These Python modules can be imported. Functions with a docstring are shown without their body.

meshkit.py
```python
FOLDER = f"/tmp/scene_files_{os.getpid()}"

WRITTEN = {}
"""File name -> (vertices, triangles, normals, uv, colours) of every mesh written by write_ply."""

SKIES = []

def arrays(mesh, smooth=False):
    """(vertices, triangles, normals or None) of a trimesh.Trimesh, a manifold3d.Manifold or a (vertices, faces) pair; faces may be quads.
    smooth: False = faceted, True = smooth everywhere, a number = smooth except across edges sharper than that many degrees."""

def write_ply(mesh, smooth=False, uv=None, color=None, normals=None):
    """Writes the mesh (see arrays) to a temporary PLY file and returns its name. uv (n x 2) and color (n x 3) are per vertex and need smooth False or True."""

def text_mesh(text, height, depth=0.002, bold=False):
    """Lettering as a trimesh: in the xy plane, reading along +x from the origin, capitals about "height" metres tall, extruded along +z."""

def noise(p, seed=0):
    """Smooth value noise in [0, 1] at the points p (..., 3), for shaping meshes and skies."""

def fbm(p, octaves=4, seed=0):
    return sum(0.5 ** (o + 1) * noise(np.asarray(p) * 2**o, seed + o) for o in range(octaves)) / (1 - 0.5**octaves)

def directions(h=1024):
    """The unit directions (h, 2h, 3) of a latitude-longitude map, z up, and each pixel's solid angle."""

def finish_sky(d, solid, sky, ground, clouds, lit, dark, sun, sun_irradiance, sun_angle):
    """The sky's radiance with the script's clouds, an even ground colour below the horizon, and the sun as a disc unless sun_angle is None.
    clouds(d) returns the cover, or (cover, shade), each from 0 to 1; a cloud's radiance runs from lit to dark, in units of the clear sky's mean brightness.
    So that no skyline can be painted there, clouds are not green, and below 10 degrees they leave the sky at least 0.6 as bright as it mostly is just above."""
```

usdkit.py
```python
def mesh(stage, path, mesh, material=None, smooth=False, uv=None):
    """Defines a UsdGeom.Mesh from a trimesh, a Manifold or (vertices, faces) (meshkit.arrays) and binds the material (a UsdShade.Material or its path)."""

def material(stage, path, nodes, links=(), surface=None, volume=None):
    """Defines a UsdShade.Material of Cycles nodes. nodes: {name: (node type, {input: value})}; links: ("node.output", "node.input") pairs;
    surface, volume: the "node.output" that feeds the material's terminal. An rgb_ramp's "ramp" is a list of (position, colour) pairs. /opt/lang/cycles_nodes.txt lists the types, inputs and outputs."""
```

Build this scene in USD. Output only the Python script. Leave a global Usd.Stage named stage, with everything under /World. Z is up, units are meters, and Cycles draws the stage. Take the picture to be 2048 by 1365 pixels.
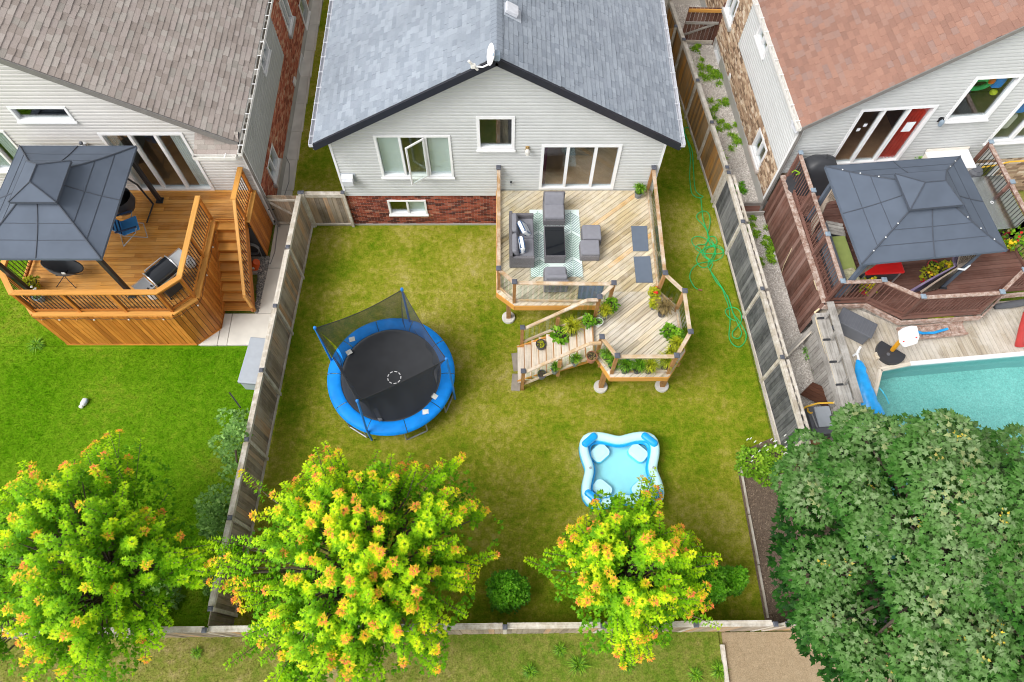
import math, random
import numpy as np, trimesh, shapely, usdkit, meshkit
from shapely.geometry import Polygon, box as sbox, LineString
from shapely.ops import unary_union
from pxr import Usd, UsdGeom, UsdLux, UsdShade, Gf, Sdf, Vt

stage = Usd.Stage.CreateInMemory()
UsdGeom.SetStageUpAxis(stage, UsdGeom.Tokens.z)
UsdGeom.SetStageMetersPerUnit(stage, 1.0)
UsdGeom.Xform.Define(stage, '/World'); UsdGeom.Scope.Define(stage, '/World/Looks')
rng = np.random.default_rng(7); random.seed(7)
V3 = lambda *a: np.array(a, float)

# ---------------------------------------------------------------- camera (a drone 20 m above the lawn, pitched 64 degrees down)
CR = V3(0.99989777, -0.00936367, 0.01080595); CU = V3(0.00369734, 0.89935808, 0.43719718); CF = V3(0.01381219, 0.43711253, -0.89930076)
EYE = V3(0, 0, 20); FPX = 1421.0
cam = UsdGeom.Camera.Define(stage, '/World/camera')
cam.CreateHorizontalApertureAttr(36.0); cam.CreateVerticalApertureAttr(36.0 * 682 / 1024); cam.CreateFocalLengthAttr(36.0 * FPX / 2048)
cam.CreateClippingRangeAttr(Gf.Vec2f(0.1, 2000))
cam.AddTransformOp().Set(Gf.Matrix4d(*CR, 0, *CU, 0, *(-CF), 0, *EYE, 1))
cam.CreateExposureAttr(0.76)
SUN = V3(-0.62, -0.30, 0.0); SUN /= np.linalg.norm(SUN); EL = math.radians(52); SUN = V3(SUN[0]*math.cos(EL), SUN[1]*math.cos(EL), math.sin(EL))
sun = UsdLux.DistantLight.Define(stage, '/World/sun')
sun.CreateIntensityAttr(0.25); sun.CreateAngleAttr(30.0); sun.CreateColorAttr(Gf.Vec3f(1.0, 0.965, 0.91)); sun.CreateNormalizeAttr(True)
zx = SUN; xx = np.cross([0, 0, 1.0], zx); xx /= np.linalg.norm(xx); yx = np.cross(zx, xx)
sun.AddTransformOp().Set(Gf.Matrix4d(*xx, 0, *yx, 0, *zx, 0, 0, 0, 40, 1))
sky = UsdLux.DomeLight.Define(stage, '/World/sky'); sky.CreateIntensityAttr(1.0)
sky.GetPrim().SetCustomDataByKey('kind', 'structure')
skym = usdkit.material(stage, '/World/Looks/sky_look', {
    'sky': ('sky_texture', {'sky_type': 'single_scattering', 'sun_disc': False, 'sun_elevation': EL, 'sun_rotation': math.atan2(SUN[0], SUN[1]), 'air_density': 1.0, 'aerosol_density': 2.0}),
    'tc': ('texture_coordinate', {}), 'n': ('noise_texture', {'scale': 2.5, 'detail': 5.0}),
    'r': ('rgb_ramp', {'ramp': [(0.2, (0.75, 0.75, 0.75)), (0.6, (1, 1, 1))]}),
    'bw': ('rgb_to_bw', {}), 'cl': ('mix', {'mix_type': 'multiply', 'fac': 1.0, 'color2': (1.45, 1.45, 1.47)}),
    'm': ('mix', {'mix_type': 'mix'}), 'bg': ('background_shader', {'strength': 0.15})},
    [('tc.generated', 'n.vector'), ('n.fac', 'r.fac'), ('sky.color', 'bw.color'), ('bw.val', 'cl.color1'), ('r.color', 'm.fac'), ('sky.color', 'm.color1'), ('cl.color', 'm.color2'), ('m.color', 'bg.color')], surface='bg.background')
UsdShade.MaterialBindingAPI.Apply(sky.GetPrim()).Bind(skym)

# ---------------------------------------------------------------- measuring: where the sight line of a measured direction meets a real plane
def ray(px, py): return CR * (px - 1024) / FPX - CU * (py - 682.5) / FPX + CF
def at(px, py, z=0.0):
    d = ray(px, py); return EYE + d * ((z - EYE[2]) / d[2])
def on(px, py, C, n):
    d = ray(px, py); return EYE + d * (((C - EYE) @ n) / (d @ n))

# ---------------------------------------------------------------- materials
def noise_n(scale, detail=3, rough=0.55, dist=0.0): return ('noise_texture', {'scale': scale, 'detail': float(detail), 'roughness': rough, 'distortion': dist})
def plain(name, col, rough=0.6, metal=0.0, spec=0.5, var=0.12, vs=6.0, bump=0.0, bs=40.0, rv=0.0, coat=0.0, sheen=0.0):
    """colour with a soft mottle (dirt, fading) and a per-piece tone"""
    c = np.array(col, float)
    n = {'g': ('geometry', {}), 'n': noise_n(vs, 5), 'r': ('rgb_ramp', {'ramp': [(0.25, tuple(c * (1 - var))), (0.75, tuple(np.minimum(c * (1 + var), .95)))]}),
         'a': ('attribute', {'attribute': 'rnd'}), 'ma': ('math', {'math_type': 'multiply_add', 'value2': 2 * rv, 'value3': 1 - rv}), 'cx': ('combine_xyz', {}),
         'mm': ('mix', {'mix_type': 'multiply', 'fac': 1.0}),
         'p': ('principled_bsdf', {'roughness': rough, 'metallic': metal, 'specular_ior_level': spec, 'coat_weight': coat, 'sheen_weight': sheen})}
    l = [('g.position', 'n.vector'), ('n.fac', 'r.fac'), ('a.fac', 'ma.value1'), ('ma.value', 'cx.x'), ('ma.value', 'cx.y'), ('ma.value', 'cx.z'), ('r.color', 'mm.color1'), ('cx.vector', 'mm.color2'), ('mm.color', 'p.base_color')]
    if bump:
        n |= {'n2': noise_n(bs, 3), 'b': ('bump', {'strength': bump, 'distance': 0.01})}
        l += [('g.position', 'n2.vector'), ('n2.fac', 'b.height'), ('b.normal', 'p.normal')]
    return usdkit.material(stage, '/World/Looks/' + name, n, l, surface='p.BSDF')
def wood(name, tones, grain=(1.5, 26, 26), gdark=0.55, weather=None, wamt=0.5, wscale=1.2, rough=0.75, spec=0.3, bump=0.35):
    """boards: a tone per board (rnd), grain along the board (gc = metres along and across it), worn or bleached patches"""
    n = {'a': ('attribute', {'attribute': 'rnd'}), 'tone': ('rgb_ramp', {'ramp': tones, 'interpolate': True}),
         'gc': ('attribute', {'attribute': 'gc'}), 'mp': ('mapping', {'scale': grain}), 'gn': noise_n(1.0, 6, 0.65, 0.4),
         'gr': ('rgb_ramp', {'ramp': [(0.3, (gdark,) * 3), (0.55, (1, 1, 1)), (0.8, (1.12, 1.12, 1.12))]}),
         'm1': ('mix', {'mix_type': 'multiply', 'fac': 1.0}), 'g': ('geometry', {}), 'wn': noise_n(wscale, 6, 0.7),
         'wr': ('rgb_ramp', {'ramp': [(0.42, (0, 0, 0)), (0.68, (wamt,) * 3)]}), 'm2': ('mix', {'mix_type': 'mix', 'color2': weather or tones[0][1]}),
         'b': ('bump', {'strength': bump, 'distance': 0.004}), 'p': ('principled_bsdf', {'roughness': rough, 'specular_ior_level': spec})}
    l = [('a.fac', 'tone.fac'), ('gc.vector', 'mp.vector'), ('mp.vector', 'gn.vector'), ('gn.fac', 'gr.fac'), ('tone.color', 'm1.color1'), ('gr.color', 'm1.color2'), ('g.position', 'wn.vector'), ('wn.fac', 'wr.fac'),
         ('wr.color', 'm2.fac'), ('m1.color', 'm2.color1'), ('gn.fac', 'b.height'), ('b.normal', 'p.normal'), ('m2.color', 'p.base_color')]
    return usdkit.material(stage, '/World/Looks/' + name, n, l, surface='p.BSDF')
def tones(name, ramp, rough=0.9, fine=60.0, fv=0.25, big=0.5, bv=0.12, bump=0.4, spec=0.2, streak=None):
    """pieces with a tone each (shingles, bricks, stones) plus grit and broad fading"""
    n = {'a': ('attribute', {'attribute': 'rnd'}), 'tone': ('rgb_ramp', {'ramp': ramp}), 'g': ('geometry', {}), 'n': noise_n(fine, 4, 0.7), 'r': ('rgb_ramp', {'ramp': [(0.25, (1 - fv,) * 3), (0.75, (1 + fv,) * 3)]}),
         'n2': noise_n(big, 4), 'r2': ('rgb_ramp', {'ramp': [(0.3, (1 - bv,) * 3), (0.7, (1 + bv,) * 3)]}), 'm1': ('mix', {'mix_type': 'multiply', 'fac': 1.0}), 'm2': ('mix', {'mix_type': 'multiply', 'fac': 1.0}),
         'b': ('bump', {'strength': bump, 'distance': 0.004}), 'p': ('principled_bsdf', {'roughness': rough, 'specular_ior_level': spec})}
    l = [('a.fac', 'tone.fac'), ('g.position', 'n.vector'), ('n.fac', 'r.fac'), ('g.position', 'n2.vector'), ('n2.fac', 'r2.fac'), ('tone.color', 'm1.color1'), ('r.color', 'm1.color2'), ('m1.color', 'm2.color1'), ('r2.color', 'm2.color2'), ('m2.color', 'p.base_color'), ('n.fac', 'b.height'), ('b.normal', 'p.normal')]
    return usdkit.material(stage, '/World/Looks/' + name, n, l, surface='p.BSDF')
def ground_mat(name, ramp, s1=0.55, s2=5.0, s3=24.0, blade=False, fv=0.42, bump=0.5):
    """turf or soil: broad patches, mottle and fine grit; blades take the same patch colour"""
    n = {'g': ('geometry', {}), 'n1': noise_n(s1, 5, 0.6, 0.3), 'n2': noise_n(s2, 5, 0.65), 'mx': ('mix_float', {'fac': 0.48}), 'n0': noise_n(0.16, 3, 0.5, 0.6), 'mx0': ('mix_float', {'fac': 0.30}), 'r': ('rgb_ramp', {'ramp': ramp}),
         'n3': noise_n(s3, 3, 0.7), 'r3': ('rgb_ramp', {'ramp': [(0.25, (1 - fv,) * 3), (0.75, (1 + fv,) * 3)]}), 'm': ('mix', {'mix_type': 'multiply', 'fac': 1.0}),
         'p': ('principled_bsdf', {'roughness': 1.0, 'specular_ior_level': 0.02})}
    l = [('g.position', 'n1.vector'), ('g.position', 'n2.vector'), ('g.position', 'n3.vector'), ('n1.fac', 'mx.a'), ('n2.fac', 'mx.b'), ('g.position', 'n0.vector'), ('mx.result', 'mx0.a'), ('n0.fac', 'mx0.b'), ('mx0.result', 'r.fac'), ('r.color', 'm.color1'), ('m.color', 'p.base_color')]
    if blade:
        n |= {'a': ('attribute', {'attribute': 'rnd'}), 't': ('translucent_bsdf', {}), 'mc': ('mix_closure', {'fac': 0.3}), 'ra': ('rgb_ramp', {'ramp': [(0, (0.82,) * 3), (1, (1.3,) * 3)]})}
        l += [('a.fac', 'ra.fac'), ('ra.color', 'm.color2'), ('m.color', 't.color'), ('p.BSDF', 'mc.closure1'), ('t.BSDF', 'mc.closure2')]
        return usdkit.material(stage, '/World/Looks/' + name, n, l, surface='mc.closure')
    n |= {'b': ('bump', {'strength': bump, 'distance': 0.02})}
    l += [('n3.fac', 'r3.fac'), ('r3.color', 'm.color2'), ('n3.fac', 'b.height'), ('b.normal', 'p.normal')]
    return usdkit.material(stage, '/World/Looks/' + name, n, l, surface='p.BSDF')
def leafmat(name, ramp, trans=0.35, gloss=0.45, spec=0.35):
    n = {'a': ('attribute', {'attribute': 'rnd'}), 'r': ('rgb_ramp', {'ramp': ramp}), 'g': ('geometry', {}), 'n': noise_n(9.0, 3), 'r2': ('rgb_ramp', {'ramp': [(0.3, (0.78,) * 3), (0.7, (1.2,) * 3)]}), 'm': ('mix', {'mix_type': 'multiply', 'fac': 1.0}),
         'p': ('principled_bsdf', {'roughness': gloss, 'specular_ior_level': spec}), 't': ('translucent_bsdf', {}), 'mc': ('mix_closure', {'fac': trans})}
    l = [('a.fac', 'r.fac'), ('g.position', 'n.vector'), ('n.fac', 'r2.fac'), ('r.color', 'm.color1'), ('r2.color', 'm.color2'), ('m.color', 'p.base_color'), ('m.color', 't.color'), ('p.BSDF', 'mc.closure1'), ('t.BSDF', 'mc.closure2')]
    return usdkit.material(stage, '/World/Looks/' + name, n, l, surface='mc.closure')
def glassmat(name, tint=(0.9, 0.94, 0.93), rough=0.02, f0=0.05, f90=0.7):
    n = {'f': ('layer_weight', {'blend': 0.5}), 'pw': ('math', {'math_type': 'power', 'value2': 3.5}), 'ad': ('math', {'math_type': 'multiply_add', 'value2': f90, 'value3': f0}), 't': ('transparent_bsdf', {'color': tint}), 'g': ('glossy_bsdf', {'color': (0.95, 0.97, 1), 'roughness': rough}), 'm': ('mix_closure', {})}
    return usdkit.material(stage, '/World/Looks/' + name, n, [('f.facing', 'pw.value1'), ('pw.value', 'ad.value1'), ('ad.value', 'm.fac'), ('t.BSDF', 'm.closure1'), ('g.BSDF', 'm.closure2')], surface='m.closure')

M = {}
M['siding'] = plain('pale_siding', (0.498, 0.506, 0.498), 0.55, var=0.05, vs=1.5, rv=0.02)
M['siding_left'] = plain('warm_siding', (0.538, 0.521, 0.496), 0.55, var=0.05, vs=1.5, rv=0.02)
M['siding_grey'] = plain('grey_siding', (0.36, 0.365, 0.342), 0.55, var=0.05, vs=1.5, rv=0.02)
M['white'] = plain('white_trim', (0.718, 0.718, 0.718), 0.4, var=0.03)
M['offwhite'] = plain('aged_white', (0.62, 0.60, 0.56), 0.5, var=0.15, vs=9)
M['fascia'] = plain('black_fascia', (0.012, 0.013, 0.02), 0.4, var=0.1)
M['greyfascia'] = plain('grey_fascia', (0.16, 0.15, 0.14), 0.5, var=0.12)
M['gutter'] = plain('gutter_metal', (0.5, 0.51, 0.54), 0.4, var=0.1)
M['debris'] = plain('gutter_debris', (0.07, 0.06, 0.045), 0.95, var=0.6, vs=25)
M['sheath'] = plain('roof_sheathing', (0.05, 0.05, 0.055), 0.9)
M['shingle'] = tones('grey_shingle', [(0, (0.20, 0.228, 0.265)), (0.5, (0.238, 0.268, 0.305)), (0.85, (0.272, 0.305, 0.345)), (1, (0.205, 0.23, 0.268))], fv=0.25)
M['shingle_tan'] = tones('tan_shingle', [(0, (0.245, 0.205, 0.180)), (0.35, (0.288, 0.246, 0.218)), (0.6, (0.31, 0.262, 0.238)), (0.85, (0.335, 0.300, 0.268)), (1, (0.262, 0.236, 0.208))], fv=0.25)
M['shingle_red'] = tones('red_shingle', [(0, (0.225, 0.125, 0.095)), (0.35, (0.26, 0.142, 0.106)), (0.65, (0.285, 0.158, 0.117)), (0.88, (0.258, 0.160, 0.129)), (1, (0.235, 0.150, 0.126))], fv=0.25, bv=.08)
M['brick'] = tones('red_brick', [(0, (0.069, 0.0299, 0.0253)), (0.25, (0.127, 0.0391, 0.0276)), (0.5, (0.241, 0.0633, 0.0403)), (0.8, (0.333, 0.0978, 0.0575)), (0.93, (0.276, 0.0805, 0.0517)), (1, (0.414, 0.196, 0.127))], fv=0.25)
M['brick_orange'] = tones('orange_brick', [(0, (0.21, 0.063, 0.0392)), (0.4, (0.378, 0.105, 0.0588)), (0.75, (0.448, 0.182, 0.105)), (1, (0.504, 0.308, 0.196))], fv=0.25)
M['stone'] = tones('tan_stone', [(0, (0.149, 0.0976, 0.0631)), (0.3, (0.321, 0.218, 0.143)), (0.6, (0.413, 0.287, 0.189)), (0.85, (0.528, 0.402, 0.276)), (1, (0.643, 0.54, 0.425))], fv=0.3)
M['mortar'] = plain('mortar', (0.42, 0.37, 0.33), 0.9, var=0.15, bump=0.4)
M['mortar_tan'] = plain('tan_mortar', (0.351, 0.26, 0.189), 0.9, var=0.15)
M['stonepath'] = plain('path_stone', (0.27, 0.235, 0.19), 0.9, var=0.2, vs=5)
M['concrete'] = plain('concrete', (0.602, 0.574, 0.525), 0.9, var=0.14, vs=2.0, bump=0.25, bs=60, rv=0.05)
M['patio'] = plain('pale_concrete', (0.58, 0.55, 0.49), 0.9, var=0.09, vs=2.5, bump=0.2, bs=60, rv=0.04)
M['foundation'] = plain('foundation_grey', (0.38, 0.37, 0.345), 0.85, var=0.1, vs=1.5)
M['glass'] = glassmat('window_glass', (0.92, 0.95, 0.95), f0=0.07, f90=0.5)
M['clear'] = glassmat('rail_glass', (0.93, 0.97, 0.95), f0=0.035, f90=0.35)
M['tableglass'] = glassmat('table_glass', (0.62, 0.66, 0.64), rough=0.16, f0=0.42, f90=0.4)
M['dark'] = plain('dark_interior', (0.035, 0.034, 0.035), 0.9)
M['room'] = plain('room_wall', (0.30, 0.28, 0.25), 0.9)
M['floor'] = plain('room_floor', (0.42, 0.24, 0.12), 0.45, var=0.2, vs=4)
M['blind'] = plain('pale_blind', (0.62, 0.68, 0.66), 0.6, var=0.03)
M['curtain'] = plain('pale_curtain', (0.6, 0.63, 0.62), 0.9, var=0.05)
M['magenta'] = plain('magenta_curtain', (0.20, 0.012, 0.055), 0.9)
M['redcurtain'] = plain('red_curtain', (0.62, 0.035, 0.015), 0.8, var=0.35, vs=2.5)
M['deckwood'] = wood('weathered_deck', [(0, (0.33, 0.25, 0.135)), (0.25, (0.50, 0.395, 0.225)), (0.5, (0.64, 0.53, 0.345)), (0.7, (0.42, 0.34, 0.225)), (0.9, (0.62, 0.50, 0.30)), (1, (0.64, 0.35, 0.10))], (1.2, 30, 30), 0.45, (0.70, 0.64, 0.54), 0.6, 0.9)
M['landwood'] = wood('bleached_deck', [(0, (0.42, 0.345, 0.24)), (0.4, (0.66, 0.575, 0.45)), (0.7, (0.52, 0.44, 0.33)), (1, (0.66, 0.55, 0.38))], (1.2, 30, 30), 0.5, (0.74, 0.70, 0.64), 0.65, 0.9)
M['railwood'] = wood('rail_wood', [(0, (0.34, 0.20, 0.095)), (0.5, (0.44, 0.28, 0.14)), (1, (0.48, 0.35, 0.20))], (1.2, 30, 30), 0.6, (0.60, 0.54, 0.46), 0.9, 2.2)
M['postwood'] = wood('post_wood', [(0, (0.287, 0.132, 0.0403)), (1, (0.391, 0.196, 0.069))], (1.2, 30, 30), 0.6, (0.46, 0.287, 0.138), 0.5, 3)
M['honey'] = wood('honey_deck', [(0, (0.44, 0.17, 0.026)), (0.5, (0.60, 0.26, 0.045)), (1, (0.70, 0.33, 0.07))], (1.0, 22, 22), 0.62, (0.55, 0.30, 0.11), 0.5, 1.6, 0.5, 0.4)
M['honeyskirt'] = wood('honey_skirt', [(0, (0.34, 0.105, 0.014)), (0.5, (0.49, 0.165, 0.022)), (1, (0.62, 0.24, 0.04))], (1.0, 22, 22), 0.55, (0.28, 0.085, 0.012), 0.5, 2.0, 0.5, 0.4)
M['honeyrail'] = wood('honey_rail', [(0, (0.54, 0.23, 0.04)), (1, (0.66, 0.33, 0.075))], (1.0, 22, 22), 0.75, (0.58, 0.29, 0.07), 0.3, 2.0, 0.5, 0.4)
M['brown'] = wood('brown_deck', [(0, (0.115, 0.048, 0.034)), (0.5, (0.155, 0.070, 0.052)), (1, (0.19, 0.092, 0.070))], (1.0, 22, 22), 0.6, (0.22, 0.135, 0.11), 0.4, 1.5, 0.6)
M['brownskirt'] = wood('brown_skirt', [(0, (0.085, 0.034, 0.022)), (0.35, (0.13, 0.055, 0.038)), (0.7, (0.175, 0.082, 0.060)), (1, (0.26, 0.155, 0.125))], (1.3, 34, 34), 0.5, (0.30, 0.20, 0.165), 0.30, 1.3, 0.7)
M['brownrail'] = wood('peeling_rail', [(0, (0.26, 0.155, 0.115)), (1, (0.34, 0.215, 0.165))], (1.2, 20, 20), 0.65, (0.60, 0.51, 0.45), 0.85, 9.0, 0.7)
M['fence'] = wood('brown_fence', [(0, (0.182, 0.14, 0.101)), (0.35, (0.28, 0.217, 0.154)), (0.65, (0.357, 0.28, 0.203)), (0.85, (0.42, 0.294, 0.189)), (1, (0.504, 0.266, 0.112))], (1.1, 24, 24), 0.5, (0.378, 0.343, 0.294), 0.6, 1.1)
M['fencecap'] = wood('pale_cap', [(0, (0.403, 0.347, 0.269)), (1, (0.515, 0.459, 0.381))], (1.1, 24, 24), 0.6, (0.672, 0.638, 0.582), 0.8, 4.0)
M['fenceorange'] = wood('orange_fence', [(0, (0.21, 0.119, 0.049)), (0.4, (0.322, 0.182, 0.07)), (0.7, (0.448, 0.231, 0.07)), (1, (0.532, 0.238, 0.049))], (1.1, 24, 24), 0.55, (0.28, 0.217, 0.133), 0.7, 0.9)
M['fencegrey'] = wood('grey_fence', [(0, (0.055, 0.056, 0.058)), (0.35, (0.095, 0.097, 0.10)), (0.7, (0.14, 0.14, 0.142)), (1, (0.20, 0.20, 0.198))], (1.1, 30, 30), 0.45, (0.26, 0.26, 0.255), 0.35, 2.5)
M['poolwood'] = wood('pool_deck', [(0, (0.38, 0.32, 0.24)), (0.5, (0.47, 0.41, 0.32)), (1, (0.50, 0.44, 0.36))], (1.2, 28, 28), 0.6, (0.62, 0.58, 0.52), 0.8, 1.0)
M['greywood'] = wood('grey_wood', [(0, (0.27, 0.25, 0.225)), (1, (0.40, 0.375, 0.34))], (1.2, 28, 28), 0.55, (0.52, 0.50, 0.47), 0.6, 2.5)
M['darkboard'] = wood('dark_board', [(0, (0.075, 0.028, 0.014)), (1, (0.11, 0.042, 0.022))], (1.2, 20, 20), 0.6)
M['slate'] = plain('slate_cap', (0.075, 0.08, 0.10), 0.35, var=0.1)
M['capblue'] = plain('blue_grey_cap', (0.22, 0.28, 0.34), 0.45, var=0.12)
M['black'] = plain('black_metal', (0.012, 0.012, 0.014), 0.4)
M['blackplastic'] = plain('black_plastic', (0.025, 0.026, 0.03), 0.5)
M['steel'] = plain('steel', (0.62, 0.63, 0.65), 0.28, metal=0.9, var=0.06)
M['tube'] = plain('galvanised', (0.36, 0.37, 0.38), 0.5, metal=0.5, var=0.08)
M['bluepad'] = plain('blue_pad', (0.003, 0.235, 0.76), 0.6, var=0.16, vs=4, spec=0.25)
M['bluepole'] = plain('blue_pole', (0.008, 0.16, 0.50), 0.4)
M['mat'] = plain('jump_mat', (0.022, 0.024, 0.028), 0.6, var=0.22, vs=3.0, bump=0.1)
M['label'] = plain('paper_label', (0.72, 0.72, 0.68), 0.6)
M['canopy'] = plain('slate_canopy', (0.083, 0.102, 0.135), 0.8, var=0.13, vs=1.3, bump=0.15, bs=120, spec=0.3)
M['seam'] = plain('canopy_seam', (0.045, 0.054, 0.072), 0.7)
M['wicker'] = tones('grey_wicker', [(0, (0.13, 0.125, 0.135)), (1, (0.19, 0.18, 0.19))], fine=55, fv=0.5, bump=0.8)
M['cushion'] = plain('grey_cushion', (0.20, 0.20, 0.225), 0.9, var=0.07, vs=8, bump=0.15, bs=200)
M['matgrey'] = plain('slate_mat', (0.10, 0.125, 0.165), 0.85, var=0.06, bump=0.2, bs=150)
M['rug'] = plain('mint_rug', (0.66, 0.76, 0.72), 0.9, var=0.04)
M['rugleaf'] = plain('rug_green', (0.16, 0.30, 0.23), 0.9, var=0.12)
M['rugleaf2'] = plain('rug_teal', (0.13, 0.22, 0.23), 0.9, var=0.12)
M['blackglass'] = plain('black_glass', (0.006, 0.007, 0.009), 0.04, spec=0.6)
M['navy'] = plain('navy_stripe', (0.03, 0.07, 0.16), 0.9)
M['pillow'] = plain('pillow_white', (0.72, 0.74, 0.76), 0.9)
M['inflpale'] = plain('pale_vinyl', (0.52, 0.82, 0.86), 0.22, var=0.05, spec=0.5)
M['inflblue'] = plain('blue_vinyl', (0.006, 0.34, 0.80), 0.22, var=0.08)
M['inflmid'] = plain('aqua_vinyl', (0.10, 0.58, 0.80), 0.25, var=0.06)
M['inflfloor'] = plain('aqua_floor', (0.33, 0.78, 0.88), 0.25, var=0.06, vs=3)
M['hose'] = plain('green_hose', (0.012, 0.44, 0.12), 0.35, var=0.1)
M['hosegrey'] = plain('grey_hose', (0.16, 0.16, 0.16), 0.5)
M['pipe'] = plain('cream_pipe', (0.66, 0.55, 0.34), 0.5, var=0.1)
M['yellow'] = plain('yellow_plastic', (0.75, 0.34, 0.01), 0.4, var=0.05)
M['yellowgas'] = plain('yellow_pipe', (0.72, 0.42, 0.03), 0.4, var=0.05)
M['orange'] = plain('orange_plastic', (0.70, 0.10, 0.012), 0.4)
M['red'] = plain('red_plastic', (0.40, 0.035, 0.03), 0.45)
M['brightred'] = plain('bright_red', (0.55, 0.008, 0.008), 0.4)
M['lime'] = plain('lime_plastic', (0.55, 0.62, 0.03), 0.4)
M['tarp'] = plain('blue_cover', (0.012, 0.30, 0.70), 0.35, var=0.2, vs=5, bump=0.6, bs=9)
M['bluefabric'] = plain('blue_fabric', (0.045, 0.234, 0.54), 0.85, var=0.1)
M['navyfabric'] = plain('navy_fabric', (0.012, 0.035, 0.09), 0.85, var=0.1)
M['chargrey'] = plain('charcoal_fabric', (0.09, 0.095, 0.105), 0.75, var=0.12, vs=4)
M['resin'] = plain('grey_resin', (0.33, 0.36, 0.40), 0.55, var=0.06)
M['resindark'] = plain('dark_resin', (0.10, 0.105, 0.12), 0.6, var=0.08, bump=0.3)
M['drape'] = plain('taupe_drape', (0.34, 0.275, 0.22), 0.9, var=0.15, vs=6)
M['purple'] = plain('mauve_drape', (0.20, 0.155, 0.25), 0.9, var=0.15, vs=6)
M['olive'] = plain('olive_cushion', (0.24, 0.29, 0.08), 0.9, var=0.1)
M['camo'] = tones('leafy_cushion', [(0, (0.4, 0.38, 0.24)), (1, (0.4, 0.38, 0.24))], fine=9, fv=0.6)
M['cream'] = plain('cream_panel', (0.66, 0.61, 0.54), 0.6, var=0.05)
M['soil'] = plain('soil', (0.06, 0.042, 0.028), 0.95, var=0.4, vs=30, bump=0.6)
M['potblack'] = plain('black_pot', (0.035, 0.036, 0.04), 0.55, var=0.1)
M['potgrey'] = plain('grey_pot', (0.13, 0.14, 0.15), 0.6, var=0.1)
M['terracotta'] = plain('terracotta', (0.32, 0.13, 0.07), 0.85, var=0.15)
M['potred'] = plain('red_pot', (0.42, 0.02, 0.03), 0.4)
M['potyellow'] = plain('yellow_pot', (0.62, 0.42, 0.02), 0.45)
M['water'] = glassmat('pool_water', (0.88, 0.97, 0.96), rough=0.06, f0=0.04, f90=0.5)
M['liner'] = ground_mat('pool_liner', [(0.3, (0.17, 0.43, 0.41)), (0.5, (0.27, 0.55, 0.52)), (0.7, (0.38, 0.65, 0.62))], 1.0, 8.0, 22.0, fv=0.3, bump=0.05)
M['linerwall'] = plain('liner_wall', (0.20, 0.42, 0.42), 0.5, var=0.1)
M['bark'] = plain('bark', (0.12, 0.09, 0.065), 0.95, var=0.3, vs=14, bump=0.8, bs=30)
LAWN = [(0.36, (0.085, 0.170, 0.005)), (0.44, (0.155, 0.215, 0.010)), (0.50, (0.24, 0.252, 0.022)), (0.56, (0.33, 0.30, 0.06)), (0.65, (0.43, 0.37, 0.15))]
LEFT = [(0.34, (0.045, 0.140, 0.002)), (0.45, (0.074, 0.190, 0.003)), (0.55, (0.118, 0.235, 0.008)), (0.63, (0.18, 0.255, 0.018)), (0.75, (0.26, 0.26, 0.06))]
BACK = [(0.34, (0.060, 0.150, 0.010)), (0.44, (0.125, 0.180, 0.020)), (0.52, (0.20, 0.205, 0.045)), (0.60, (0.28, 0.235, 0.095)), (0.72, (0.35, 0.29, 0.16))]
M['lawn'] = ground_mat('dry_turf', LAWN); M['lawnb'] = ground_mat('dry_blades', LAWN, blade=True)
M['left'] = ground_mat('green_turf', LEFT); M['leftb'] = ground_mat('green_blades', LEFT, blade=True)
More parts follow.
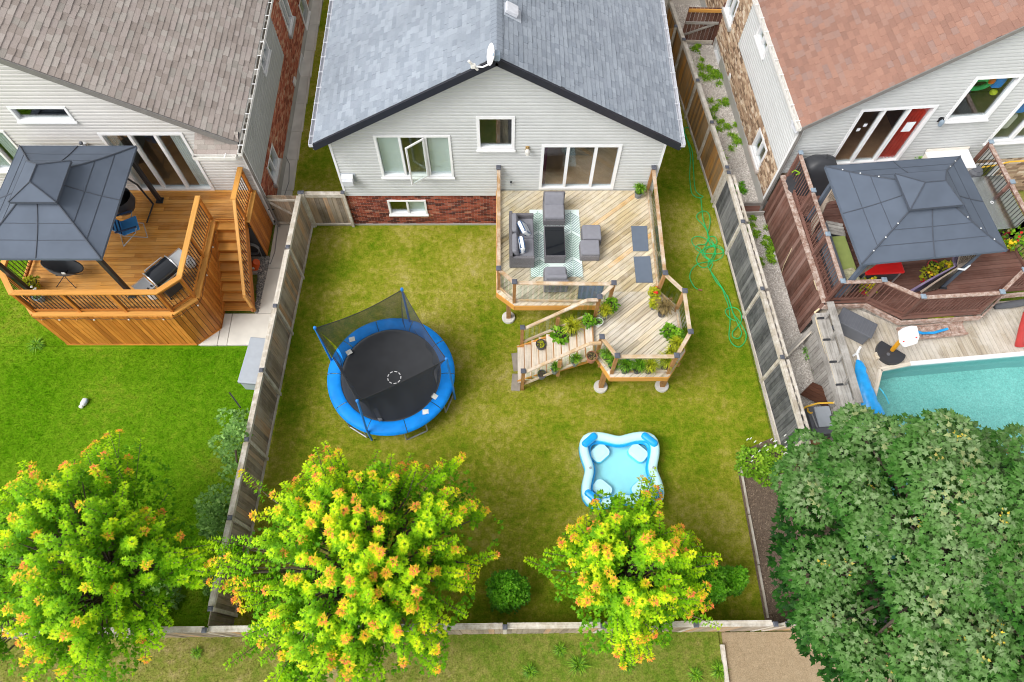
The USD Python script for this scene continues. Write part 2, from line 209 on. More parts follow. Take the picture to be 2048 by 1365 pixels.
M['back'] = ground_mat('back_turf', BACK); M['backb'] = ground_mat('back_blades', BACK, blade=True)
M['mulch'] = ground_mat('mulch', [(0.3, (0.085, 0.06, 0.042)), (0.5, (0.16, 0.118, 0.088)), (0.7, (0.23, 0.175, 0.135))], 0.8, 9, 40, fv=0.5, bump=1.0)
M['mulchchip'] = tones('bark_chip', [(0, (0.09, 0.06, 0.04)), (0.6, (0.20, 0.145, 0.105)), (1, (0.36, 0.27, 0.19))])
M['dirt'] = ground_mat('bare_dirt', [(0.35, (0.25, 0.185, 0.112)), (0.5, (0.315, 0.24, 0.152)), (0.65, (0.37, 0.29, 0.19))], 0.7, 6, 40, fv=0.3, bump=0.5)
M['gravelbed'] = ground_mat('gravel_bed', [(0.3, (0.38, 0.345, 0.305)), (0.7, (0.54, 0.50, 0.45))], 1, 12, 40, fv=0.45)
M['gravel'] = tones('gravel', [(0, (0.34, 0.31, 0.28)), (0.4, (0.54, 0.50, 0.455)), (0.8, (0.66, 0.62, 0.575)), (1, (0.75, 0.72, 0.68))])
M['stones'] = tones('grey_stones', [(0, (0.12, 0.12, 0.12)), (1, (0.30, 0.29, 0.275))])
M['base'] = ground_mat('far_ground', BACK)
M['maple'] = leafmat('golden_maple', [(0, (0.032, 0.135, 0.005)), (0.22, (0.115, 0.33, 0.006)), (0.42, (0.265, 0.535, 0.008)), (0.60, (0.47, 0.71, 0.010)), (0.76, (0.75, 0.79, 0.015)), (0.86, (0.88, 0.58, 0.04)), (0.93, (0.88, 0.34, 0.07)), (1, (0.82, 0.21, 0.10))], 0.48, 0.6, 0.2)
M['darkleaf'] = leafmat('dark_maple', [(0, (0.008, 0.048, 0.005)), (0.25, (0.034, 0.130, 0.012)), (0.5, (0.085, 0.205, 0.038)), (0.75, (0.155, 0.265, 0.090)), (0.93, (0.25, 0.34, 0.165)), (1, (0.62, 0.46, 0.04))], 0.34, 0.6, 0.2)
M['plant'] = leafmat('plant_green', [(0, (0.044, 0.132, 0.00704)), (0.5, (0.15, 0.352, 0.0132)), (1, (0.317, 0.528, 0.0308))], 0.42)
M['plantyel'] = leafmat('plant_yellow', [(0, (0.17, 0.22, 0.014)), (0.5, (0.42, 0.46, 0.02)), (1, (0.65, 0.62, 0.04))], 0.42)
M['plantdry'] = leafmat('plant_dry', [(0, (0.14, 0.11, 0.04)), (0.5, (0.30, 0.22, 0.09)), (1, (0.40, 0.30, 0.13))])
M['vine'] = leafmat('vine_leaf', [(0, (0.10, 0.23, 0.05)), (0.6, (0.26, 0.47, 0.11)), (1, (0.42, 0.64, 0.20))], 0.42)
M['weed'] = leafmat('weed_green', [(0, (0.09, 0.23, 0.012)), (0.5, (0.24, 0.46, 0.025)), (1, (0.46, 0.66, 0.06))], 0.42)
M['cedar'] = leafmat('cedar_green', [(0, (0.05, 0.19, 0.008)), (0.6, (0.14, 0.42, 0.016)), (1, (0.26, 0.58, 0.03))], 0.4)
M['flowerred'] = plain('flower_red', (0.62, 0.015, 0.01), 0.7); M['flowery'] = plain('flower_yellow', (0.75, 0.5, 0.01), 0.7); M['flowerw'] = plain('flower_white', (0.75, 0.75, 0.72), 0.8)
nt = {'t': ('transparent_bsdf', {'color': (1, 1, 1)}), 'p': ('principled_bsdf', {'base_color': (0.018, 0.02, 0.024), 'roughness': 0.8, 'specular_ior_level': 0.2}), 'm': ('mix_closure', {'fac': 0.68})}
M['net'] = usdkit.material(stage, '/World/Looks/mesh_net', nt, [('t.BSDF', 'm.closure1'), ('p.BSDF', 'm.closure2')], surface='m.closure')

# ---------------------------------------------------------------- scene tree
count = {}
def numbered(parent, name):
    k = (parent, name); i = count.get(k, 0); count[k] = i + 1
    return f'{parent}/{name}' + (f'_{i:03d}' if i else '')
BASE = {}
def data(prim, label=None, cat=None, group=None, kind=None):
    for k, v in (('label', label), ('category', cat), ('group', group), ('kind', kind)):
        if v: prim.SetCustomDataByKey(k, v)
    return prim
def thing(name, label, cat, loc=(0, 0, 0), group=None):
    x = UsdGeom.Xform.Define(stage, numbered('/World', name)); loc = np.array(loc, float)
    x.AddTranslateOp().Set(Gf.Vec3d(*map(float, loc))); p = x.GetPrim(); BASE[str(p.GetPath())] = loc
    return data(p, label, cat, group)
def part(name, mb, mat, parent=None, smooth=False, label=None, kind=None, cat=None, group=None):
    """defines the collected mesh as ONE mesh under its thing (or under /World)"""
    v, f, rnd, gc = mb.arrays()
    pp = str(parent.GetPath()) if parent is not None else '/World'
    if parent is not None: v = v - BASE['/'.join(pp.split('/')[:3])]
    m = usdkit.mesh(stage, numbered(pp, name), (v, f), M[mat] if isinstance(mat, str) else mat, smooth=smooth)
    api = UsdGeom.PrimvarsAPI(m)
    api.CreatePrimvar('rnd', Sdf.ValueTypeNames.FloatArray, 'vertex').Set(Vt.FloatArray.FromNumpy(rnd.astype(np.float32)))
    api.CreatePrimvar('gc', Sdf.ValueTypeNames.Vector3fArray, 'vertex').Set(Vt.Vec3fArray.FromNumpy(gc.astype(np.float32)))
    return data(m.GetPrim(), label, cat, group, kind)
def struct(name, mb, mat, label=None, kind='structure'): return part(name, mb, mat, None, kind=kind, label=label)

CUBE_V = np.array([[x, y, z] for x in (-.5, .5) for y in (-.5, .5) for z in (-.5, .5)])
CUBE_F = np.array([[0, 1, 3], [0, 3, 2], [4, 6, 7], [4, 7, 5], [0, 4, 5], [0, 5, 1], [2, 3, 7], [2, 7, 6], [0, 2, 6], [0, 6, 4], [1, 5, 7], [1, 7, 3]])
def frame_of(d, up=(0, 0, 1.)):
    d = np.array(d, float); d /= np.linalg.norm(d); up = np.array(up, float)
    if abs(d @ up) > .98: up = V3(0, 1, 0) if abs(d[1]) < .9 else V3(1, 0, 0)
    s = np.cross(up, d); s /= np.linalg.norm(s); return d, s, np.cross(d, s)
class MB:
    def __init__(s): s.v, s.f, s.r, s.g, s.n = [], [], [], [], 0
    def add(s, v, f, rnd=None, gc=None):
        v = np.asarray(v, float); f = np.asarray(f, int)
        s.v.append(v); s.f.append(f + s.n); s.n += len(v)
        s.r.append(np.broadcast_to(rng.random() if rnd is None else rnd, (len(v),)).astype(float)); s.g.append((v if gc is None else gc) + rng.random(3) * 40)
        return s
    def arrays(s): return np.vstack(s.v), np.vstack(s.f), np.concatenate(s.r), np.vstack(s.g)
    def box(s, c, size, rz=0.0, rnd=None):
        q = CUBE_V * np.array(size, float); o = np.argsort(-np.array(size)); cs, sn = math.cos(rz), math.sin(rz)
        R = np.array([[cs, -sn, 0], [sn, cs, 0], [0, 0, 1]])
        return s.add(q @ R.T + np.array(c, float), CUBE_F, rnd, q[:, o])
    def beam(s, p0, p1, w, h, up=(0, 0, 1.), rnd=None, lift=0.0):
        p0, p1 = np.array(p0, float), np.array(p1, float); L = np.linalg.norm(p1 - p0); d, sd, u = frame_of(p1 - p0, up)
        q = CUBE_V * V3(L, w, h)
        return s.add((p0 + p1) / 2 + q[:, :1] * d + q[:, 1:2] * sd + (q[:, 2:] + lift) * u, CUBE_F, rnd, q)
    def prism(s, poly, z0, z1, rnd=None, direction=None):
        for g in getattr(poly, 'geoms', [poly]):
            if g.is_empty or g.geom_type != 'Polygon' or g.area < 1e-5: continue
            m = trimesh.creation.extrude_polygon(g, z1 - z0, engine='earcut'); v = np.array(m.vertices); v[:, 2] += z0
            gc = None
            if direction is not None: gc = np.stack([v[:, 0] * direction[0] + v[:, 1] * direction[1], -v[:, 0] * direction[1] + v[:, 1] * direction[0], v[:, 2]], 1)
            s.add(v, m.faces, rnd, gc)
        return s
    def tube(s, pts, r, n=6, rnd=None, closed=False, flat=1.0):
        P = np.array(pts, float); k = len(P); r = np.broadcast_to(r, (k,)); v = []
        T = np.gradient(P, axis=0) if not closed else np.roll(P, -1, 0) - np.roll(P, 1, 0)
        d, a, b = frame_of(T[0])
        for i in range(k):
            t = T[i] / np.linalg.norm(T[i]); a = a - t * (a @ t); a /= np.linalg.norm(a); b = np.cross(t, a)
            th = np.arange(n) * 2 * np.pi / n
            v.append(P[i] + r[i] * (np.cos(th)[:, None] * a + flat * np.sin(th)[:, None] * b))
        f = []
        for i in range(k - (0 if closed else 1)):
            j = (i + 1) % k
            for q in range(n): f += [[i * n + q, i * n + (q + 1) % n, j * n + (q + 1) % n], [i * n + q, j * n + (q + 1) % n, j * n + q]]
        v = np.vstack(v)
        if not closed:
            v = np.vstack([v, P[:1], P[-1:]]); c0, c1 = k * n, k * n + 1
            for q in range(n): f += [[c0, (q + 1) % n, q], [c1, (k - 1) * n + q, (k - 1) * n + (q + 1) % n]]
        return s.add(v, f, rnd)
    def lathe(s, prof, c, n=14, rnd=None, sx=1.0, sy=1.0):
        """profile [(r, z)] turned about a vertical axis at c"""
        th = np.arange(n) * 2 * np.pi / n; v = np.vstack([np.stack([r * np.cos(th) * sx, r * np.sin(th) * sy, np.full(n, z)], 1) for r, z in prof]) + np.array(c, float); f = []
        for i in range(len(prof) - 1):
            for q in range(n):
                a, b = i * n + q, i * n + (q + 1) % n; f += [[a, b, b + n], [a, b + n, a + n]]
        return s.add(v, f, rnd)
    def poly(s, pts, rnd=None):
        return s.add(pts, [[0, i, i + 1] for i in range(1, len(pts) - 1)], rnd)
    def slab(s, pts, t, rnd=None, gc=None):
        """a convex 3-D polygon thickened by t along its normal (towards +normal)"""
        P = np.array(pts, float); n = len(P); nn = np.cross(P[1] - P[0], P[2] - P[0]); nn /= np.linalg.norm(nn)
        v = np.vstack([P, P + nn * t]); f = [[0, i + 1, i] for i in range(1, n - 1)] + [[n, n + i, n + i + 1] for i in range(1, n - 1)]
        for i in range(n):
            j = (i + 1) % n; f += [[i, j, n + j], [i, n + j, n + i]]
        return s.add(v, f, rnd, gc if gc is None else np.vstack([gc, gc]))
    def rbox(s, c, size, r, rz=0.0, rnd=None, puff=0.0, R=None):
        """a box with rounded edges; puff swells its top and bottom like a cushion"""
        size = np.array(size, float); r = min(r, size.min() / 2 * .98); ax = []
        for h in size / 2: ax.append(np.array([-h, -h + .3 * r, -h + r, 0, h - r, h - .3 * r, h]))
        idx, v, f = {}, [], []
        def vid(i, j, k):
            if (i, j, k) not in idx: idx[i, j, k] = len(v); v.append([ax[0][i], ax[1][j], ax[2][k]])
            return idx[i, j, k]
        for a in range(3):
            for side in (0, 6):
                for i in range(6):
                    for j in range(6):
                        q = []
                        for di, dj in ((0, 0), (1, 0), (1, 1), (0, 1)):
                            t = [0, 0, 0]; t[a] = side; t[(a + 1) % 3] = i + di; t[(a + 2) % 3] = j + dj; q.append(vid(*t))
                        if side == 0: q = q[::-1]
                        f += [[q[0], q[1], q[2]], [q[0], q[2], q[3]]]
        v = np.array(v); inn = np.clip(v, -(size / 2 - r), size / 2 - r); d = v - inn; L = np.linalg.norm(d, axis=1, keepdims=True)
        v = inn + np.where(L > 1e-9, d / np.maximum(L, 1e-9) * r, 0)
        if puff: v[:, 2] += np.sign(v[:, 2]) * puff * np.clip(1 - (2 * v[:, 0] / size[0]) ** 2, 0, 1) * np.clip(1 - (2 * v[:, 1] / size[1]) ** 2, 0, 1)
        if R is None: cs, sn = math.cos(rz), math.sin(rz); R = np.array([[cs, -sn, 0], [sn, cs, 0], [0, 0, 1]])
        return s.add(v @ np.asarray(R).T + np.array(c, float), f, rnd)
    def fbox(s, F, a0, a1, z0, z1, d0, d1, rnd=None):
        O, e, n = F; q = CUBE_V + .5; size = V3(a1 - a0, d1 - d0, z1 - z0)
        loc = q * size + V3(a0, d0, z0)
        return s.add(O + loc[:, :1] * e + loc[:, 1:2] * n + loc[:, 2:] * V3(0, 0, 1), CUBE_F if np.cross(e, n)[2] > 0 else CUBE_F[:, ::-1], rnd, (q * size)[:, np.argsort(-size)])
def one(fn, *a, **k):
    m = MB(); getattr(m, fn)(*a, **k); return m
# ================================================================ SETTING
UZ = V3(0, 0, 1)
struct('ground', one('prism', sbox(-60, -40, 60, 70), -0.25, -0.06), 'base')
struct('lawn', MB().prism(Polygon([(-7.05, 1.32), (7.0, 1.32), (6.86, 5.64), (8.0, 5.64), (7.35, 14.86), (6.55, 21.3), (6.2, 26), (4.7, 26), (4.7, 14.1), (-5.0, 14.1), (-5.0, 26), (-7.2, 26), (-7.3, 15.6), (-6.9, 14.1), (-6.38, 14.1)]), -0.2, 0.0), 'lawn')
struct('lawn', MB().prism(Polygon([(-30, 1.38), (-7.05, 1.38), (-6.6, 9.58), (-30, 9.6)]), -0.2, 0.0).prism(Polygon([(-30, 9.6), (-9.4, 9.6), (-8.8, 10.2), (-8.8, 14.1), (-30, 14.1)]), -0.2, 0.0), 'left')
struct('lawn', MB().prism(Polygon([(-30, -25), (5.6, -25), (5.62, 1.28), (-30, 1.28)]), -0.2, 0.0), 'back')
struct('dirt_path', MB().prism(Polygon([(5.72, -25), (30, -25), (30, 1.22), (5.72, 1.22)]), -0.2, 0.012), 'dirt')
struct('mulch_bed', MB().prism(Polygon([(6.9, 1.4), (22, 1.4), (22, 5.5), (8.2, 5.6), (7.9, 6.5), (7.2, 6.2), (6.78, 5.64)]), -0.2, 0.02), 'mulch')
struct('gravel_strip', MB().prism(Polygon([(8.05, 6.2), (14, 5.8), (14, 12), (9.3, 12), (9.0, 14.9), (8.3, 27), (6.4, 27), (7.45, 14.86)]), -0.2, -0.01), 'gravelbed')
# concrete walk and patio slabs of the left neighbour: each slab is a piece
walk = struct('walkway', one('box', (-7.5, 20, -0.1), (0.5, 13.5, 0.06)), 'concrete')
sub = {str(walk.GetPath()): V3(0, 0, 0)}; BASE.update(sub)
ys = [14.15, 15.55, 16.9, 18.2, 19.55, 20.9, 22.3, 23.7, 25.1, 26.6]
for a, b in zip(ys, ys[1:]): part('slab', MB().prism(Polygon([(-7.7, a + .006), (-7.3, a + .006), (-7.33, b - .006), (-7.7, b - .006)]), -0.08, 0.035, direction=(0, 1)), 'concrete', walk)
for a, b in zip(ys, ys[1:]): part('edging_strip', MB().prism(Polygon([(-7.29, a + .004), (-7.22, a + .004), (-7.25, b - .004), (-7.32, b - .004)]), -0.08, 0.045, direction=(0, 1)), 'patio', walk)
pat = struct('patio', one('box', (-7.4, 11.9, -0.1), (0.6, 4.2, 0.06)), 'patio'); BASE[str(pat.GetPath())] = V3(0, 0, 0)
for pl in ([(-7.66, 12.4), (-6.45, 12.4), (-6.4, 14.12), (-7.66, 14.12)], [(-7.75, 10.72), (-6.6, 10.72), (-6.46, 12.39), (-7.66, 12.39)],
           [(-8.84, 9.6), (-8.55, 9.6), (-8.55, 10.71), (-8.82, 10.71)], [(-8.54, 9.6), (-6.66, 9.6), (-6.6, 10.71), (-8.54, 10.71)], [(-9.44, 9.6), (-8.85, 9.6), (-8.85, 10.13)]):
    part('slab', MB().prism(Polygon(pl).buffer(-.005), -0.08, 0.03), 'patio', pat)
# timber edging of the mulch bed
bed = thing('bed_edging', 'thin weathered timber edging between the lawn and the mulch bed', 'edging', (6.9, 3.5, 0))
P0, P1 = at(1480, 935), at(1535, 1238)
for i in range(3): part('board', one('beam', P0 + (P1 - P0) * (i / 3 + .004) + V3(0, 0, .04), P0 + (P1 - P0) * ((i + 1) / 3 - .004) + V3(0.01 * (i % 2), 0, .04), .045, .10), 'fencecap', bed)
pb = thing('path_edging', 'pale timber edging between the rough grass and the bare dirt', 'edging', (5.66, 0, 0))
part('board', one('beam', V3(5.67, -3, .05), V3(5.67, .92, .05), .09, .14), 'fencecap', pb)

def blades(poly, n, h, seed, w=.010, holes=None):
    r = np.random.default_rng(seed); g = poly if holes is None else poly.difference(holes); x0, y0, x1, y1 = g.bounds
    p = r.uniform((x0, y0), (x1, y1), (int(n * (x1 - x0) * (y1 - y0)), 2)); p = p[shapely.contains_xy(g, p[:, 0], p[:, 1])]
    k = len(p); th = r.uniform(0, 2 * np.pi, k); hh = h * r.uniform(.5, 1.3, k); ln = r.uniform(.3, 1.1, k) * hh; d = np.stack([np.cos(th), np.sin(th)], 1); o = np.stack([-d[:, 1], d[:, 0]], 1) * w * r.uniform(.7, 1.5, k)[:, None]
    z = np.zeros((k, 1))
    a = np.hstack([p - o, z]); b = np.hstack([p + o, z]); c = np.hstack([p + d * ln[:, None], hh[:, None]])
    m = MB(); v = np.stack([a, b, c], 1).reshape(-1, 3); m.add(v, np.arange(3 * k).reshape(-1, 3), np.repeat(r.random(k), 3)); return m
hedge = Polygon([(-7.0, 1.4), (6.9, 1.4), (6.82, 5.7), (8.0, 5.8), (7.4, 14.6), (6.9, 17.2), (6.5, 22), (5.2, 22), (4.75, 14.1), (-5, 14.1), (-5, 16.5), (-7.2, 16.5), (-6.9, 14.2), (-6.3, 14.1)])
part('grass', blades(hedge, 1000, .032, 11, .007), 'lawnb', None, kind='stuff', label='dry olive grass of the middle lawn')
part('grass', blades(Polygon([(-19, 1.45), (-7.1, 1.45), (-6.75, 9.5), (-13.4, 9.5), (-14.1, 10.4), (-14.1, 14), (-19, 14)]), 900, .038, 12, .008), 'leftb', None, kind='stuff', label='lush green grass of the left lawn')
part('grass', blades(sbox(-13, -3.2, 5.6, 1.2), 800, .036, 13, .007), 'backb', None, kind='stuff', label='patchy grass behind the back fence')
def chips(poly, n, size, z, seed, flat=.4):
    r = np.random.default_rng(seed); x0, y0, x1, y1 = poly.bounds; m = MB()
    p = r.uniform((x0, y0), (x1, y1), (int(n * (x1 - x0) * (y1 - y0)), 2)); p = p[shapely.contains_xy(poly, p[:, 0], p[:, 1])]
    O = np.array([[1, 0, 0], [0, 1, 0], [-1, 0, 0], [0, -1, 0], [0, 0, 1.]]); F = np.array([[0, 1, 4], [1, 2, 4], [2, 3, 4], [3, 0, 4]]); k = len(p)
    s = r.uniform(.6, 1.5, (k, 1, 3)) * np.array(size); th = r.uniform(0, 6.28, k); q = O[None] * s; c, sn = np.cos(th)[:, None], np.sin(th)[:, None]
    v = np.stack([q[..., 0] * c - q[..., 1] * sn + p[:, :1], q[..., 0] * sn + q[..., 1] * c + p[:, 1:], q[..., 2] + z], -1)
    m.add(v.reshape(-1, 3), (F[None] + 5 * np.arange(k)[:, None, None]).reshape(-1, 3), np.repeat(r.random(k), 5)); return m
part('gravel', chips(Polygon([(8.1, 6.4), (9.5, 6.4), (9.5, 9.7), (9.0, 14.8), (8.4, 25), (6.6, 25), (7.45, 14.9)]), 900, (.028, .022, .02), -0.012, 14), 'gravel', None, kind='stuff', label='pale gravel between the grey fence and the stone house')
part('mulch', chips(Polygon([(6.95, 1.45), (9.5, 1.45), (9.5, 5.5), (7.9, 6.2), (6.9, 5.6)]), 420, (.035, .012, .012), .018, 15), 'mulchchip', None, kind='stuff', label='bark chips in the planting bed')

# ================================================================ HOUSES
def fpoly(F, poly, d0, t, rnd=None, mb=None):
    O, e, n = F; mb = mb or MB()
    for g in getattr(poly, 'geoms', [poly]):
        if g.is_empty or g.geom_type != 'Polygon' or g.area < 1e-5: continue
        m = trimesh.creation.extrude_polygon(g, t, engine='earcut'); v = np.array(m.vertices)
        mb.add(O + v[:, :1] * e + (v[:, 2:] + d0) * n + v[:, 1:2] * UZ, m.faces if np.cross(e, n)[2] < 0 else m.faces[:, ::-1], rnd, v)
    return mb
def siding(house, F, poly, holes, mat, course=.125, name='siding_course'):
    O, e, n = F; h = unary_union([sbox(a0, z0, a1, z1) for a0, a1, z0, z1 in holes]) if holes else Polygon(); body = poly.difference(h)
    part('wall', fpoly(F, body, -.14, .135), 'sheath', house)
    x0, zb, x1, zt = poly.bounds; k = 0
    while zb + k * course < zt - .01:
        z0 = zb + k * course; k += 1; g = body.intersection(sbox(x0 - 1, z0 + .0005, x1 + 1, z0 + course)); r = rng.random()
        for q in getattr(g, 'geoms', [g]):
            if q.is_empty or q.geom_type != 'Polygon' or q.area < 1e-3: continue
            mb = MB(); b_ = q.bounds
            # a dutch-lap profile: a flat lower face and an upper cove that leans back to the wall
            for lo, hi, d0, d1 in ((z0, z0 + .52 * course, .024, .024), (z0 + .52 * course, z0 + .66 * course, .024, .005), (z0 + .66 * course, z0 + course + .01, .005, .005)):
                h_ = q.intersection(sbox(x0 - 1, lo, x1 + 1, hi))
                for p_ in getattr(h_, 'geoms', [h_]):
                    if p_.is_empty or p_.geom_type != 'Polygon' or p_.area < 1e-5: continue
                    tv, tf = trimesh.creation.triangulate_polygon(p_, engine='earcut'); d = d0 + (d1 - d0) * np.clip((tv[:, 1] - lo) / (hi - lo), 0, 1)
                    mb.add(O + tv[:, :1] * e + d[:, None] * n + tv[:, 1:2] * UZ, tf, r, np.hstack([tv, d[:, None]]))
            if not mb.v: continue
            mb.fbox(F, b_[0] if b_[1] <= z0 + .01 else b_[0], b_[2], b_[1] - .001, b_[1],   .002, .024, r) if q.area > .9 * (b_[2] - b_[0]) * (b_[3] - b_[1]) else None
            part(name, mb, mat, house)
def window(house, F, a0, a1, z0, z1, mull=(), fw=.07, name='window', mat='white', glass='glass', blinds=None, sill=True, label=None, hbar=()):
    m = MB(); m.fbox(F, a0, a1, z1 - fw, z1, -.10, .045); m.fbox(F, a0, a1, z0, z0 + fw, -.10, .05); m.fbox(F, a0, a0 + fw, z0 + fw, z1 - fw, -.10, .045); m.fbox(F, a1 - fw, a1, z0 + fw, z1 - fw, -.10, .045)
    for q in mull: m.fbox(F, q - fw / 2, q + fw / 2, z0 + fw, z1 - fw, -.08, .03)
    for q in hbar: m.fbox(F, a0 + fw, a1 - fw, q - .025, q + .025, -.08, .03)
    w = part(name, m, mat, house, label=label)
    if sill: part('sill', MB().fbox(F, a0 - .03, a1 + .03, z0 - .05, z0 - .002, -.02, .09), mat, w)
    ed = [a0] + list(mull) + [a1]
    for i in range(len(ed) - 1):
        l = ed[i] + (fw if i == 0 else fw / 2); r = ed[i + 1] - (fw if i == len(ed) - 2 else fw / 2)
        part('pane', MB().fbox(F, l - .004, r + .004, z0 + fw - .004, z1 - fw + .004, -.05, -.042), glass, w)
        if blinds and blinds[i]:
            if blinds[i] == 'slats':
                b = MB(); z = z0 + fw
                while z < z1 - fw: b.fbox(F, l + .01, r - .01, z, z + .034, -.115, -.10 - .006 * (int(z * 100) % 2)); z += .04
                part('blind', b, 'blind', w)
            else:
                c0, c1, mt = blinds[i]; O, e, n = F; k = 26; aa = np.linspace(l + (r - l) * c0, l + (r - l) * c1, k); dd = -.10 + .030 * np.sin(np.arange(k) * 1.5)
                v = np.vstack([O + aa[:, None] * e + dd[:, None] * n + z * UZ for z in (z0 + .02, z1 - .02)]); f = [[j, j + 1, k + j + 1] for j in range(k - 1)] + [[j, k + j + 1, k + j] for j in range(k - 1)]
                part('curtain', MB().add(v, f), mt, w, smooth=True)
    return (a0 + .01, a1 - .01, z0 + .01, z1 - .01)
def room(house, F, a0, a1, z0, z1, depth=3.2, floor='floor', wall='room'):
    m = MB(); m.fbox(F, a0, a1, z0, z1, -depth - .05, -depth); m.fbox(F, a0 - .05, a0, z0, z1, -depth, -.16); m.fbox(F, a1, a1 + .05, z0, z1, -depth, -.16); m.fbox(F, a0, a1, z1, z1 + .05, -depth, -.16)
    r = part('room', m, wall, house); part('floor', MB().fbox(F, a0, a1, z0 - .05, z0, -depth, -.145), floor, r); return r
def shingles(house, p0, ua, us, L, S, mat, expo=.143, seed=0, name='roof', wmin=.16, wmax=.34):
    """a roof plane from its eave corner p0: along the eave (ua), up the slope (us); the shingles nearest the viewer are pieces, the rest one field"""
    p0, ua, us = (np.array(x, float) for x in (p0, ua, us)); n = np.cross(ua, us); n /= np.linalg.norm(n); n = n if n[2] > 0 else -n
    roof = part(name, MB().slab([p0, p0 + ua * L, p0 + ua * L + us * S, p0 + us * S] if np.cross(ua, us)[2] < 0 else [p0, p0 + us * S, p0 + us * S + ua * L, p0 + ua * L], .09), 'sheath', house)
    r = np.random.default_rng(seed); V, R = [], []; k = 0
    while k * expo < S - .01:
        s0, a = k * expo, -r.uniform(0, .25); s1 = min(s0 + expo + .012, S)
        while a < L:
            w = r.uniform(wmin, wmax); a0, a1 = max(a, 0) + .002, min(a + w, L) - .002; a += w
            if a1 - a0 < .03: continue
            t = r.choice([.007, .012, .018]); j = r.normal(0, .004)
            V.append([p0 + ua * x + us * s + n * h for x, s, h in ((a0, s0 + j, .0), (a1, s0 + j, .0), (a1, s0 + j, t + .004), (a0, s0 + j, t + .004), (a0, s1, .0035), (a1, s1, .0035))]); R.append(r.random())
        k += 1
    V = np.array(V); R = np.array(R); F = np.array([[0, 1, 2], [0, 2, 3], [3, 2, 5], [3, 5, 4], [0, 3, 4], [1, 5, 2]]); d = np.linalg.norm(V.mean(1) - EYE, axis=1)
    return roof, V, R, F, d
def finish_shingles(house, planes, mat, most=300):
    alld = np.concatenate([p[4] for p in planes]); lim = np.sort(alld)[min(most, len(alld)) - 1]; left = most
    for roof, V, R, F, d in planes:
        near = d <= lim; rest = MB()
        for v, r in zip(V[near], R[near]): part('shingle', MB().add(v, F, r), mat, roof)
        q = V[~near]
        if len(q): part('shingle_field', MB().add(q.reshape(-1, 3), (F[None] + 6 * np.arange(len(q))[:, None, None]).reshape(-1, 3), np.repeat(R[~near], 6)), mat, roof, kind='stuff')
def gutter(house, p0, p1, side, mat='gutter', hang=.62, debris=False, ticks='white'):
    p0, p1, side = (np.array(x, float) for x in (p0, p1, side)); d = (p1 - p0) / np.linalg.norm(p1 - p0); m = MB()
    m.beam(p0 + side * .005, p1 + side * .005, .012, .11); m.beam(p0 + side * .115, p1 + side * .115, .014, .11); m.beam(p0 + side * .06 - UZ * .05, p1 + side * .06 - UZ * .05, .10, .012)
    for p in (p0, p1): m.beam(p, p + side * .12, .012, .11)
    g = part('gutter', m, mat, house); L = np.linalg.norm(p1 - p0); a = .3
    while a < L:
        part('hanger', one('beam', p0 + d * a - side * .03 + UZ * .056, p0 + d * a + side * .13 + UZ * .056, .022, .012), ticks, g); a += hang
    if debris:
        r = np.random.default_rng(5); b = MB(); a = .1
        while a < L:
            l = r.uniform(.1, .5); b.beam(p0 + d * a + side * .06 - UZ * .02, p0 + d * min(a + l, L) + side * .06 - UZ * .01, .07, .03); a += l + r.uniform(.03, .35)
        part('leaf_litter', b, 'debris', g, kind='stuff')
    return g
def masonry(house, F, poly, holes, bw, bh, mat, mortar, name, joint=.011, proud=.012, most=300, seed=1, rough=0.0, unitlabel=None):
    h = unary_union([sbox(a0, z0, a1, z1) for a0, a1, z0, z1 in holes]) if holes else Polygon(); body = poly.difference(h); O, e, n = F
    wall = part('masonry_wall', fpoly(F, body, -.14, .14), mortar, house); r = np.random.default_rng(seed); x0, zb, x1, zt = poly.bounds; rest = MB(); k = 0; items = []
    z = zb
    while z < zt - .02:
        a = x0 - r.uniform(0, bw) if rough else x0 - (bw / 2 if k % 2 else 0); hh = bh * (r.uniform(.8, 1.25) if rough else 1)
        while a < x1:
            w = bw * (r.uniform(.5, 1.5) if rough else 1); q = sbox(a, z, a + w - joint, z + hh - joint)
            if body.contains(q) or (q := q.intersection(body)).area > .0012: items.append((q, r.uniform(.3, 1.3 + 2 * rough) * proud))
            a += w
        z += hh; k += 1
    cen = np.array([O + q.centroid.x * e + q.centroid.y * UZ for q, _ in items]); order = np.argsort(np.linalg.norm(cen - EYE, axis=1))
    for i, j in enumerate(order):
        q, p = items[j]
        for g in getattr(q, 'geoms', [q]):
            if g.geom_type != 'Polygon': continue
            b = g.bounds
            if i < most: part(name, MB().fbox(F, b[0], b[2], b[1], b[3], -.005, p), mat, wall)
            else: rest.fbox(F, b[0], b[2], b[1], b[3], -.005, p)
    if rest.v: part(name + '_field', rest, mat, wall, kind='stuff')
    return wall

# ---- the middle house: pale siding over a red brick base, grey gable roof
YF = 14.14; FM = (V3(0, YF, 0), V3(1, 0, 0), V3(0, -1, 0))
mid = thing('house', 'middle house with pale siding, red brick base and blue-grey gable roof', 'house', (0, 20, 0))
wm = [(-3.66, -1.46, 2.53, 4.36), (-.70, .38, 3.77, 5.11), (1.17, 3.52, 1.93, 3.97)]
window(mid, FM, *wm[0], mull=(-2.93, -2.19), blinds=('slats', None, 'slats'), label='triple window with pale blinds and its middle sash open')
window(mid, FM, *wm[1], label='square window above the deck', fw=.09)
window(mid, FM, *wm[2], mull=(1.96, 2.78), name='sliding_door', sill=False, fw=.085, blinds=((0.0, .16, 'magenta'), None, None), label='white sliding glass door onto the deck')
gable = Polygon([(-4.93, 1.64), (4.73, 1.64), (4.73, 4.30), (-.13, 7.05), (-4.93, 4.30)])
siding(mid, FM, gable, wm, 'siding')
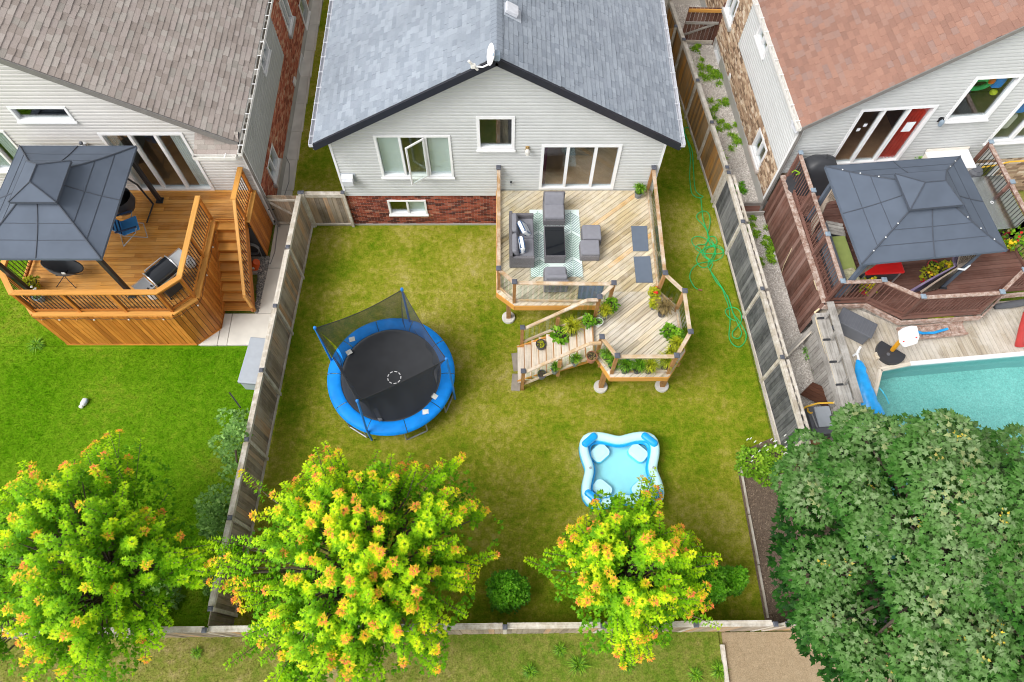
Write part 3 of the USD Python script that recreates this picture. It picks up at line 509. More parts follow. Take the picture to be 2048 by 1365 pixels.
# the open middle sash, hinged at its right, swung out
hg = FM[0] + V3(-2.23, -.05, 0); ang = math.radians(205); sd = V3(math.cos(ang) * .35 - .25, -0.42, 0); sd /= np.linalg.norm(sd); FS = (hg, sd, np.cross(sd, UZ))
m = MB(); W = .62
for a0, a1, z0, z1 in ((0, W, 2.62, 2.67), (0, W, 4.22, 4.27), (0, .05, 2.67, 4.22), (W - .05, W, 2.67, 4.22)): m.fbox(FS, a0, a1, z0, z1, -.02, .02)
sash = part('open_sash', m, 'white', mid, label='casement sash swung open'); part('pane', MB().fbox(FS, .05, W - .05, 2.67, 4.22, -.004, .004), 'clear', sash)
rm = room(mid, FM, .6, 4.4, 1.95, 4.2, 3.0)
part('fireplace', MB().fbox(FM, 2.05, 3.1, 1.96, 2.9, -1.9, -1.3).fbox(FM, 2.0, 3.15, 2.92, 2.98, -1.95, -1.25), 'blackplastic', rm)
part('cabinet', MB().fbox(FM, .75, 1.9, 1.96, 2.7, -2.6, -2.0).fbox(FM, .7, 1.95, 2.71, 2.76, -2.65, -1.95), 'foundation', rm)
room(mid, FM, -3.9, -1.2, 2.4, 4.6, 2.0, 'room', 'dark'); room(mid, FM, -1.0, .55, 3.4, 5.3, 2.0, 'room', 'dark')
wb = [(-3.70, -2.45, .62, 1.36)]
window(mid, FM, *wb[0], mull=(-3.07,), fw=.06, blinds=(None, 'slats'), label='small basement window in the brick base')
masonry(mid, FM, sbox(-5.0, .06, -.16, 1.60), wb, .21, .075, 'brick', 'mortar', 'brick')
masonry(mid, FM, sbox(-.14, .06, 4.73, 1.60), [], .21, .075, 'brick', 'mortar', 'brick', most=0)
part('foundation', MB().fbox(FM, -5.0, 4.73, -.2, .058, -.14, .03), 'foundation', mid)
part('ledger_trim', MB().fbox(FM, -5.0, -.16, 1.602, 1.638, -.02, .034), 'siding', mid)
for a0, a1 in ((-5.0, -4.932), (4.732, 4.80)): part('corner_trim', MB().fbox(FM, a0, a1, 1.64, 4.28, -.14, .034), 'white', mid)
part('corner_trim', MB().fbox(FM, 4.732, 4.78, .06, 1.638, -.14, .034), 'white', mid)
for x, nn in ((-5.0, -1), (4.80, 1)):
    Fs = (V3(x, YF + .15, 0), V3(0, 1, 0), V3(nn, 0, 0)); siding(mid, Fs, sbox(0, 1.64, 13.5, 4.3), [], 'siding', .25, 'side_siding')
    part('side_wall', MB().fbox(Fs, 0, 13.5, -.1, 1.63, -.14, 0), 'mortar', mid)
sl = .592; nrm = math.hypot(1, sl); RX, RZ = -.11, 7.425; y0 = 13.84
planes = [shingles(mid, (-5.32, y0, 4.34), (0, 1, 0), (1 / nrm, 0, sl / nrm), 14, 5.21 * nrm, 'shingle', seed=21),
          shingles(mid, (5.10, y0, 4.34), (0, 1, 0), (-1 / nrm, 0, sl / nrm), 14, 5.21 * nrm, 'shingle', seed=22)]
finish_shingles(mid, planes, 'shingle')
y = y0 - .01; i = 0
while y < y0 + 13.5:    # bent cap shingles along the ridge
    m = MB(); h = .014
    for sgn in (-1, 1):
        a = V3(RX, y, RZ + .028 + h); b = V3(RX + sgn * .15, y, RZ + .028 + h - .15 * sl); m.add([a, b, b + V3(0, .155, -.010), a + V3(0, .155, -.010), a - UZ * .012, b - UZ * .012], [[0, 1, 2], [0, 2, 3], [0, 4, 5], [0, 5, 1]], .1 + .25 * rng.random())
    part('ridge_cap', m, 'shingle', mid); y += .143
for sgn, x1 in ((-1, -5.36), (1, 5.14)):
    a = V3(RX, y0 - .03, RZ - .135); b = V3(x1, y0 - .03, 4.34 - .135 - .02)
    part('rake_fascia', MB().beam(a, b, .035, .21, UZ), 'fascia', mid)
    part('soffit', MB().beam(a + V3(0, .17, -.07), b + V3(0, .17, -.07), .32, .02), 'white', mid)
gutter(mid, V3(-5.33, y0 - .05, 4.30), V3(-5.33, 27.5, 4.30), V3(-1, 0, 0), ticks='gutter'); gutter(mid, V3(5.11, y0 - .05, 4.30), V3(5.11, 27.5, 4.30), V3(1, 0, 0), ticks='gutter')
# ---- things on the middle house
p = at(1014, 21, 7.28)
t = thing('roof_vent', 'square grey metal vent standing on the grey roof right of the ridge', 'vent', p)
R = trimesh.transformations.rotation_matrix(math.atan(sl), [0, 1, 0])[:3, :3]
part('hood', MB().rbox(p + V3(.12, 0, .03), (.36, .34, .13), .03, R=R), 'gutter', t, smooth=True); part('flashing', MB().rbox(p + V3(.14, 0, -.075), (.52, .46, .02), .009, R=R), 'resin', t)
d0 = V3(-.2, 13.72, 7.5)
t = thing('satellite_dish', 'white satellite dish and its feed arm bolted to the gable peak of the grey roof', 'satellite dish', d0)
dn = V3(-.93, -.22, .28); dn /= np.linalg.norm(dn); _, s1, s2 = frame_of(dn); m = MB(); v, f = [], []
for i in range(7):
    for j in range(20):
        rr = i / 6; th = j * 2 * np.pi / 20; v.append(d0 + V3(-.02, -.02, .12) + .27 * rr * (math.cos(th) * s1 * .9 + math.sin(th) * s2) + dn * (.09 * rr * rr - .05))
for i in range(6):
    for j in range(20):
        a, b = i * 20 + j, i * 20 + (j + 1) % 20; f += [[a, b, b + 20], [a, b + 20, a + 20]]
part('dish', m.add(v, f), 'white', t, smooth=True)
part('bracket', MB().beam(d0 + V3(.05, .1, -.1), d0 + V3(.02, 0, .1), .06, .06).rbox(d0 + V3(.1, -.02, .08), (.16, .18, .22), .04), 'capblue', t)
part('feed_arm', MB().tube([d0 + V3(-.02, -.06, -.1), d0 + V3(-.25, -.14, -.16), d0 + V3(-.46, -.16, -.12)], .022), 'white', t)
part('receiver', MB().rbox(d0 + V3(-.48, -.16, -.11), (.12, .1, .12), .03).tube([d0 + V3(-.58, -.2, .08), d0 + V3(-.38, -.12, -.26)], .035), 'offwhite', t)
def wall_lamp(px, py, F, label, big=1.0, mat='black'):
    c = on(px, py, F[0], F[2]); n = F[2]
    t = thing('wall_lamp', label, 'wall lamp', c)
    part('back_plate', MB().rbox(c + n * .02, (.12, .05, .2 * big), .02), mat, t); part('arm', MB().tube([c + n * .03 + UZ * .08, c + n * .12 + UZ * .13, c + n * .15 + UZ * .06], .015), mat, t)
    part('lantern', MB().lathe([(.0, .1), (.05, .08), (.075, .02), (.06, -.12), (.02, -.14), (0, -.14)], c + n * .15, 8), 'offwhite' if mat != 'black' else 'capblue', t, smooth=True)
    return t
M['brass'] = plain('brass', (0.36, 0.23, 0.08), 0.4, metal=.4)
wall_lamp(1055, 296, FM, 'brass-toned wall lantern between the square window and the sliding door', mat='brass')
c = on(697, 356, *(FM[0], FM[2]))
t = thing('exhaust_hood', 'grey box-shaped exhaust hood low on the pale siding left of the triple window', 'exhaust hood', c)
m = MB(); O = c + V3(0, -.02, 0)
m.add([O + V3(*q) for q in ((-.16, 0, .2), (.16, 0, .2), (.16, -.22, .1), (-.16, -.22, .1), (-.16, 0, -.12), (.16, 0, -.12), (.16, -.2, -.12), (-.16, -.2, -.12))], [[0, 1, 2], [0, 2, 3], [3, 2, 6], [3, 6, 7], [0, 3, 7], [0, 7, 4], [1, 5, 6], [1, 6, 2]])
part('hood', m, 'gutter', t); part('top_flap', MB().slab([O + V3(-.17, 0, .215), O + V3(.17, 0, .215), O + V3(.17, -.15, .16), O + V3(-.17, -.15, .16)], .02), 'white', t); part('wall_plate', MB().fbox((O, V3(1, 0, 0), V3(0, -1, 0)), -.21, .24, -.15, .24, -.01, .014), 'resin', t)
c = on(1022, 364, *(FM[0], FM[2]))
t = thing('outdoor_tap', 'small outdoor tap on the siding beside the sliding door', 'tap', c)
part('spout', MB().tube([c, c + V3(0, -.08, .0), c + V3(0, -.11, -.06)], .018), 'steel', t); part('wheel_handle', MB().lathe([(0, .07), (.035, .07), (.035, .055), (0, .055)], c + V3(0, -.06, 0), 8), 'blackplastic', t)

# ---- the left house: warm siding gable, tan roof, red brick side
lh = thing('house', 'left house with tan shingle roof, warm white gable and brick side wall', 'house', (-11, 20, 0))
FL = FM; wl = [(-13.28, -11.72, 4.92, 5.46), (-11.38, -9.0, 1.9, 4.46), (-16.4, -13.93, 2.82, 4.55)]
window(lh, FL, *wl[0], label='long narrow dark window high in the gable')
window(lh, FL, *wl[1], mull=(-10.55, -9.82), name='sliding_door', sill=False, fw=.085, blinds=((0, .45, 'curtain'), None, (.45, 1, 'curtain')), label='white sliding glass door with pale curtains')
window(lh, FL, *wl[2], mull=(-15.2, -14.6), blinds=((0, 1, 'curtain'), (0, 1, 'curtain'), (0.2, 1, 'curtain')), label='wide window behind the grey canopy')
lsl = .629; ln = math.hypot(1, lsl); LEX, LEZ = -7.40, 4.37
siding(lh, FL, Polygon([(-22, 0), (-7.66, 0), (-7.66, 4.32), (-16.2, 4.32 + 8.54 * lsl), (-22, 6.2)]), wl, 'siding_left')
part('corner_trim', MB().fbox(FL, -7.658, -7.59, 0.3, 4.2, -.14, .034), 'white', lh)
part('downpipe', MB().tube([V3(-7.54, 13.98, 4.1), V3(-7.54, 14.06, 3.8), V3(-7.54, 14.07, .3), V3(-7.48, 13.98, .12)], .045, 6), 'greyfascia', lh)
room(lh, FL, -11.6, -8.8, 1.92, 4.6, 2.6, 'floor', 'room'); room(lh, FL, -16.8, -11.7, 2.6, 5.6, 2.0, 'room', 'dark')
planes = [shingles(lh, (LEX, 13.84, LEZ), (0, 1, 0), (-1 / ln, 0, lsl / ln), 13, 8.9 * ln, 'shingle_tan', seed=31, wmin=.2, wmax=.36, expo=.15),
          shingles(lh, (LEX - .02, 13.52, 4.24), (-1, 0, 0), (0, .93, .367), 1.22, .66, 'shingle_tan', seed=32, name='return_roof')]
finish_shingles(lh, planes, 'shingle_tan')
part('far_roof', MB().slab([V3(-16.3, 13.84, LEZ + 8.9 * lsl), V3(-16.3, 27, LEZ + 8.9 * lsl), V3(-22, 27, 6.2), V3(-22, 13.84, 6.2)], .05), 'sheath', lh)
a = V3(LEX, 13.80, LEZ - .07); b = V3(-16.3, 13.80, LEZ + 8.9 * lsl - .07)
part('rake_fascia', MB().beam(a + (b - a) * .005, b, .03, .17), 'greyfascia', lh); part('soffit', MB().beam(a + (b - a) * .12 + V3(0, .18, -.08), b + V3(0, .18, -.08), .33, .02), 'white', lh)
part('return_soffit', MB().box((-8.02, 13.82, 4.14), (1.26, .6, .06)), 'white', lh); part('return_side', MB().slab([V3(-8.64, 13.52, 4.17), V3(-8.64, 14.12, 4.40), V3(-8.64, 14.12, 4.17)], .03), 'greyfascia', lh)
gutter(lh, V3(-7.45, 13.50, 4.22), V3(-8.64, 13.50, 4.22), V3(0, -1, 0), 'offwhite', 2.0)
gutter(lh, V3(LEX + .01, 13.46, 4.30), V3(LEX + .01, 26.5, 4.30), V3(1, 0, 0), 'offwhite', .58, True)
FLS = (V3(-7.66, YF + .14, 0), V3(0, 1, 0), V3(1, 0, 0)); yy = lambda y: y - YF - .14
ws = [(yy(17.82), yy(18.92), 3.06, 3.62), (yy(21.2), yy(22.1), 1.74, 3.05), (yy(15.25), yy(16.3), .78, 1.6), (yy(20.95), yy(21.85), -.02, .32), (yy(23.2), yy(24.2), .25, 1.35)]
window(lh, FLS, *ws[0], mull=((ws[0][0] + ws[0][1]) / 2,), fw=.08, label='small double window under the eave'); window(lh, FLS, *ws[1], mull=(ws[1][0] + .45,), label='tall window in the brick'); window(lh, FLS, *ws[2], mull=(ws[2][0] + .5,), label='basement window beside the fence gate'); window(lh, FLS, *ws[3], fw=.05, sill=False); window(lh, FLS, *ws[4])
for wq in ws: part('dark_recess', MB().fbox(FLS, wq[0] + .02, wq[1] - .02, wq[2] + .02, wq[3] - .02, -.5, -.45), 'dark', lh)
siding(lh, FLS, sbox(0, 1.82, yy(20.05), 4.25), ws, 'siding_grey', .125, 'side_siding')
masonry(lh, FLS, unary_union([sbox(0, .36, yy(20.05), 1.81), sbox(yy(20.06), .36, 12.5, 4.25)]), ws, .21, .075, 'brick_orange', 'mortar', 'brick')
part('foundation', fpoly(FLS, sbox(0, -.2, 12.5, .355).difference(sbox(*[ws[3][i] for i in (0, 2, 1, 3)])), -.14, .17), 'foundation', lh)
part('sill_stone', MB().fbox(FLS, ws[1][0] - .08, ws[1][1] + .08, 1.60, 1.69, -.02, .13), 'foundation', lh); part('sill_stone', MB().fbox(FLS, ws[2][0] - .08, ws[2][1] + .08, .63, .73, -.02, .13), 'mortar', lh)
for wq in (ws[1], ws[2], ws[4]):
    for k in range(9): part('lintel_brick', MB().fbox(FLS, wq[0] + (wq[1] - wq[0]) * k / 9 + .005, wq[0] + (wq[1] - wq[0]) * (k + 1) / 9 - .005, wq[3] + .005, wq[3] + .2, -.004, .045), 'brick_orange', lh)
part('wall_vent', MB().fbox(FLS, yy(20.0), yy(20.3), .42, .62, 0, .06), 'white', lh)
c = on(170, 288, FL[0], FL[2])
t = thing('security_camera', 'small white security camera fixed to the left gable beside the grey canopy', 'camera', c)
part('mount', MB().rbox(c + V3(0, -.02, 0), (.16, .05, .14), .02), 'white', t); part('lens_head', MB().rbox(c + V3(-.01, -.14, .02), (.12, .2, .11), .04), 'white', t); part('light', MB().rbox(c + V3(0, -.12, .16), (.1, .1, .1), .04), 'resindark', t)

# ---- the right house, turned a little: pale siding, stone base, red-brown roof
RA = math.radians(4.5); RC = V3(9.0, 14.8, 0); RE = V3(math.cos(RA), math.sin(RA), 0); RB = V3(-math.sin(RA), math.cos(RA), 0)
def rl(u, v, z=0.0): return RC + RE * u + RB * v + UZ * z
rh = thing('house', 'right house with reddish-brown roof, pale siding and tan stone base', 'house', rl(6, 6))
FR = (RC, RE, -RB); wr = [(1.42, 3.72, 2.12, 4.58), (4.22, 5.62, 3.86, 5.6), (6.25, 8.4, 2.72, 4.6), (6.2, 7.6, .75, 1.72)]
window(rh, FR, *wr[0], mull=(2.17, 2.93), name='sliding_door', sill=False, fw=.085, blinds=(None, None, (0, 1, 'redcurtain')), label='white sliding door with a red curtain in its right pane')
window(rh, FR, *wr[1], fw=.1, label='tall window under the red-brown roof'); window(rh, FR, *wr[2], mull=(7.05,), fw=.1, label='window at the right edge behind the brown rail'); window(rh, FR, *wr[3], mull=(6.9,), fw=.07)
rsl = .725; rn = math.hypot(1, rsl)
siding(rh, FR, Polygon([(0, 1.9), (16, 1.9), (16, 6.0), (9.5, 4.05 + 9.5 * rsl), (0, 4.05)]), wr, 'siding')
masonry(rh, FR, sbox(5.0, .06, 9.5, 1.88), [wr[3]], .28, .11, 'stone', 'mortar_tan', 'stone', rough=.6, most=120, seed=8)
part('lower_wall', MB().fbox(FR, 0, 5.0, -.1, 1.89, -.14, 0), 'mortar_tan', rh)
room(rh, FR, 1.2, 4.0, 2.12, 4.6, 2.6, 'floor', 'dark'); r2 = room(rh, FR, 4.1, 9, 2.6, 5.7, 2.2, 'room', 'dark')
part('paper_notice', MB().fbox(FR, 3.17, 3.45, 3.45, 3.85, -.036, -.03), 'pillow', rh); part('paper_notice', MB().fbox(FR, 1.7, 1.8, 3.6, 3.72, -.036, -.03), 'pillow', rh); part('paper_notice', MB().fbox(FR, 1.83, 1.93, 3.78, 3.9, -.036, -.03), 'pillow', rh)
# toys heaped inside the tall window
g = MB(); th = np.linspace(0, 2 * np.pi, 24, endpoint=False); cc = RC + RE * 4.85 - RB * -.32 + UZ * 4.92
g.tube([cc + RE * .32 * math.cos(q) + UZ * .18 * math.sin(q) + RB * .05 for q in th], .07, 8, closed=True); part('green_ring', g, 'hose', r2, smooth=True)
part('blue_ball', MB().rbox(rl(5.40, .35, 4.98), (.34, .2, .4), .09), 'bluepad', r2, smooth=True); part('orange_toy', MB().rbox(rl(5.12, .3, 5.08), (.18, .15, .2), .07), 'orange', r2, smooth=True); part('lime_toy', MB().rbox(rl(5.42, .26, 4.66), (.2, .15, .16), .06), 'lime', r2, smooth=True)
part('blue_bin', MB().rbox(rl(6.75, .35, 3.95), (.5, .2, .55), .09), 'bluepad', r2, smooth=True); part('sack', MB().rbox(rl(6.75, .35, 3.3), (.4, .2, .6), .09), 'cream', r2, smooth=True)
planes = [shingles(rh, rl(-.22, -.16, 4.12), RB, RE / rn + UZ * (rsl / rn), 13, 9.6 * rn, 'shingle_red', seed=41, wmin=.22, wmax=.36, expo=.15)]
finish_shingles(rh, planes, 'shingle_red')
part('far_roof', MB().slab([rl(9.4, -.16, 4.12 + 9.6 * rsl), rl(9.4, 12, 4.12 + 9.6 * rsl), rl(16, 12, 6.0), rl(16, -.16, 6)], .05), 'sheath', rh)
a = rl(-.24, -.18, 4.05); b = rl(9.4, -.18, 4.05 + 9.62 * rsl); part('rake_fascia', MB().beam(a, b, .03, .13), 'greyfascia', rh); part('soffit', MB().beam(a + RB * .1 - UZ * .05, b + RB * .1 - UZ * .05, .16, .02), 'white', rh)
gutter(rh, rl(-.23, -.2, 4.08), rl(-.23, 12.5, 4.08), -RE, 'offwhite', .62)
FRS = (RC, RB, -RE); wz = [(3.8, 4.85, 3.06, 3.62), (1.2, 2.22, .62, 1.54), (6.82, 7.66, -.05, .33), (6.9, 7.9, 1.72, 2.75)]
window(rh, FRS, *wz[0], mull=(4.33,), fw=.1, label='small double window under the gutter'); window(rh, FRS, *wz[1], mull=(1.72,), fw=.08, label='basement window in the stone'); window(rh, FRS, *wz[2], fw=.06, sill=False); window(rh, FRS, *wz[3], mull=(7.4,), fw=.08)
for wq in wz: part('dark_recess', MB().fbox(FRS, wq[0] + .02, wq[1] - .02, wq[2] + .02, wq[3] - .02, -.5, -.45), 'dark', rh)
siding(rh, FRS, sbox(0.0, 1.80, 5.9, 3.98), wz, 'siding', .125, 'side_siding')
masonry(rh, FRS, unary_union([sbox(0, .40, 5.9, 1.79), sbox(5.91, .40, 12.5, 3.98)]), wz, .20, .085, 'stone', 'mortar_tan', 'stone', rough=.6, proud=.014, seed=9)
part('foundation', fpoly(FRS, sbox(-.02, -.2, 12.5, .395).difference(sbox(wz[2][0], wz[2][2], wz[2][1], wz[2][3])), -.14, .18), 'foundation', rh)
part('sill_stone', MB().fbox(FRS, 6.8, 8.0, 1.56, 1.67, -.02, .13), 'foundation', rh); part('sill_stone', MB().fbox(FRS, 1.1, 2.32, .46, .57, -.02, .13), 'mortar', rh); part('wall_vent', MB().fbox(FRS, 5.5, 5.7, .45, .65, 0, .05), 'white', rh)
part('corner_trim', MB().fbox(FR, -.07, -.001, .4, 3.98, -.14, .04), 'white', rh)
part('downpipe', MB().tube([rl(-.16, -.12, 4.0), rl(-.1, -.08, 3.7), rl(-.1, -.08, .3), rl(-.15, -.22, .1)], .05, 6), 'greyfascia', rh)
part('downpipe_elbow', MB().tube([rl(-.32, .25, 4.0), rl(-.3, .2, 3.85), rl(-.16, .05, 3.7)], .06, 6), 'gutter', rh)
wall_lamp(1880, 238, FR, 'black wall lantern between the red-curtained door and the tall window')
# ================================================================ FENCES
def lerp(a, b, t): return a + (b - a) * t
def cap_mesh(c, s=.13, h=.05): return MB().add([c + V3(x * s / 2, y * s / 2, z) for z in (0, h * .55) for x, y in ((-1, -1), (1, -1), (1, 1), (-1, 1))] + [c + V3(x * s * .28, y * s * .28, h) for x, y in ((-1, -1), (1, -1), (1, 1), (-1, 1))],
    [[0, 2, 1], [0, 3, 2]] + [f for k in (0, 4) for i in range(4) for f in ([k + i, k + (i + 1) % 4, k + 4 + (i + 1) % 4], [k + i, k + 4 + (i + 1) % 4, k + 4 + i])] + [[8, 9, 10], [8, 10, 11]])
def fence(name, label, p0, p1, h=1.72, bw=.14, mat='fence', capmat='fencecap', posts=(), face=0.0, capw=.14, inner=1, tonef=None, caps='slate', shadow=False, group=None, lift=0.0, railmat=None, capoff=-.01):
    """a board fence from p0 to p1: every board, rail, post and post cap is a piece; inner = side (+1 left of travel) whose rails show"""
    p0, p1 = np.array([*p0, lift], float), np.array([*p1, lift], float); L = np.linalg.norm(p1 - p0); d = (p1 - p0) / L; s = V3(-d[1], d[0], 0) * inner; railmat = railmat or capmat
    t = thing(name, label, 'fence', (p0 + p1) / 2, group); k = int(round(L / bw)); w = L / k
    for i in range(k):
        c = p0 + d * (i + .5) * w; hh = h - .03 - (.02 * rng.random() if not capw else 0); r = rng.random() if tonef is None else tonef((i + .5) / k)
        part('board', MB().beam(c + UZ * .04 + s * .004 * rng.normal(), c + UZ * hh + s * .004 * rng.normal(), w - (.014 if mat == 'fencegrey' else .008), .02, s, r), mat, t)
        if shadow and i % 2 == 0:
            part('back_board', MB().beam(c - s * .10 + UZ * .04, c - s * .10 + UZ * (h + .02), w * .62, .02, s), capmat, t)
    n = max(1, int(round(L / 2.4))); ps = list(posts) or [i / n for i in range(n + 1)]
    for q in ps:
        c = p0 + d * L * q; part('post', MB().beam(c + s * .03, c + s * .03 + UZ * (h + .10), .09, .09, s), railmat, t); part('post_cap', cap_mesh(c + s * .03 + UZ * (h + .10), .12), caps, t)
    for a, b in zip(ps[:-1], ps[1:]):
        A, B = p0 + d * (L * a + .05), p0 + d * (L * b - .05)
        part('bottom_rail', MB().beam(A + s * .035 + UZ * .12, B + s * .035 + UZ * .12, .04, .09), railmat, t)
        if capw:
            part('top_rail', MB().beam(A + s * .03 + UZ * (h - .09), B + s * .03 + UZ * (h - .09), .04, .09), railmat, t)
            part('cap_board', MB().beam(A + s * capoff + UZ * h, B + s * capoff + UZ * h, capw, .035), capmat, t)
            if shadow: part('outer_cap', MB().beam(A - s * .155 + UZ * h, B - s * .155 + UZ * h, .075, .035), capmat, t)
    return t
fence('board_fence', 'weathered brown board fence between the left lawn and the trampoline yard', (-7.05, 1.36), (-6.40, 14.05), 1.74, posts=(.03, .20, .362, .52, .68, .84, 1.0), inner=-1)
fence('board_fence', 'short brown board fence joining the middle house to the gate post', (-6.30, 14.10), (-5.02, 14.10), 1.72, inner=-1, posts=(0, 1), caps='slate')
g0, g1 = V3(-7.62, 14.16, 0), V3(-6.46, 14.12, 0)
gate = thing('garden_gate', 'brown wooden gate with a diagonal brace across the concrete walk', 'gate', (g0 + g1) / 2)
for i in range(8):
    c = lerp(g0, g1, (i + .5) / 8); part('board', MB().beam(c + UZ * .06, c + UZ * (1.58 - .05 * (i in (0,))), .135, .02, (0, 1, 0), rng.random() * .8 + .2), 'fence', gate)
for z in (.12, 1.38): part('rail', MB().beam(g0 + V3(.03, -.03, z), g1 + V3(-.03, -.03, z), .035, .09), 'fencecap', gate)
part('brace', MB().beam(g0 + V3(.05, -.032, 1.32), g1 + V3(-.05, -.032, .2), .03, .085), 'fencecap', gate); part('latch', MB().rbox(g0 + V3(.08, -.06, .9), (.2, .03, .04), .012), 'black', gate); part('hinge', MB().rbox(g1 + V3(-.06, -.06, 1.45), (.12, .03, .05), .012), 'black', gate)
fence('board_fence', 'long board fence along the bottom of the yard under the trees', (-14.6, 1.22), (6.62, 1.25), 1.72, mat='fence', capoff=.06, posts=(.015, .12, .235, .355, .47, .58, .69, .80, .905, .995), inner=1)
fence('board_fence', 'grey board fence behind the big dark maple in the right corner', (6.74, 1.25), (13.5, 1.36), 1.72, capoff=.06, posts=(.01, .36, .7, 1), inner=1)
fence('board_fence', 'orange-stained board fence beside the right eave of the middle house', (6.33, 23.0), (7.33, 15.06), 1.74, mat='fenceorange', posts=(0, .27, .52, .76, 1.0), inner=-1, capw=.13)
fence('board_fence', 'dark grey board fence beside the green hose', (7.36, 14.86), (8.17, 5.75), 1.72, mat='fencegrey', posts=(0, .21, .475, .72, .985), inner=-1, capw=.10, shadow=True)
# pieces at the top of the right-hand side yard
g0, g1 = V3(7.02, 22.75, 0), V3(8.35, 22.72, 0)
gate = thing('garden_gate', 'dark wooden gate with an orange top rail at the far end of the gravel strip', 'gate', (g0 + g1) / 2)
for i in range(9):
    c = lerp(g0, g1, (i + .5) / 9); part('board', MB().beam(c + UZ * .05, c + UZ * 1.66, .132, .02, (0, 1, 0)), 'brownskirt', gate)
for z, m_, hh in ((.12, 'fencecap', .14), (1.0, 'greywood', .10), (1.55, 'honeyrail', .13)): part('rail', MB().beam(g0 + V3(.02, -.035, z), g1 + V3(-.05, -.035, z), .04, hh), m_, gate)
part('brace', MB().beam(g0 + V3(.04, -.035, .42), g1 + V3(-.2, -.035, .95), .035, .08), 'greywood', gate); part('end_post', MB().beam(g1, g1 + UZ * 1.85, .10, .10, (0, 1, 0)), 'brownskirt', gate)
fence('board_fence', 'short orange-brown fence closing the side yard at the far end', (5.25, 21.6), (6.4, 21.6), 1.7, mat='fenceorange', posts=(0, .97), inner=-1, capw=0)
# low timber retaining frame across the gravel
t = thing('retaining_frame', 'low two-board timber frame across the gravel beside the brown deck skirt', 'retaining wall', (8.4, 14.7, 0))
for y in (14.85, 14.45): part('board', MB().beam(V3(7.72, y, .1), V3(8.98, y + .06, .1), .05, .2), 'greywood', t)
part('infill_board', MB().beam(V3(7.74, 14.66, .03), V3(8.96, 14.7, .03), .34, .03), 'brown', t)
t = thing('fallen_plank', 'grey plank leaning between the gravel and the foot of the brown skirt', 'plank', (9.2, 9.4, 0))
part('plank', MB().beam(V3(8.62, 9.0, .08), V3(9.5, 9.78, .62), .16, .05, (0, 0, 1)), 'greywood', t); part('batten', MB().beam(V3(8.66, 8.96, .16), V3(9.52, 9.72, .70), .05, .06, (0, 0, 1)), 'fencecap', t)
g1_, g2_, g3_, g4_ = at(1625, 765, .35), at(1690, 800, .35), at(1680, 835, .35), at(1600, 790, .35)
t = thing('leaning_panel', 'dark brown wooden panel leaning over the gravel by the pool equipment', 'panel', (9.5, 7.6, 0))
for i in range(4):
    a, b = i / 4 + .006, (i + 1) / 4 - .006; part('board', MB().slab([lerp(g1_, g4_, a), lerp(g1_, g4_, b), lerp(g2_, g3_, b) + UZ * .12, lerp(g2_, g3_, a) + UZ * .12], .03), 'darkboard', t)

# ================================================================ DECKS
def boards(deck, poly, z, ang, w, mat, gap=.007, th=.03, name='deck_board', tonef=None):
    c, s = math.cos(ang), math.sin(ang); x0, y0, x1, y1 = poly.bounds; cx, cy = (x0 + x1) / 2, (y0 + y1) / 2; D = math.hypot(x1 - x0, y1 - y0) / 2 + 1; k = int(D / w) + 1
    for i in range(-k, k):
        o = (i + .5) * w; q = Polygon([(cx - c * D - s * (o - w / 2 + gap / 2), cy - s * D + c * (o - w / 2 + gap / 2)), (cx + c * D - s * (o - w / 2 + gap / 2), cy + s * D + c * (o - w / 2 + gap / 2)), (cx + c * D - s * (o + w / 2 - gap / 2), cy + s * D + c * (o + w / 2 - gap / 2)), (cx - c * D - s * (o + w / 2 - gap / 2), cy - s * D + c * (o + w / 2 - gap / 2))])
        g = q.intersection(poly)
        # long runs are butted from several lengths of board
        for piece in getattr(g, 'geoms', [g]):
            if piece.is_empty or piece.geom_type != 'Polygon' or piece.area < .01: continue
            pr = np.array(piece.exterior.coords) @ V3(c, s); a, b = pr.min(), pr.max(); cuts = [a] + ([a + (b - a) * rng.uniform(.3, .7)] if b - a > 3.0 else []) + [b]
            for u, v in zip(cuts[:-1], cuts[1:]):
                m = (u + v) / 2; cc = V3(c, s) * m; n2 = V3(-s, c); hl = (v - u) / 2 - (.002 if len(cuts) > 2 else -.1)
                mid_o = (np.array([piece.centroid.x, piece.centroid.y]) @ n2); ctr = cc + n2 * mid_o
                clip = Polygon([ctr + V3(c, s) * hl * a_ + n2 * .5 * b_ for a_, b_ in ((-1, -1), (1, -1), (1, 1), (-1, 1))]); p2 = piece.intersection(clip)
                mb = MB().prism(p2, z - th, z + rng.normal(0, .0012), None if tonef is None else tonef(p2.centroid.x, p2.centroid.y), (c, s))
                if mb.v: part(name, mb, mat, deck)
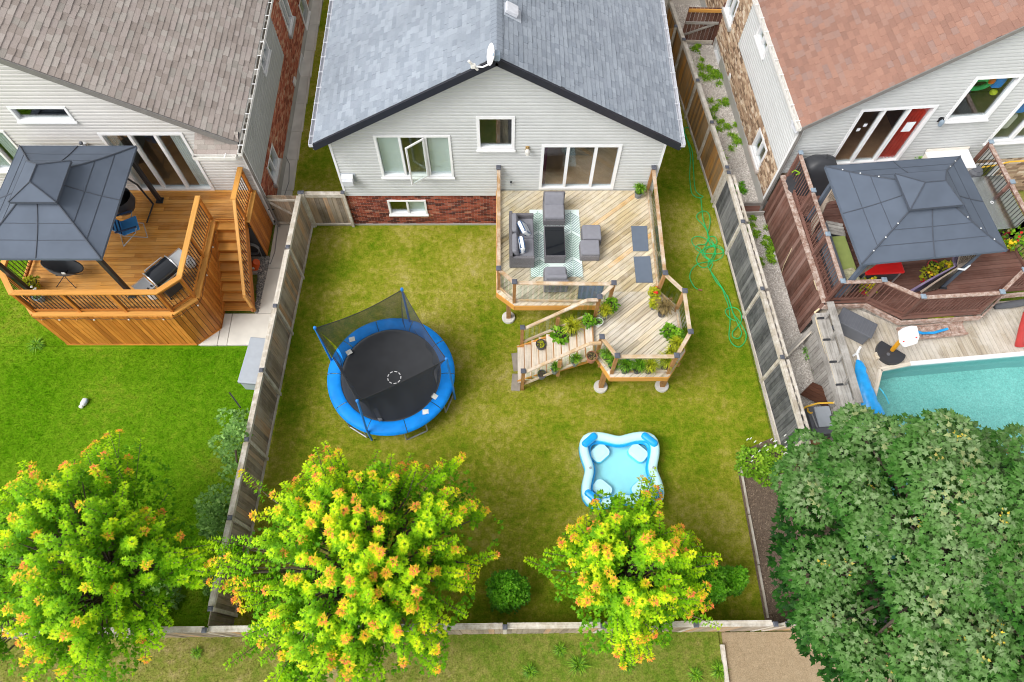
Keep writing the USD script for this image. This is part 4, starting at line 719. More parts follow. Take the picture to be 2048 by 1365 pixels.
def rail(deck, pts, z, h=1.1, style='glass', wood_='railwood', post='postwood', cap='slate', capw=.10, posts=None, step=1.8, capsize=.145, pitch=.115, zs=None, bal='black', ends=(True, True), caps=True, flat=False, skip=()):
    P = [np.array([*p, z if zs is None else zs[i]], float) for i, p in enumerate(pts)]; pl = []
    for i, (a, b) in enumerate(zip(P[:-1], P[1:])):
        L = np.linalg.norm((b - a)[:2]); n = max(1, int(round(L / step)))
        for j in range(n): pl.append((lerp(a, b, j / n), j == 0))
        d = (b - a) / np.linalg.norm(b - a); ai, bi = a + d * .05, b - d * .05
        if flat: part('top_rail', MB().beam(a + UZ * (h + .004 * (i % 2)) - d * capw * .3, b + UZ * (h + .004 * (i % 2)) + d * capw * .3, capw, .045), wood_, deck)
        else: part('top_rail', MB().beam(ai + UZ * (h - .04), bi + UZ * (h - .04), capw, .045), wood_, deck)
        part('bottom_rail', MB().beam(ai + UZ * .11, bi + UZ * .11, .045, .085), post if style != 'glass' else wood_, deck)
        if style != 'glass': part('upper_rail', MB().beam(ai + UZ * (h - .10), bi + UZ * (h - .10), .04, .07), post, deck)
        k = int(L / pitch)
        for j in range(1, k):
            c = lerp(a, b, j / k)
            if style == 'glass': part('glass_baluster', MB().beam(c + UZ * .14, c + UZ * (h - .07), .10, .008, np.cross(d, UZ)), 'clear', deck)
            else: part('baluster', MB().beam(c + UZ * .15, c + UZ * (h - .11), .018, .018, np.cross(d, UZ)), bal, deck)
    if ends[1]: pl.append((P[-1], True))
    if not ends[0]: pl = pl[1:]
    for c, corner in pl:
        hh = h + (.02 if corner and caps else -.065); part('post', MB().beam(c - UZ * .18, c + UZ * hh, .09, .09, (0, 1, 0)), post, deck)
        if corner and caps: part('post_cap', cap_mesh(c + UZ * hh, capsize, .06), cap, deck)
def rim(deck, pts, z, h, mat, th=.04, name='rim_board', over=0.0):
    for a, b in zip(pts[:-1], pts[1:]): part(name, MB().beam(V3(*a, z - h / 2), V3(*b, z - h / 2), th, h), mat, deck)
def skirt(deck, pts, z0, z1, w, mat, name='skirt_board'):
    for a, b in zip(pts[:-1], pts[1:]):
        a, b = V3(*a, 0), V3(*b, 0); L = np.linalg.norm(b - a); k = max(1, int(round(L / w))); d = (b - a) / L; s = np.cross(d, UZ)
        for i in range(k):
            c = a + d * (i + .5) * L / k; part(name, MB().beam(c + UZ * z0 + s * .003 * rng.normal(), c + UZ * z1 + s * .003 * rng.normal(), L / k - .014, .022, s), mat, deck)
        part('backing', MB().beam(a - np.cross(d, UZ) * .03 + UZ * (z0 + z1) / 2, b - np.cross(d, UZ) * .03 + UZ * (z0 + z1) / 2, .01, z1 - z0), 'dark', deck)
# ---- middle deck: weathered diagonal boards, angled landing, glass railing, stairs
ZD = 1.90
dk = thing('wooden_deck', 'weathered diagonal-board deck with glass railing, angled landing and side stairs', 'deck', (2.3, 11.5, 0))
main = Polygon([(-.16, 14.08), (-.16, 10.39), (.36, 9.95), (3.02, 9.95), (3.02, 10.4), (4.66, 10.4), (4.72, 14.08)]); land = Polygon([(3.025, 9.95), (2.58, 9.50), (2.57, 8.42), (3.0, 7.68), (4.62, 7.68), (5.16, 8.45), (5.14, 9.86), (4.66, 10.395), (3.025, 10.395)])
def deck_tone(x, y):
    d = abs(x * .6 - y + 10.9)
    return 0.95 + .05 * rng.random() if (rng.random() < .05 and x > 2.6 and y > 11.2) else rng.random() * .90
ANG = math.radians(40)
boards(dk, main, ZD, ANG, .138, 'deckwood', .012, tonef=deck_tone); boards(dk, land, ZD, ANG, .138, 'landwood', .012)
edge = [(-.16, 14.1), (-.16, 10.39), (.36, 9.95), (3.02, 9.95)]; edge2 = [(2.6, 9.50), (2.6, 8.42), (3.0, 7.68), (4.62, 7.68), (5.16, 8.45), (5.14, 9.86), (4.66, 10.4), (4.72, 14.1)]
ins = lambda pts, q: list(Polygon(pts).buffer(-q, join_style=2).exterior.coords)
rim(dk, edge, ZD - .034, .24, 'honeyrail', .035); rim(dk, [(3.02, 9.95), (2.6, 9.5)] + edge2, ZD - .034, .24, 'honeyrail', .035)
for y in np.arange(8.1, 14, .42): part('joist', MB().beam(V3(-.1 if y > 10.4 else 2.7, y, ZD - .15), V3(4.6 if y > 10.4 else 5.0, y, ZD - .15), .04, .2), 'postwood', dk)
for x, y in ((.2034, 10.526), (2.98, 8.148), (4.843, 8.17), (.2, 13.2), (4.4, 12.6), (2.4, 11.6), (4.6, 10.5)):
    part('support_post', MB().beam(V3(x, y, .08), V3(x, y, ZD - .06), .14, .14, (0, 1, 0)), 'postwood', dk)
    part('footing', MB().lathe([(0, -.05), (.21, -.05), (.21, .08), (.195, .105), (0, .105)], V3(x, y, 0), 18), 'concrete', dk)
rail(dk, [(-.09, 14.04), (-.09, 10.50), (.35, 10.06), (3.10, 10.02), (2.68, 9.58)], ZD, 1.12, step=2.1, pitch=.15)
rail(dk, [(4.60, 14.04), (4.56, 10.34), (5.04, 9.76), (5.05, 8.5), (4.60, 7.80), (3.03, 7.80), (2.66, 8.36)], ZD, 1.12, step=3.9, pitch=.15)
NS = 10; TX = lambda i: .47 + (2.58 - .47) * i / NS
for i in range(NS): part('tread', MB().beam(V3(TX(i) + .10, 9.48, .19 * i + .17), V3(TX(i) + .10, 8.24, .19 * i + .17), .196, .04, rnd=(i % 2) * .5 + .4 * rng.random()), 'landwood', dk)
for i in range(NS): part('riser', MB().beam(V3(TX(i) + .205, 9.46, .19 * i + .255), V3(TX(i) + .205, 8.26, .19 * i + .255), .02, .14), 'postwood', dk)
for y in (9.43, 8.29):
    part('stringer', MB().beam(V3(.52, y, .10), V3(2.60, y, 1.80), .04, .22), 'honeyrail', dk)
for y, yb in ((9.52, 9.50), (8.20, 8.10)):
    A, B = V3(.60, yb, .0), V3(2.62, y, 1.9)
    for c, h0, h1, cp in ((A, 0, 1.36, 1), (lerp(A, B, .5), .0, 1.02, 0)):
        part('post', MB().beam(c + UZ * h0, c + UZ * h1, .095, .095, (0, 1, 0)), 'postwood', dk)
        if cp: part('post_cap', cap_mesh(c + UZ * h1, .145, .06), 'slate', dk)
    T0, T1, T2 = A + UZ * 1.28 + V3(.05, 0, 0), B + V3(-.28, 0, 1.06), B + V3(.02, 0, 1.08)
    part('stair_rail', MB().beam(T0, T1, .09, .045), 'railwood', dk); part('stair_rail', MB().beam(T1, T2, .09, .045), 'railwood', dk)
    part('stair_bottom_rail', MB().beam(A + UZ * .42 + V3(.05, 0, 0), B + V3(-.2, 0, .15), .045, .085), 'railwood', dk)
    for j in range(1, 14): c = lerp(A, B, j / 14); part('glass_baluster', MB().beam(c + UZ * (.42 - .25 * j / 14), c + UZ * (1.24 - .18 * j / 14), .10, .008, (0, 1, 0)), 'clear', dk)
t = thing('paving_stone', 'flat grey paving stones at the foot of the deck stairs', 'paving stone', (.3, 8.8, 0)); part('stone', MB().rbox((.44, 9.0, .0), (.26, .62, .06), .025, .1), 'stonepath', t); part('stone', MB().rbox((.42, 8.32, .0), (.28, .56, .06), .025, -.08), 'stonepath', t)
# ---- left deck: honey-stained
ZL = 1.90
ld = thing('wooden_deck', 'glossy honey-stained deck with black balusters and board skirt behind the left house', 'deck', (-11.5, 12, 0))
lp = [(-9.46, 9.71), (-8.86, 10.22), (-8.84, 12.93), (-7.82, 12.93), (-7.80, 14.10), (-14.0, 14.10), (-14.0, 10.4), (-13.44, 9.72)]
boards(ld, Polygon(lp), ZL, math.radians(.6), .14, 'honey', .011)
for k_, (a, b) in enumerate(zip(lp[5:] + lp[:2], lp[6:] + lp[:3])): part('rim_board', MB().beam(V3(*a, ZL - .02 + .004 * (k_ % 2)), V3(*b, ZL - .02 + .004 * (k_ % 2)), .13, .05, rnd=.6), 'honeyrail', ld)
part('rim_board', MB().beam(V3(-7.80, 12.9, ZL - .02), V3(-7.78, 14.1, ZL - .02), .12, .05), 'honeyrail', ld)
sk = [(-14.0, 14.1), (-14.0, 10.4), (-13.46, 9.66), (-9.46, 9.64), (-8.82, 10.18), (-8.82, 12.9)]
skirt(ld, sk, .06, ZL - .05, .145, 'honeyskirt'); skirt(ld, [(-7.75, 12.86), (-7.73, 14.1)], .05, ZL - .05, .145, 'honeyskirt'); skirt(ld, [(-7.76, 12.87), (-8.78, 12.88)], .05, ZL - .22, .145, 'honeyskirt')
for a, b in zip(sk[:-1], sk[1:]): part('base_board', MB().beam(V3(*a, .03), V3(*b, .03), .06, .06), 'honeyskirt', ld)
kw = dict(style='bal', wood_='honeyrail', post='honeyskirt', capw=.15, caps=False, flat=True, step=1.45)
rail(ld, [(-13.9, 13.9), (-13.9, 10.5), (-13.40, 9.80), (-9.47, 9.80), (-8.94, 10.26), (-8.93, 13.0)], ZL, 1.08, **kw)
rail(ld, [(-7.88, 12.98), (-7.86, 14.06)], ZL, 1.08, **kw)
for i in range(9):
    y = 10.74 + .245 * i; part('tread', MB().beam(V3(-8.80, y + .13, .20 * i + .17), V3(-7.90, y + .13, .20 * i + .17), .26, .04), 'honey', ld); part('riser', MB().beam(V3(-8.80, y + .27, .20 * i + .26), V3(-7.90, y + .27, .20 * i + .26), .02, .17), 'honeyskirt', ld)
for x in (-8.80, -7.87): part('stringer', MB().beam(V3(x, 10.75, .10), V3(x, 12.95, 1.85), .04, .25), 'honeyskirt', ld)
A, B = V3(-7.87, 10.82, 0), V3(-7.87, 12.95, 1.9); part('post', MB().beam(A, A + UZ * 1.02, .09, .09, (0, 1, 0)), 'honeyrail', ld); part('stair_rail', MB().beam(A + UZ * 1.02, B + UZ * 1.04, .09, .05), 'honeyrail', ld); part('stair_bottom_rail', MB().beam(A + UZ * .30, B + UZ * .15, .045, .09), 'honeyskirt', ld)
for j in range(1, 20): c = lerp(A, B, j / 20); part('baluster', MB().beam(c + UZ * (.32 - .15 * j / 20), c + UZ * 1.0, .018, .018, (0, 1, 0)), 'black', ld)
t = thing('string_light', 'thin black cable of small round bulbs strung under the honey deck rim', 'string lights', (-11, 9.6, 1.75)); pts = []
for a, b in zip(sk[2:-1], sk[3:]):
    L = math.dist(a, b); n = max(2, int(L / .1))
    for j in range(n): q = j / n; nn = V3(b[1] - a[1], a[0] - b[0], 0) / L; pts.append(V3(*lerp(np.array(a), np.array(b), q), 1.80 - .05 * abs(math.sin(q * L / .46 * math.pi / 1))) + nn * .035)
part('cable', MB().tube(pts, .006, 4), 'black', t)
for j in range(2, len(pts), 5): part('bulb', MB().rbox(pts[j] - UZ * .05, (.045, .045, .06), .02), 'cream' if j % 2 else 'honeyrail', t)
# ---- right deck: brown stained, over the pool deck
ZR = 1.90
rd = thing('wooden_deck', 'worn brown-stained upper deck with peeling rails behind the right house', 'deck', (12, 12.3, 0))
rp = [(9.03, 14.70), (9.46, 9.98), (10.66, 10.02), (11.58, 9.46), (13.93, 9.62), (14.8, 10.36), (15.9, 10.45), (15.5, 12.2), (15.15, 15.2)]
boards(rd, Polygon(rp), ZR, RA + .02, .14, 'brown', .010)
rim(rd, [(9.42, 9.94), (10.68, 9.97), (11.56, 9.40), (13.97, 9.56), (14.84, 10.28), (16, 10.4)], ZR - .034, .20, 'brownrail', .05); rim(rd, [(15.95, 10.4), (15.2, 15.2)], ZR - .034, .2, 'brownrail')
part('edge_board', MB().beam(V3(9.02, 14.66, ZR + .018), V3(9.43, 10.0, ZR + .018), .17, .03), 'brownrail', rd)
skirt(rd, [(9.00, 14.66), (9.42, 9.94)], .03, ZR - .03, .14, 'brownskirt'); skirt(rd, [(9.56, 10.06), (10.62, 10.1), (11.6, 9.56)], 1.4, 1.7, .14, 'greywood')
kw = dict(style='bal', wood_='brownrail', post='brown', cap='capblue', capw=.10, step=1.6, capsize=.14)
rail(rd, [(9.17, 14.62), (9.28, 13.19), (9.39, 11.63), (9.49, 10.06), (10.66, 10.10), (11.62, 9.56), (13.86, 9.70), (14.72, 10.42), (15.8, 10.52)], ZR, 1.12, bal='brown', **kw)
rail(rd, [(15.19, 15.05), (15.36, 13.5), (15.5, 12.2)], ZR, 1.12, **kw); rail(rd, [(15.5, 12.2), (15.75, 10.6)], ZR, 1.12, **kw)
# ---- pool deck and pool
pd = thing('pool_deck', 'bleached plank deck around the turquoise pool', 'deck', (12, 9, 0)); ZP = 1.40
PE = [(9.75, 5.62), (10.21, 6.68), (10.85, 8.08), (11.76, 8.26), (13.41, 8.41), (15.19, 8.57), (18.5, 8.7)]
boards(pd, Polygon([(9.5, 9.9), (9.62, 7.2), (9.6, 5.5)] + PE + [(18.5, 10.6), (14.9, 10.3), (14.0, 10.0), (13.9, 11.2), (9.5, 11.0)]), ZP, RA + math.radians(95), .14, 'poolwood', .011)
for a, b in zip(PE[:-1], PE[1:]): part('coping', MB().beam(V3(*a, ZP + .01), V3(*b, ZP + .01), .12, .06), 'white' if a[0] > 11 else 'landwood', pd)
part('border_board', MB().beam(V3(9.98, 8.9, ZP + .016), V3(10.12, 6.55, ZP + .016), .10, .025), 'landwood', pd)
pool_poly = Polygon(PE + [(18.5, 1.9), (10.5, 1.9), (9.6, 3.4)])
pl = thing('swimming_pool', 'above-ground pool with turquoise liner and clear water', 'swimming pool', (13, 5, 0))
struct('water', MB().prism(pool_poly.buffer(-.02), ZP - .21, ZP - .205), 'water', 'still turquoise water of the pool')
part('liner', MB().prism(pool_poly, .38, .42), 'liner', pl)
ex = list(pool_poly.exterior.coords)
for a, b in zip(ex[:-1], ex[1:]): part('liner_wall', MB().beam(V3(*a, .88), V3(*b, .88), .03, .98), 'linerwall', pl)
for a, b in (((9.45, 9.85), (9.62, 7.2)), ((9.62, 7.2), (9.58, 5.5))): skirt(pd, [a, b], .03, ZP, .14, 'greywood')
# privacy ledge along the pool deck's left edge
bn = thing('ledge_rail', 'grey timber ledge with wide top rail and brackets left of the pool deck', 'railing', (9.5, 8.2, 0))
a, b = V3(9.30, 9.86, 0), V3(9.47, 6.66, 0); s = V3(1, .05, 0)
for k in range(3): part('ledge_board', MB().beam(a + s * (.05 + .12 * k) + UZ * 1.52, b + s * (.05 + .12 * k) + UZ * 1.52, .112, .03), 'greywood', bn)
part('front_board', MB().beam(a - s * .03 + UZ * 1.40, b - s * .03 + UZ * 1.40, .03, .26), 'greywood', bn)
tr0, tr1 = V3(9.30, 9.86, 2.2), V3(9.46, 6.76, 2.2); part('top_rail', MB().beam(tr0 + s * .14, tr1 + s * .14, .2, .04), 'greywood', bn)
for k in range(5):
    c = lerp(a, b, .06 + .22 * k); part('post', MB().beam(c + s * .22 + UZ * 1.40, lerp(tr0, tr1, .06 + .22 * k) + s * .15, .09, .05, s), 'greywood', bn); part('bracket', MB().beam(c - s * .02 + UZ * 1.56, c + s * .25 + UZ * 1.56, .05, .06), 'blackplastic', bn)
part('end_board', MB().beam(V3(9.52, 6.68, 1.8), V3(9.86, 6.62, 1.8), .03, .5), 'greywood', bn)
# ================================================================ OBJECTS
def gazebo(label, corners, ze, zr, posts, zd, rz, ridge=.28, drape=False):
    """soft-top canopy: four sloped panels with seams, a raised vent roof, four posts"""
    C = [V3(*c, ze) for c in corners]; c0 = sum(C) / 4; t = thing('gazebo', label, 'gazebo', V3(c0[0], c0[1], zd))
    ax = (C[1] - C[0] + C[2] - C[3]) / 2; ay = (C[3] - C[0] + C[2] - C[1]) / 2; top = c0 + UZ * (zr - ze)
    def ring(k, z): return [c0 + (c - c0) * k + UZ * z for c in C]
    k1, zm = .30, (zr - ze) * .80
    o, i_ = ring(1, 0), ring(k1, zm)
    for q in range(4):
        a, b, c, d = o[q], o[(q + 1) % 4], i_[(q + 1) % 4], i_[q]; n = 9; v, f = [], []
        for r in range(n):
            for s_ in range(n):
                u, w = s_ / (n - 1), r / (n - 1); v.append(lerp(lerp(a, b, u), lerp(d, c, u), w) - UZ * .05 * math.sin(math.pi * w) * (1 - .3 * abs(2 * u - 1)))
        for r in range(n - 1):
            for s_ in range(n - 1): p = r * n + s_; f += [[p, p + 1, p + n + 1], [p, p + n + 1, p + n]]
        pan = part('canopy_panel', MB().add(v, f), 'canopy', t, smooth=True)
        part('hem', MB().beam(a - UZ * .03, b - UZ * .03, .015, .08), 'canopy', t)
        [part('grommet', MB().rbox(lerp(a, d, w) + UZ * (.03 - .035 * math.sin(math.pi * w)), (.035, .035, .02), .008), 'white', t) for w in (.25, .5, .75)] if drape else None
        part('hip_seam', MB().tube([lerp(a, d, w) + UZ * (.012 - .035 * math.sin(math.pi * w)) for w in np.linspace(0, 1, 9)], .022, 6), 'seam', t)
        m0, m1 = lerp(a, b, .5), lerp(d, c, .5); part('mid_seam', MB().tube([lerp(m0, m1, w) + UZ * (.008 - .05 * math.sin(math.pi * w)) for w in np.linspace(0, 1, 9)], .016, 6), 'seam', t)
        for w in (.34, .64): part('cross_seam', MB().tube([lerp(lerp(a, b, u), lerp(d, c, u), w) + UZ * (.006 - .05 * math.sin(math.pi * w) * (1 - .3 * abs(2 * u - 1))) for u in np.linspace(0, 1, 9)], .008, 5), 'seam', t)
    vr = [c0 + (c - c0) * .36 + UZ * (zm + .16) for c in C]; L = ax if np.linalg.norm(ax) > np.linalg.norm(ay) else ay; rd_ = L / np.linalg.norm(L) * ridge; R0, R1 = top + UZ * .32 - rd_, top + UZ * .32 + rd_
    ends = [R0 if (v_ - c0) @ L < 0 else R1 for v_ in vr]
    for q in range(4):
        a, b, e1, e0 = vr[q], vr[(q + 1) % 4], ends[(q + 1) % 4], ends[q]
        if np.allclose(e1, e0): part('vent_panel', MB().add([a, b, e0], [[0, 1, 2]]), 'canopy', t)
        else: part('vent_panel', MB().add([a, b, e1, e0], [[0, 1, 2], [0, 2, 3]]), 'canopy', t)
        part('vent_hem', MB().beam(a - UZ * .03, b - UZ * .03, .012, .07), 'seam', t); part('vent_seam', MB().tube([a + UZ * .01, e0 + UZ * .01], .018, 5), 'seam', t)
    part('ridge_seam', MB().tube([R0 + UZ * .01, R1 + UZ * .01], .018, 5), 'seam', t)
    for q, p in enumerate(posts):
        p = V3(*p, zd); part('post', MB().beam(p, V3(p[0], p[1], ze - .02), .11, .11, (0, 1, 0)), 'black' if not drape else 'canopy', t); part('foot_plate', MB().rbox(p + UZ * .02, (.22, .22, .04), .015), 'black', t)
    for q in range(4): part('frame_beam', MB().beam(V3(*posts[q], ze - .10), V3(*posts[(q + 1) % 4], ze - .10), .07, .10), 'black', t)
    return t
gazebo('slate-grey canopy gazebo on the honey deck with black posts', [(-13.62, 13.87), (-10.34, 13.86), (-10.43, 10.10), (-13.80, 10.12)], 4.2, 5.0, [(-13.45, 13.72), (-10.63, 13.70), (-10.72, 10.32), (-13.55, 10.34)], ZL, 0)
rg = gazebo('slate-grey canopy gazebo with tied-back drapes on the brown deck', [(9.14, 13.13), (13.09, 13.49), (13.45, 10.31), (9.44, 9.88)], 4.2, 5.0, [(9.52, 12.95), (12.75, 13.25), (13.05, 10.55), (9.80, 10.16)], ZR, 0, drape=True)
def drapery(t, top0, top1, tie, bot0, bot1, z0, z1, zt, mat):
    v, f = [], []; n, k = 22, 12
    for r in range(k):
        w = r / (k - 1); z = lerp(z1, z0, w); q = (z - zt) / (z1 - zt) if z > zt else (zt - z) / (zt - z0); q = min(1, abs(q)) ** .7
        A, B = (top0, top1) if z > zt else (bot0, bot1)
        for j in range(n):
            u = j / (n - 1); p = lerp(np.array(A), np.array(B), u); c = lerp(np.array(tie) + V3(.12 * (u - .5), .08 * (u - .5)), p, q); v.append([c[0] + .03 * math.sin(j * 2.1), c[1] + .05 * math.cos(j * 2.1) * (.4 + .6 * q), z])
    for r in range(k - 1):
        for j in range(n - 1): p = r * n + j; f += [[p, p + 1, p + n + 1], [p, p + n + 1, p + n]]
    part('drape', MB().add(v, f), mat, t, smooth=True)
drapery(rg, (12.35, 10.42), (12.95, 10.46), (12.87, 10.48), (12.3, 10.30), (12.85, 10.44), ZR + .05, 4.1, 3.1, 'drape'); drapery(rg, (12.15, 10.45), (12.6, 10.48), (12.80, 10.52), (11.98, 10.32), (12.4, 10.4), ZR + .05, 4.1, 3.1, 'purple')
part('tie_back', MB().tube([V3(12.78, 10.42, 3.1), V3(12.98, 10.40, 3.08), V3(13.12, 10.50, 3.14), V3(13.06, 10.62, 3.2)], .03), 'pillow', rg)
drapery(rg, (9.85, 10.25), (10.25, 10.2), (9.88, 10.22), (9.8, 10.26), (10.1, 10.22), ZR + .05, 4.1, 3.0, 'drape'); drapery(rg, (9.56, 12.85), (9.6, 12.2), (9.6, 12.85), (9.56, 12.8), (9.5, 12.35), ZR + .05, 4.1, 3.0, 'drape')

# ---- trampoline
TC = V3(-3.27, 8.28, 0); TR = 1.84; ZT = .78
tp = thing('trampoline', 'round blue trampoline with sagging black safety net on four blue poles', 'trampoline', TC)
th = np.linspace(0, 2 * np.pi, 49)[:-1]; circ = lambda r, z, q=th: [TC + V3(r * math.cos(a), r * math.sin(a), z) for a in q]
part('jump_mat', MB().add([TC + UZ * (ZT - .03)] + circ(.75, ZT - .045) + circ(1.52, ZT - .02), [[0, 1 + i, 1 + (i + 1) % 48] for i in range(48)] + [f for i in range(48) for f in ([1 + i, 49 + i, 49 + (i + 1) % 48], [1 + i, 49 + (i + 1) % 48, 1 + (i + 1) % 48])]), 'mat', tp, smooth=True)
for k in range(10):   # eight-odd padded sectors, a seam between each
    q = np.linspace(2 * np.pi * k / 10 + .006, 2 * np.pi * (k + 1) / 10 - .006, 9); v, f = [], []; prof = [(1.47, -.015), (1.50, .02), (1.58, .045), (1.70, .05), (1.80, .03), (1.86, -.02), (1.87, -.10)]
    for r, z in prof: v += [TC + V3(r * math.cos(a), r * math.sin(a), ZT + z + .01 * math.sin((a - q[0]) / (q[-1] - q[0]) * math.pi)) for a in q]
    for i in range(len(prof) - 1):
        for j in range(8): a = i * 9 + j; f += [[a, a + 1, a + 10], [a, a + 10, a + 9]]
    part('safety_pad', MB().add(v, f), 'bluepad', tp, smooth=True)
part('frame_ring', MB().tube(circ(1.80, ZT - .12), .025, 6, closed=True), 'tube', tp)
for k, (a0, a1) in enumerate(((3.97, 4.33), (4.97, 5.33), (.4, .8), (1.9, 2.3), (2.8, 3.2), (5.75, 6.1))):
    A, B = [TC + V3(1.83 * math.cos(a), 1.83 * math.sin(a), 0) for a in (a0, a1)]
    part('leg', MB().tube([A + UZ * (ZT - .1), A + UZ * .06, lerp(A, B, .05) + UZ * .02, lerp(A, B, .95) + UZ * .02, B + UZ * .06, B + UZ * (ZT - .1)], .024, 7), 'tube', tp)
PB = [(-5.06, 8.73), (-2.81, 10.0), (-1.42, 7.75), (-3.80, 6.49)]; PT = []
tops = [(630, 657), (804, 580), (893, 719), (715, 803)]
for (x, y), tp_ in zip(PB, tops):
    d_ = ray(*tp_); s_ = (V3(x, y, 0) @ d_[:2].tolist() if False else (x * d_[0] + y * d_[1]) / (d_[0] ** 2 + d_[1] ** 2)); T = EYE + d_ * s_; PT.append(T)
    part('pole', MB().tube([V3(x, y, .1), V3(x, y, 1.0), T], .034, 8), 'bluepole', tp, smooth=True); part('pole_cap', MB().rbox(T + UZ * .02, (.09, .09, .12), .04), 'bluepole', tp)
for k in range(4):   # slack netting strung pole to pole and gathered down to the mat's edge
    A, B = PT[k], PT[(k + 1) % 4]; a0 = math.atan2(PB[k][1] - TC[1], PB[k][0] - TC[0]); a1 = math.atan2(PB[(k + 1) % 4][1] - TC[1], PB[(k + 1) % 4][0] - TC[0]); da = (a1 - a0 + math.pi) % (2 * math.pi) - math.pi; v, f = [], []; n, r_ = 19, 10
    for i in range(r_):
        w = i / (r_ - 1)
        for j in range(n):
            u = j / (n - 1); tp0 = lerp(A, B, u) - UZ * .14 * math.sin(math.pi * u) + (TC - lerp(A, B, u)) * V3(1, 1, 0) * .02 * math.sin(math.pi * u); an = a0 + da * u; bt = TC + V3(1.44 * math.cos(an), 1.44 * math.sin(an), ZT + .03)
            p = lerp(tp0, bt, w); mid_ = (TC - p) * V3(1, 1, 0); p = p + mid_ * .10 * math.sin(math.pi * w) + mid_ * .035 * math.sin(u * 22 + 3 * w) * math.sin(math.pi * w); v.append(p)
    for i in range(r_ - 1):
        for j in range(n - 1): p = i * n + j; f += [[p, p + 1, p + n + 1], [p, p + n + 1, p + n]]
    part('safety_net', MB().add(v, f), 'net', tp, smooth=True); part('net_cord', MB().tube(v[:n], .012, 5), 'black', tp)
for k in range(9):
    a = 2 * np.pi * k / 9; c = TC + V3(.10 + .19 * math.cos(a), -.10 + .19 * math.sin(a), ZT - .028); part('target_mark', MB().box(c, (.028, .085, .004), a), 'white', tp)
for px, py, rz in ((704, 679, .3), (698, 705, .6), (869, 793, -.6), (851, 824, .1)): c = at(px, py, ZT + .055); part('warning_label', MB().box(c, (.17, .15, .006), rz), 'label', tp)
c = at(756, 830, ZT + .1); part('shoe_bag', MB().rbox(c, (.12, .42, .07), .03, .5), 'chargrey', tp, smooth=True)

# ---- inflatable pool, pinched sides, headrests and seats
IC = (at(1243, 862, .45) + at(1243, 1016, .40)) / 2; IC[2] = 0
ip = thing('paddling_pool', 'inflatable turquoise and pale paddling pool with corner headrests half under the small golden maple', 'paddling pool', IC)
def outline(s):   # rounded square with pinched sides
    o = []
    for a in np.linspace(0, 2 * np.pi, 73)[:-1]:
        a2 = a + math.pi / 4; base = 1 / max(abs(math.cos(a)), abs(math.sin(a))); r = min(base, 1.31) * (1 - .15 * math.cos(2 * a) ** 4 ); o.append(V3(1.12 * r * math.cos(a) * s, 1.06 * r * math.sin(a) * s, 0))
    o = np.array(o)
    for _ in range(3): o = (np.roll(o, 1, 0) + 2 * o + np.roll(o, -1, 0)) / 4
    return o
for nm, z, rr, mat, s in (('lower_ring', .13, .135, 'inflblue', .92), ('upper_ring', .37, .125, 'inflpale', .93)):
    part(nm, MB().tube(IC + outline(s) + UZ * z, rr, 14, closed=True, flat=1.0), mat, ip, smooth=True)
part('middle_ring', MB().tube(IC + outline(.92) + UZ * .245, .135, 12, closed=True), 'inflmid', ip, smooth=True)
part('inner_band', MB().tube(IC + outline(.81) + UZ * .23, .075, 10, closed=True), 'inflblue', ip, smooth=True)
fl = IC + outline(.80) + UZ * .03; part('pool_floor', MB().add(np.vstack([[IC + UZ * .03], fl]), [[0, 1 + i, 1 + (i + 1) % 72] for i in range(72)]), 'inflfloor', ip)
part('shallow_water', MB().add(np.vstack([[IC + UZ * .10], fl + UZ * .07]), [[0, 1 + i, 1 + (i + 1) % 72] for i in range(72)]), 'clear', ip)
for sx, sy in ((-1, 1), (1, 1), (-1, -1), (1, -1)):
    c = IC + V3(sx * .86, sy * .82, .48); rz = -sx * sy * .72
    part('headrest', MB().rbox(c, (.54, .22, .2), .10, rz), 'inflblue', ip, smooth=True); sc = IC + V3(sx * .55, sy * .52, 0); ca, sa = math.cos(rz), math.sin(rz); sq = Polygon([(sc[0] + x * ca - y * sa, sc[1] + x * sa + y * ca) for x, y in ((-.12, -.06), (.12, -.06), (.12, .06), (-.12, .06))])
    m = MB(); 
    for g_, z0_, z1_ in ((.150, .03, .07), (.165, .07, .17), (.150, .17, .20)): m.prism(sq.buffer(g_), z0_, z1_)
    s_ = part('seat', m, 'inflmid', ip); part('seat_top', MB().prism(sq.buffer(.145), .20, .215).prism(sq.buffer(.06), .215, .235), 'inflpale', s_)
for sx in (-1, 1): part('air_valve', MB().lathe([(0, .035), (.035, .03), (.04, 0)], IC + V3(sx * .89, 0, .50), 10), 'resin', ip)

# ---- lounge furniture on the middle deck
def wick(label, cat, name, grp, x0, x1, y0, y1, seat_z, back=None, arms=(), cush=1, group=None):
    """wicker frame from ZD up with a thick cushion; back = the side ('n', 's', 'w') with a backrest"""
    c = V3((x0 + x1) / 2, (y0 + y1) / 2, ZD); t = thing(name, label, cat, c, group); w, d = x1 - x0, y1 - y0
    part('frame', MB().rbox(c + UZ * (seat_z / 2 + .02), (w, d, seat_z - .02), .02), 'wicker', t)
    for sx in (-1, 1):
        for sy in (-1, 1): part('leg', MB().box(c + V3(sx * (w / 2 - .05), sy * (d / 2 - .05), .02), (.06, .06, .04)), 'black', t)
    return t, c, w, d
t, c, w, d = wick('wicker sofa with striped pillows facing the low black table', 'sofa', 'garden_sofa', None, .22, .96, 11.20, 12.80, .30)
part('backrest', MB().rbox(V3(.27, 12.0, ZD + .40), (.10, 1.6, .60), .03), 'wicker', t, smooth=True)
for y in (11.24, 12.76): part('armrest', MB().rbox(V3(.59, y, ZD + .32), (.74, .09, .52), .03), 'wicker', t, smooth=True)
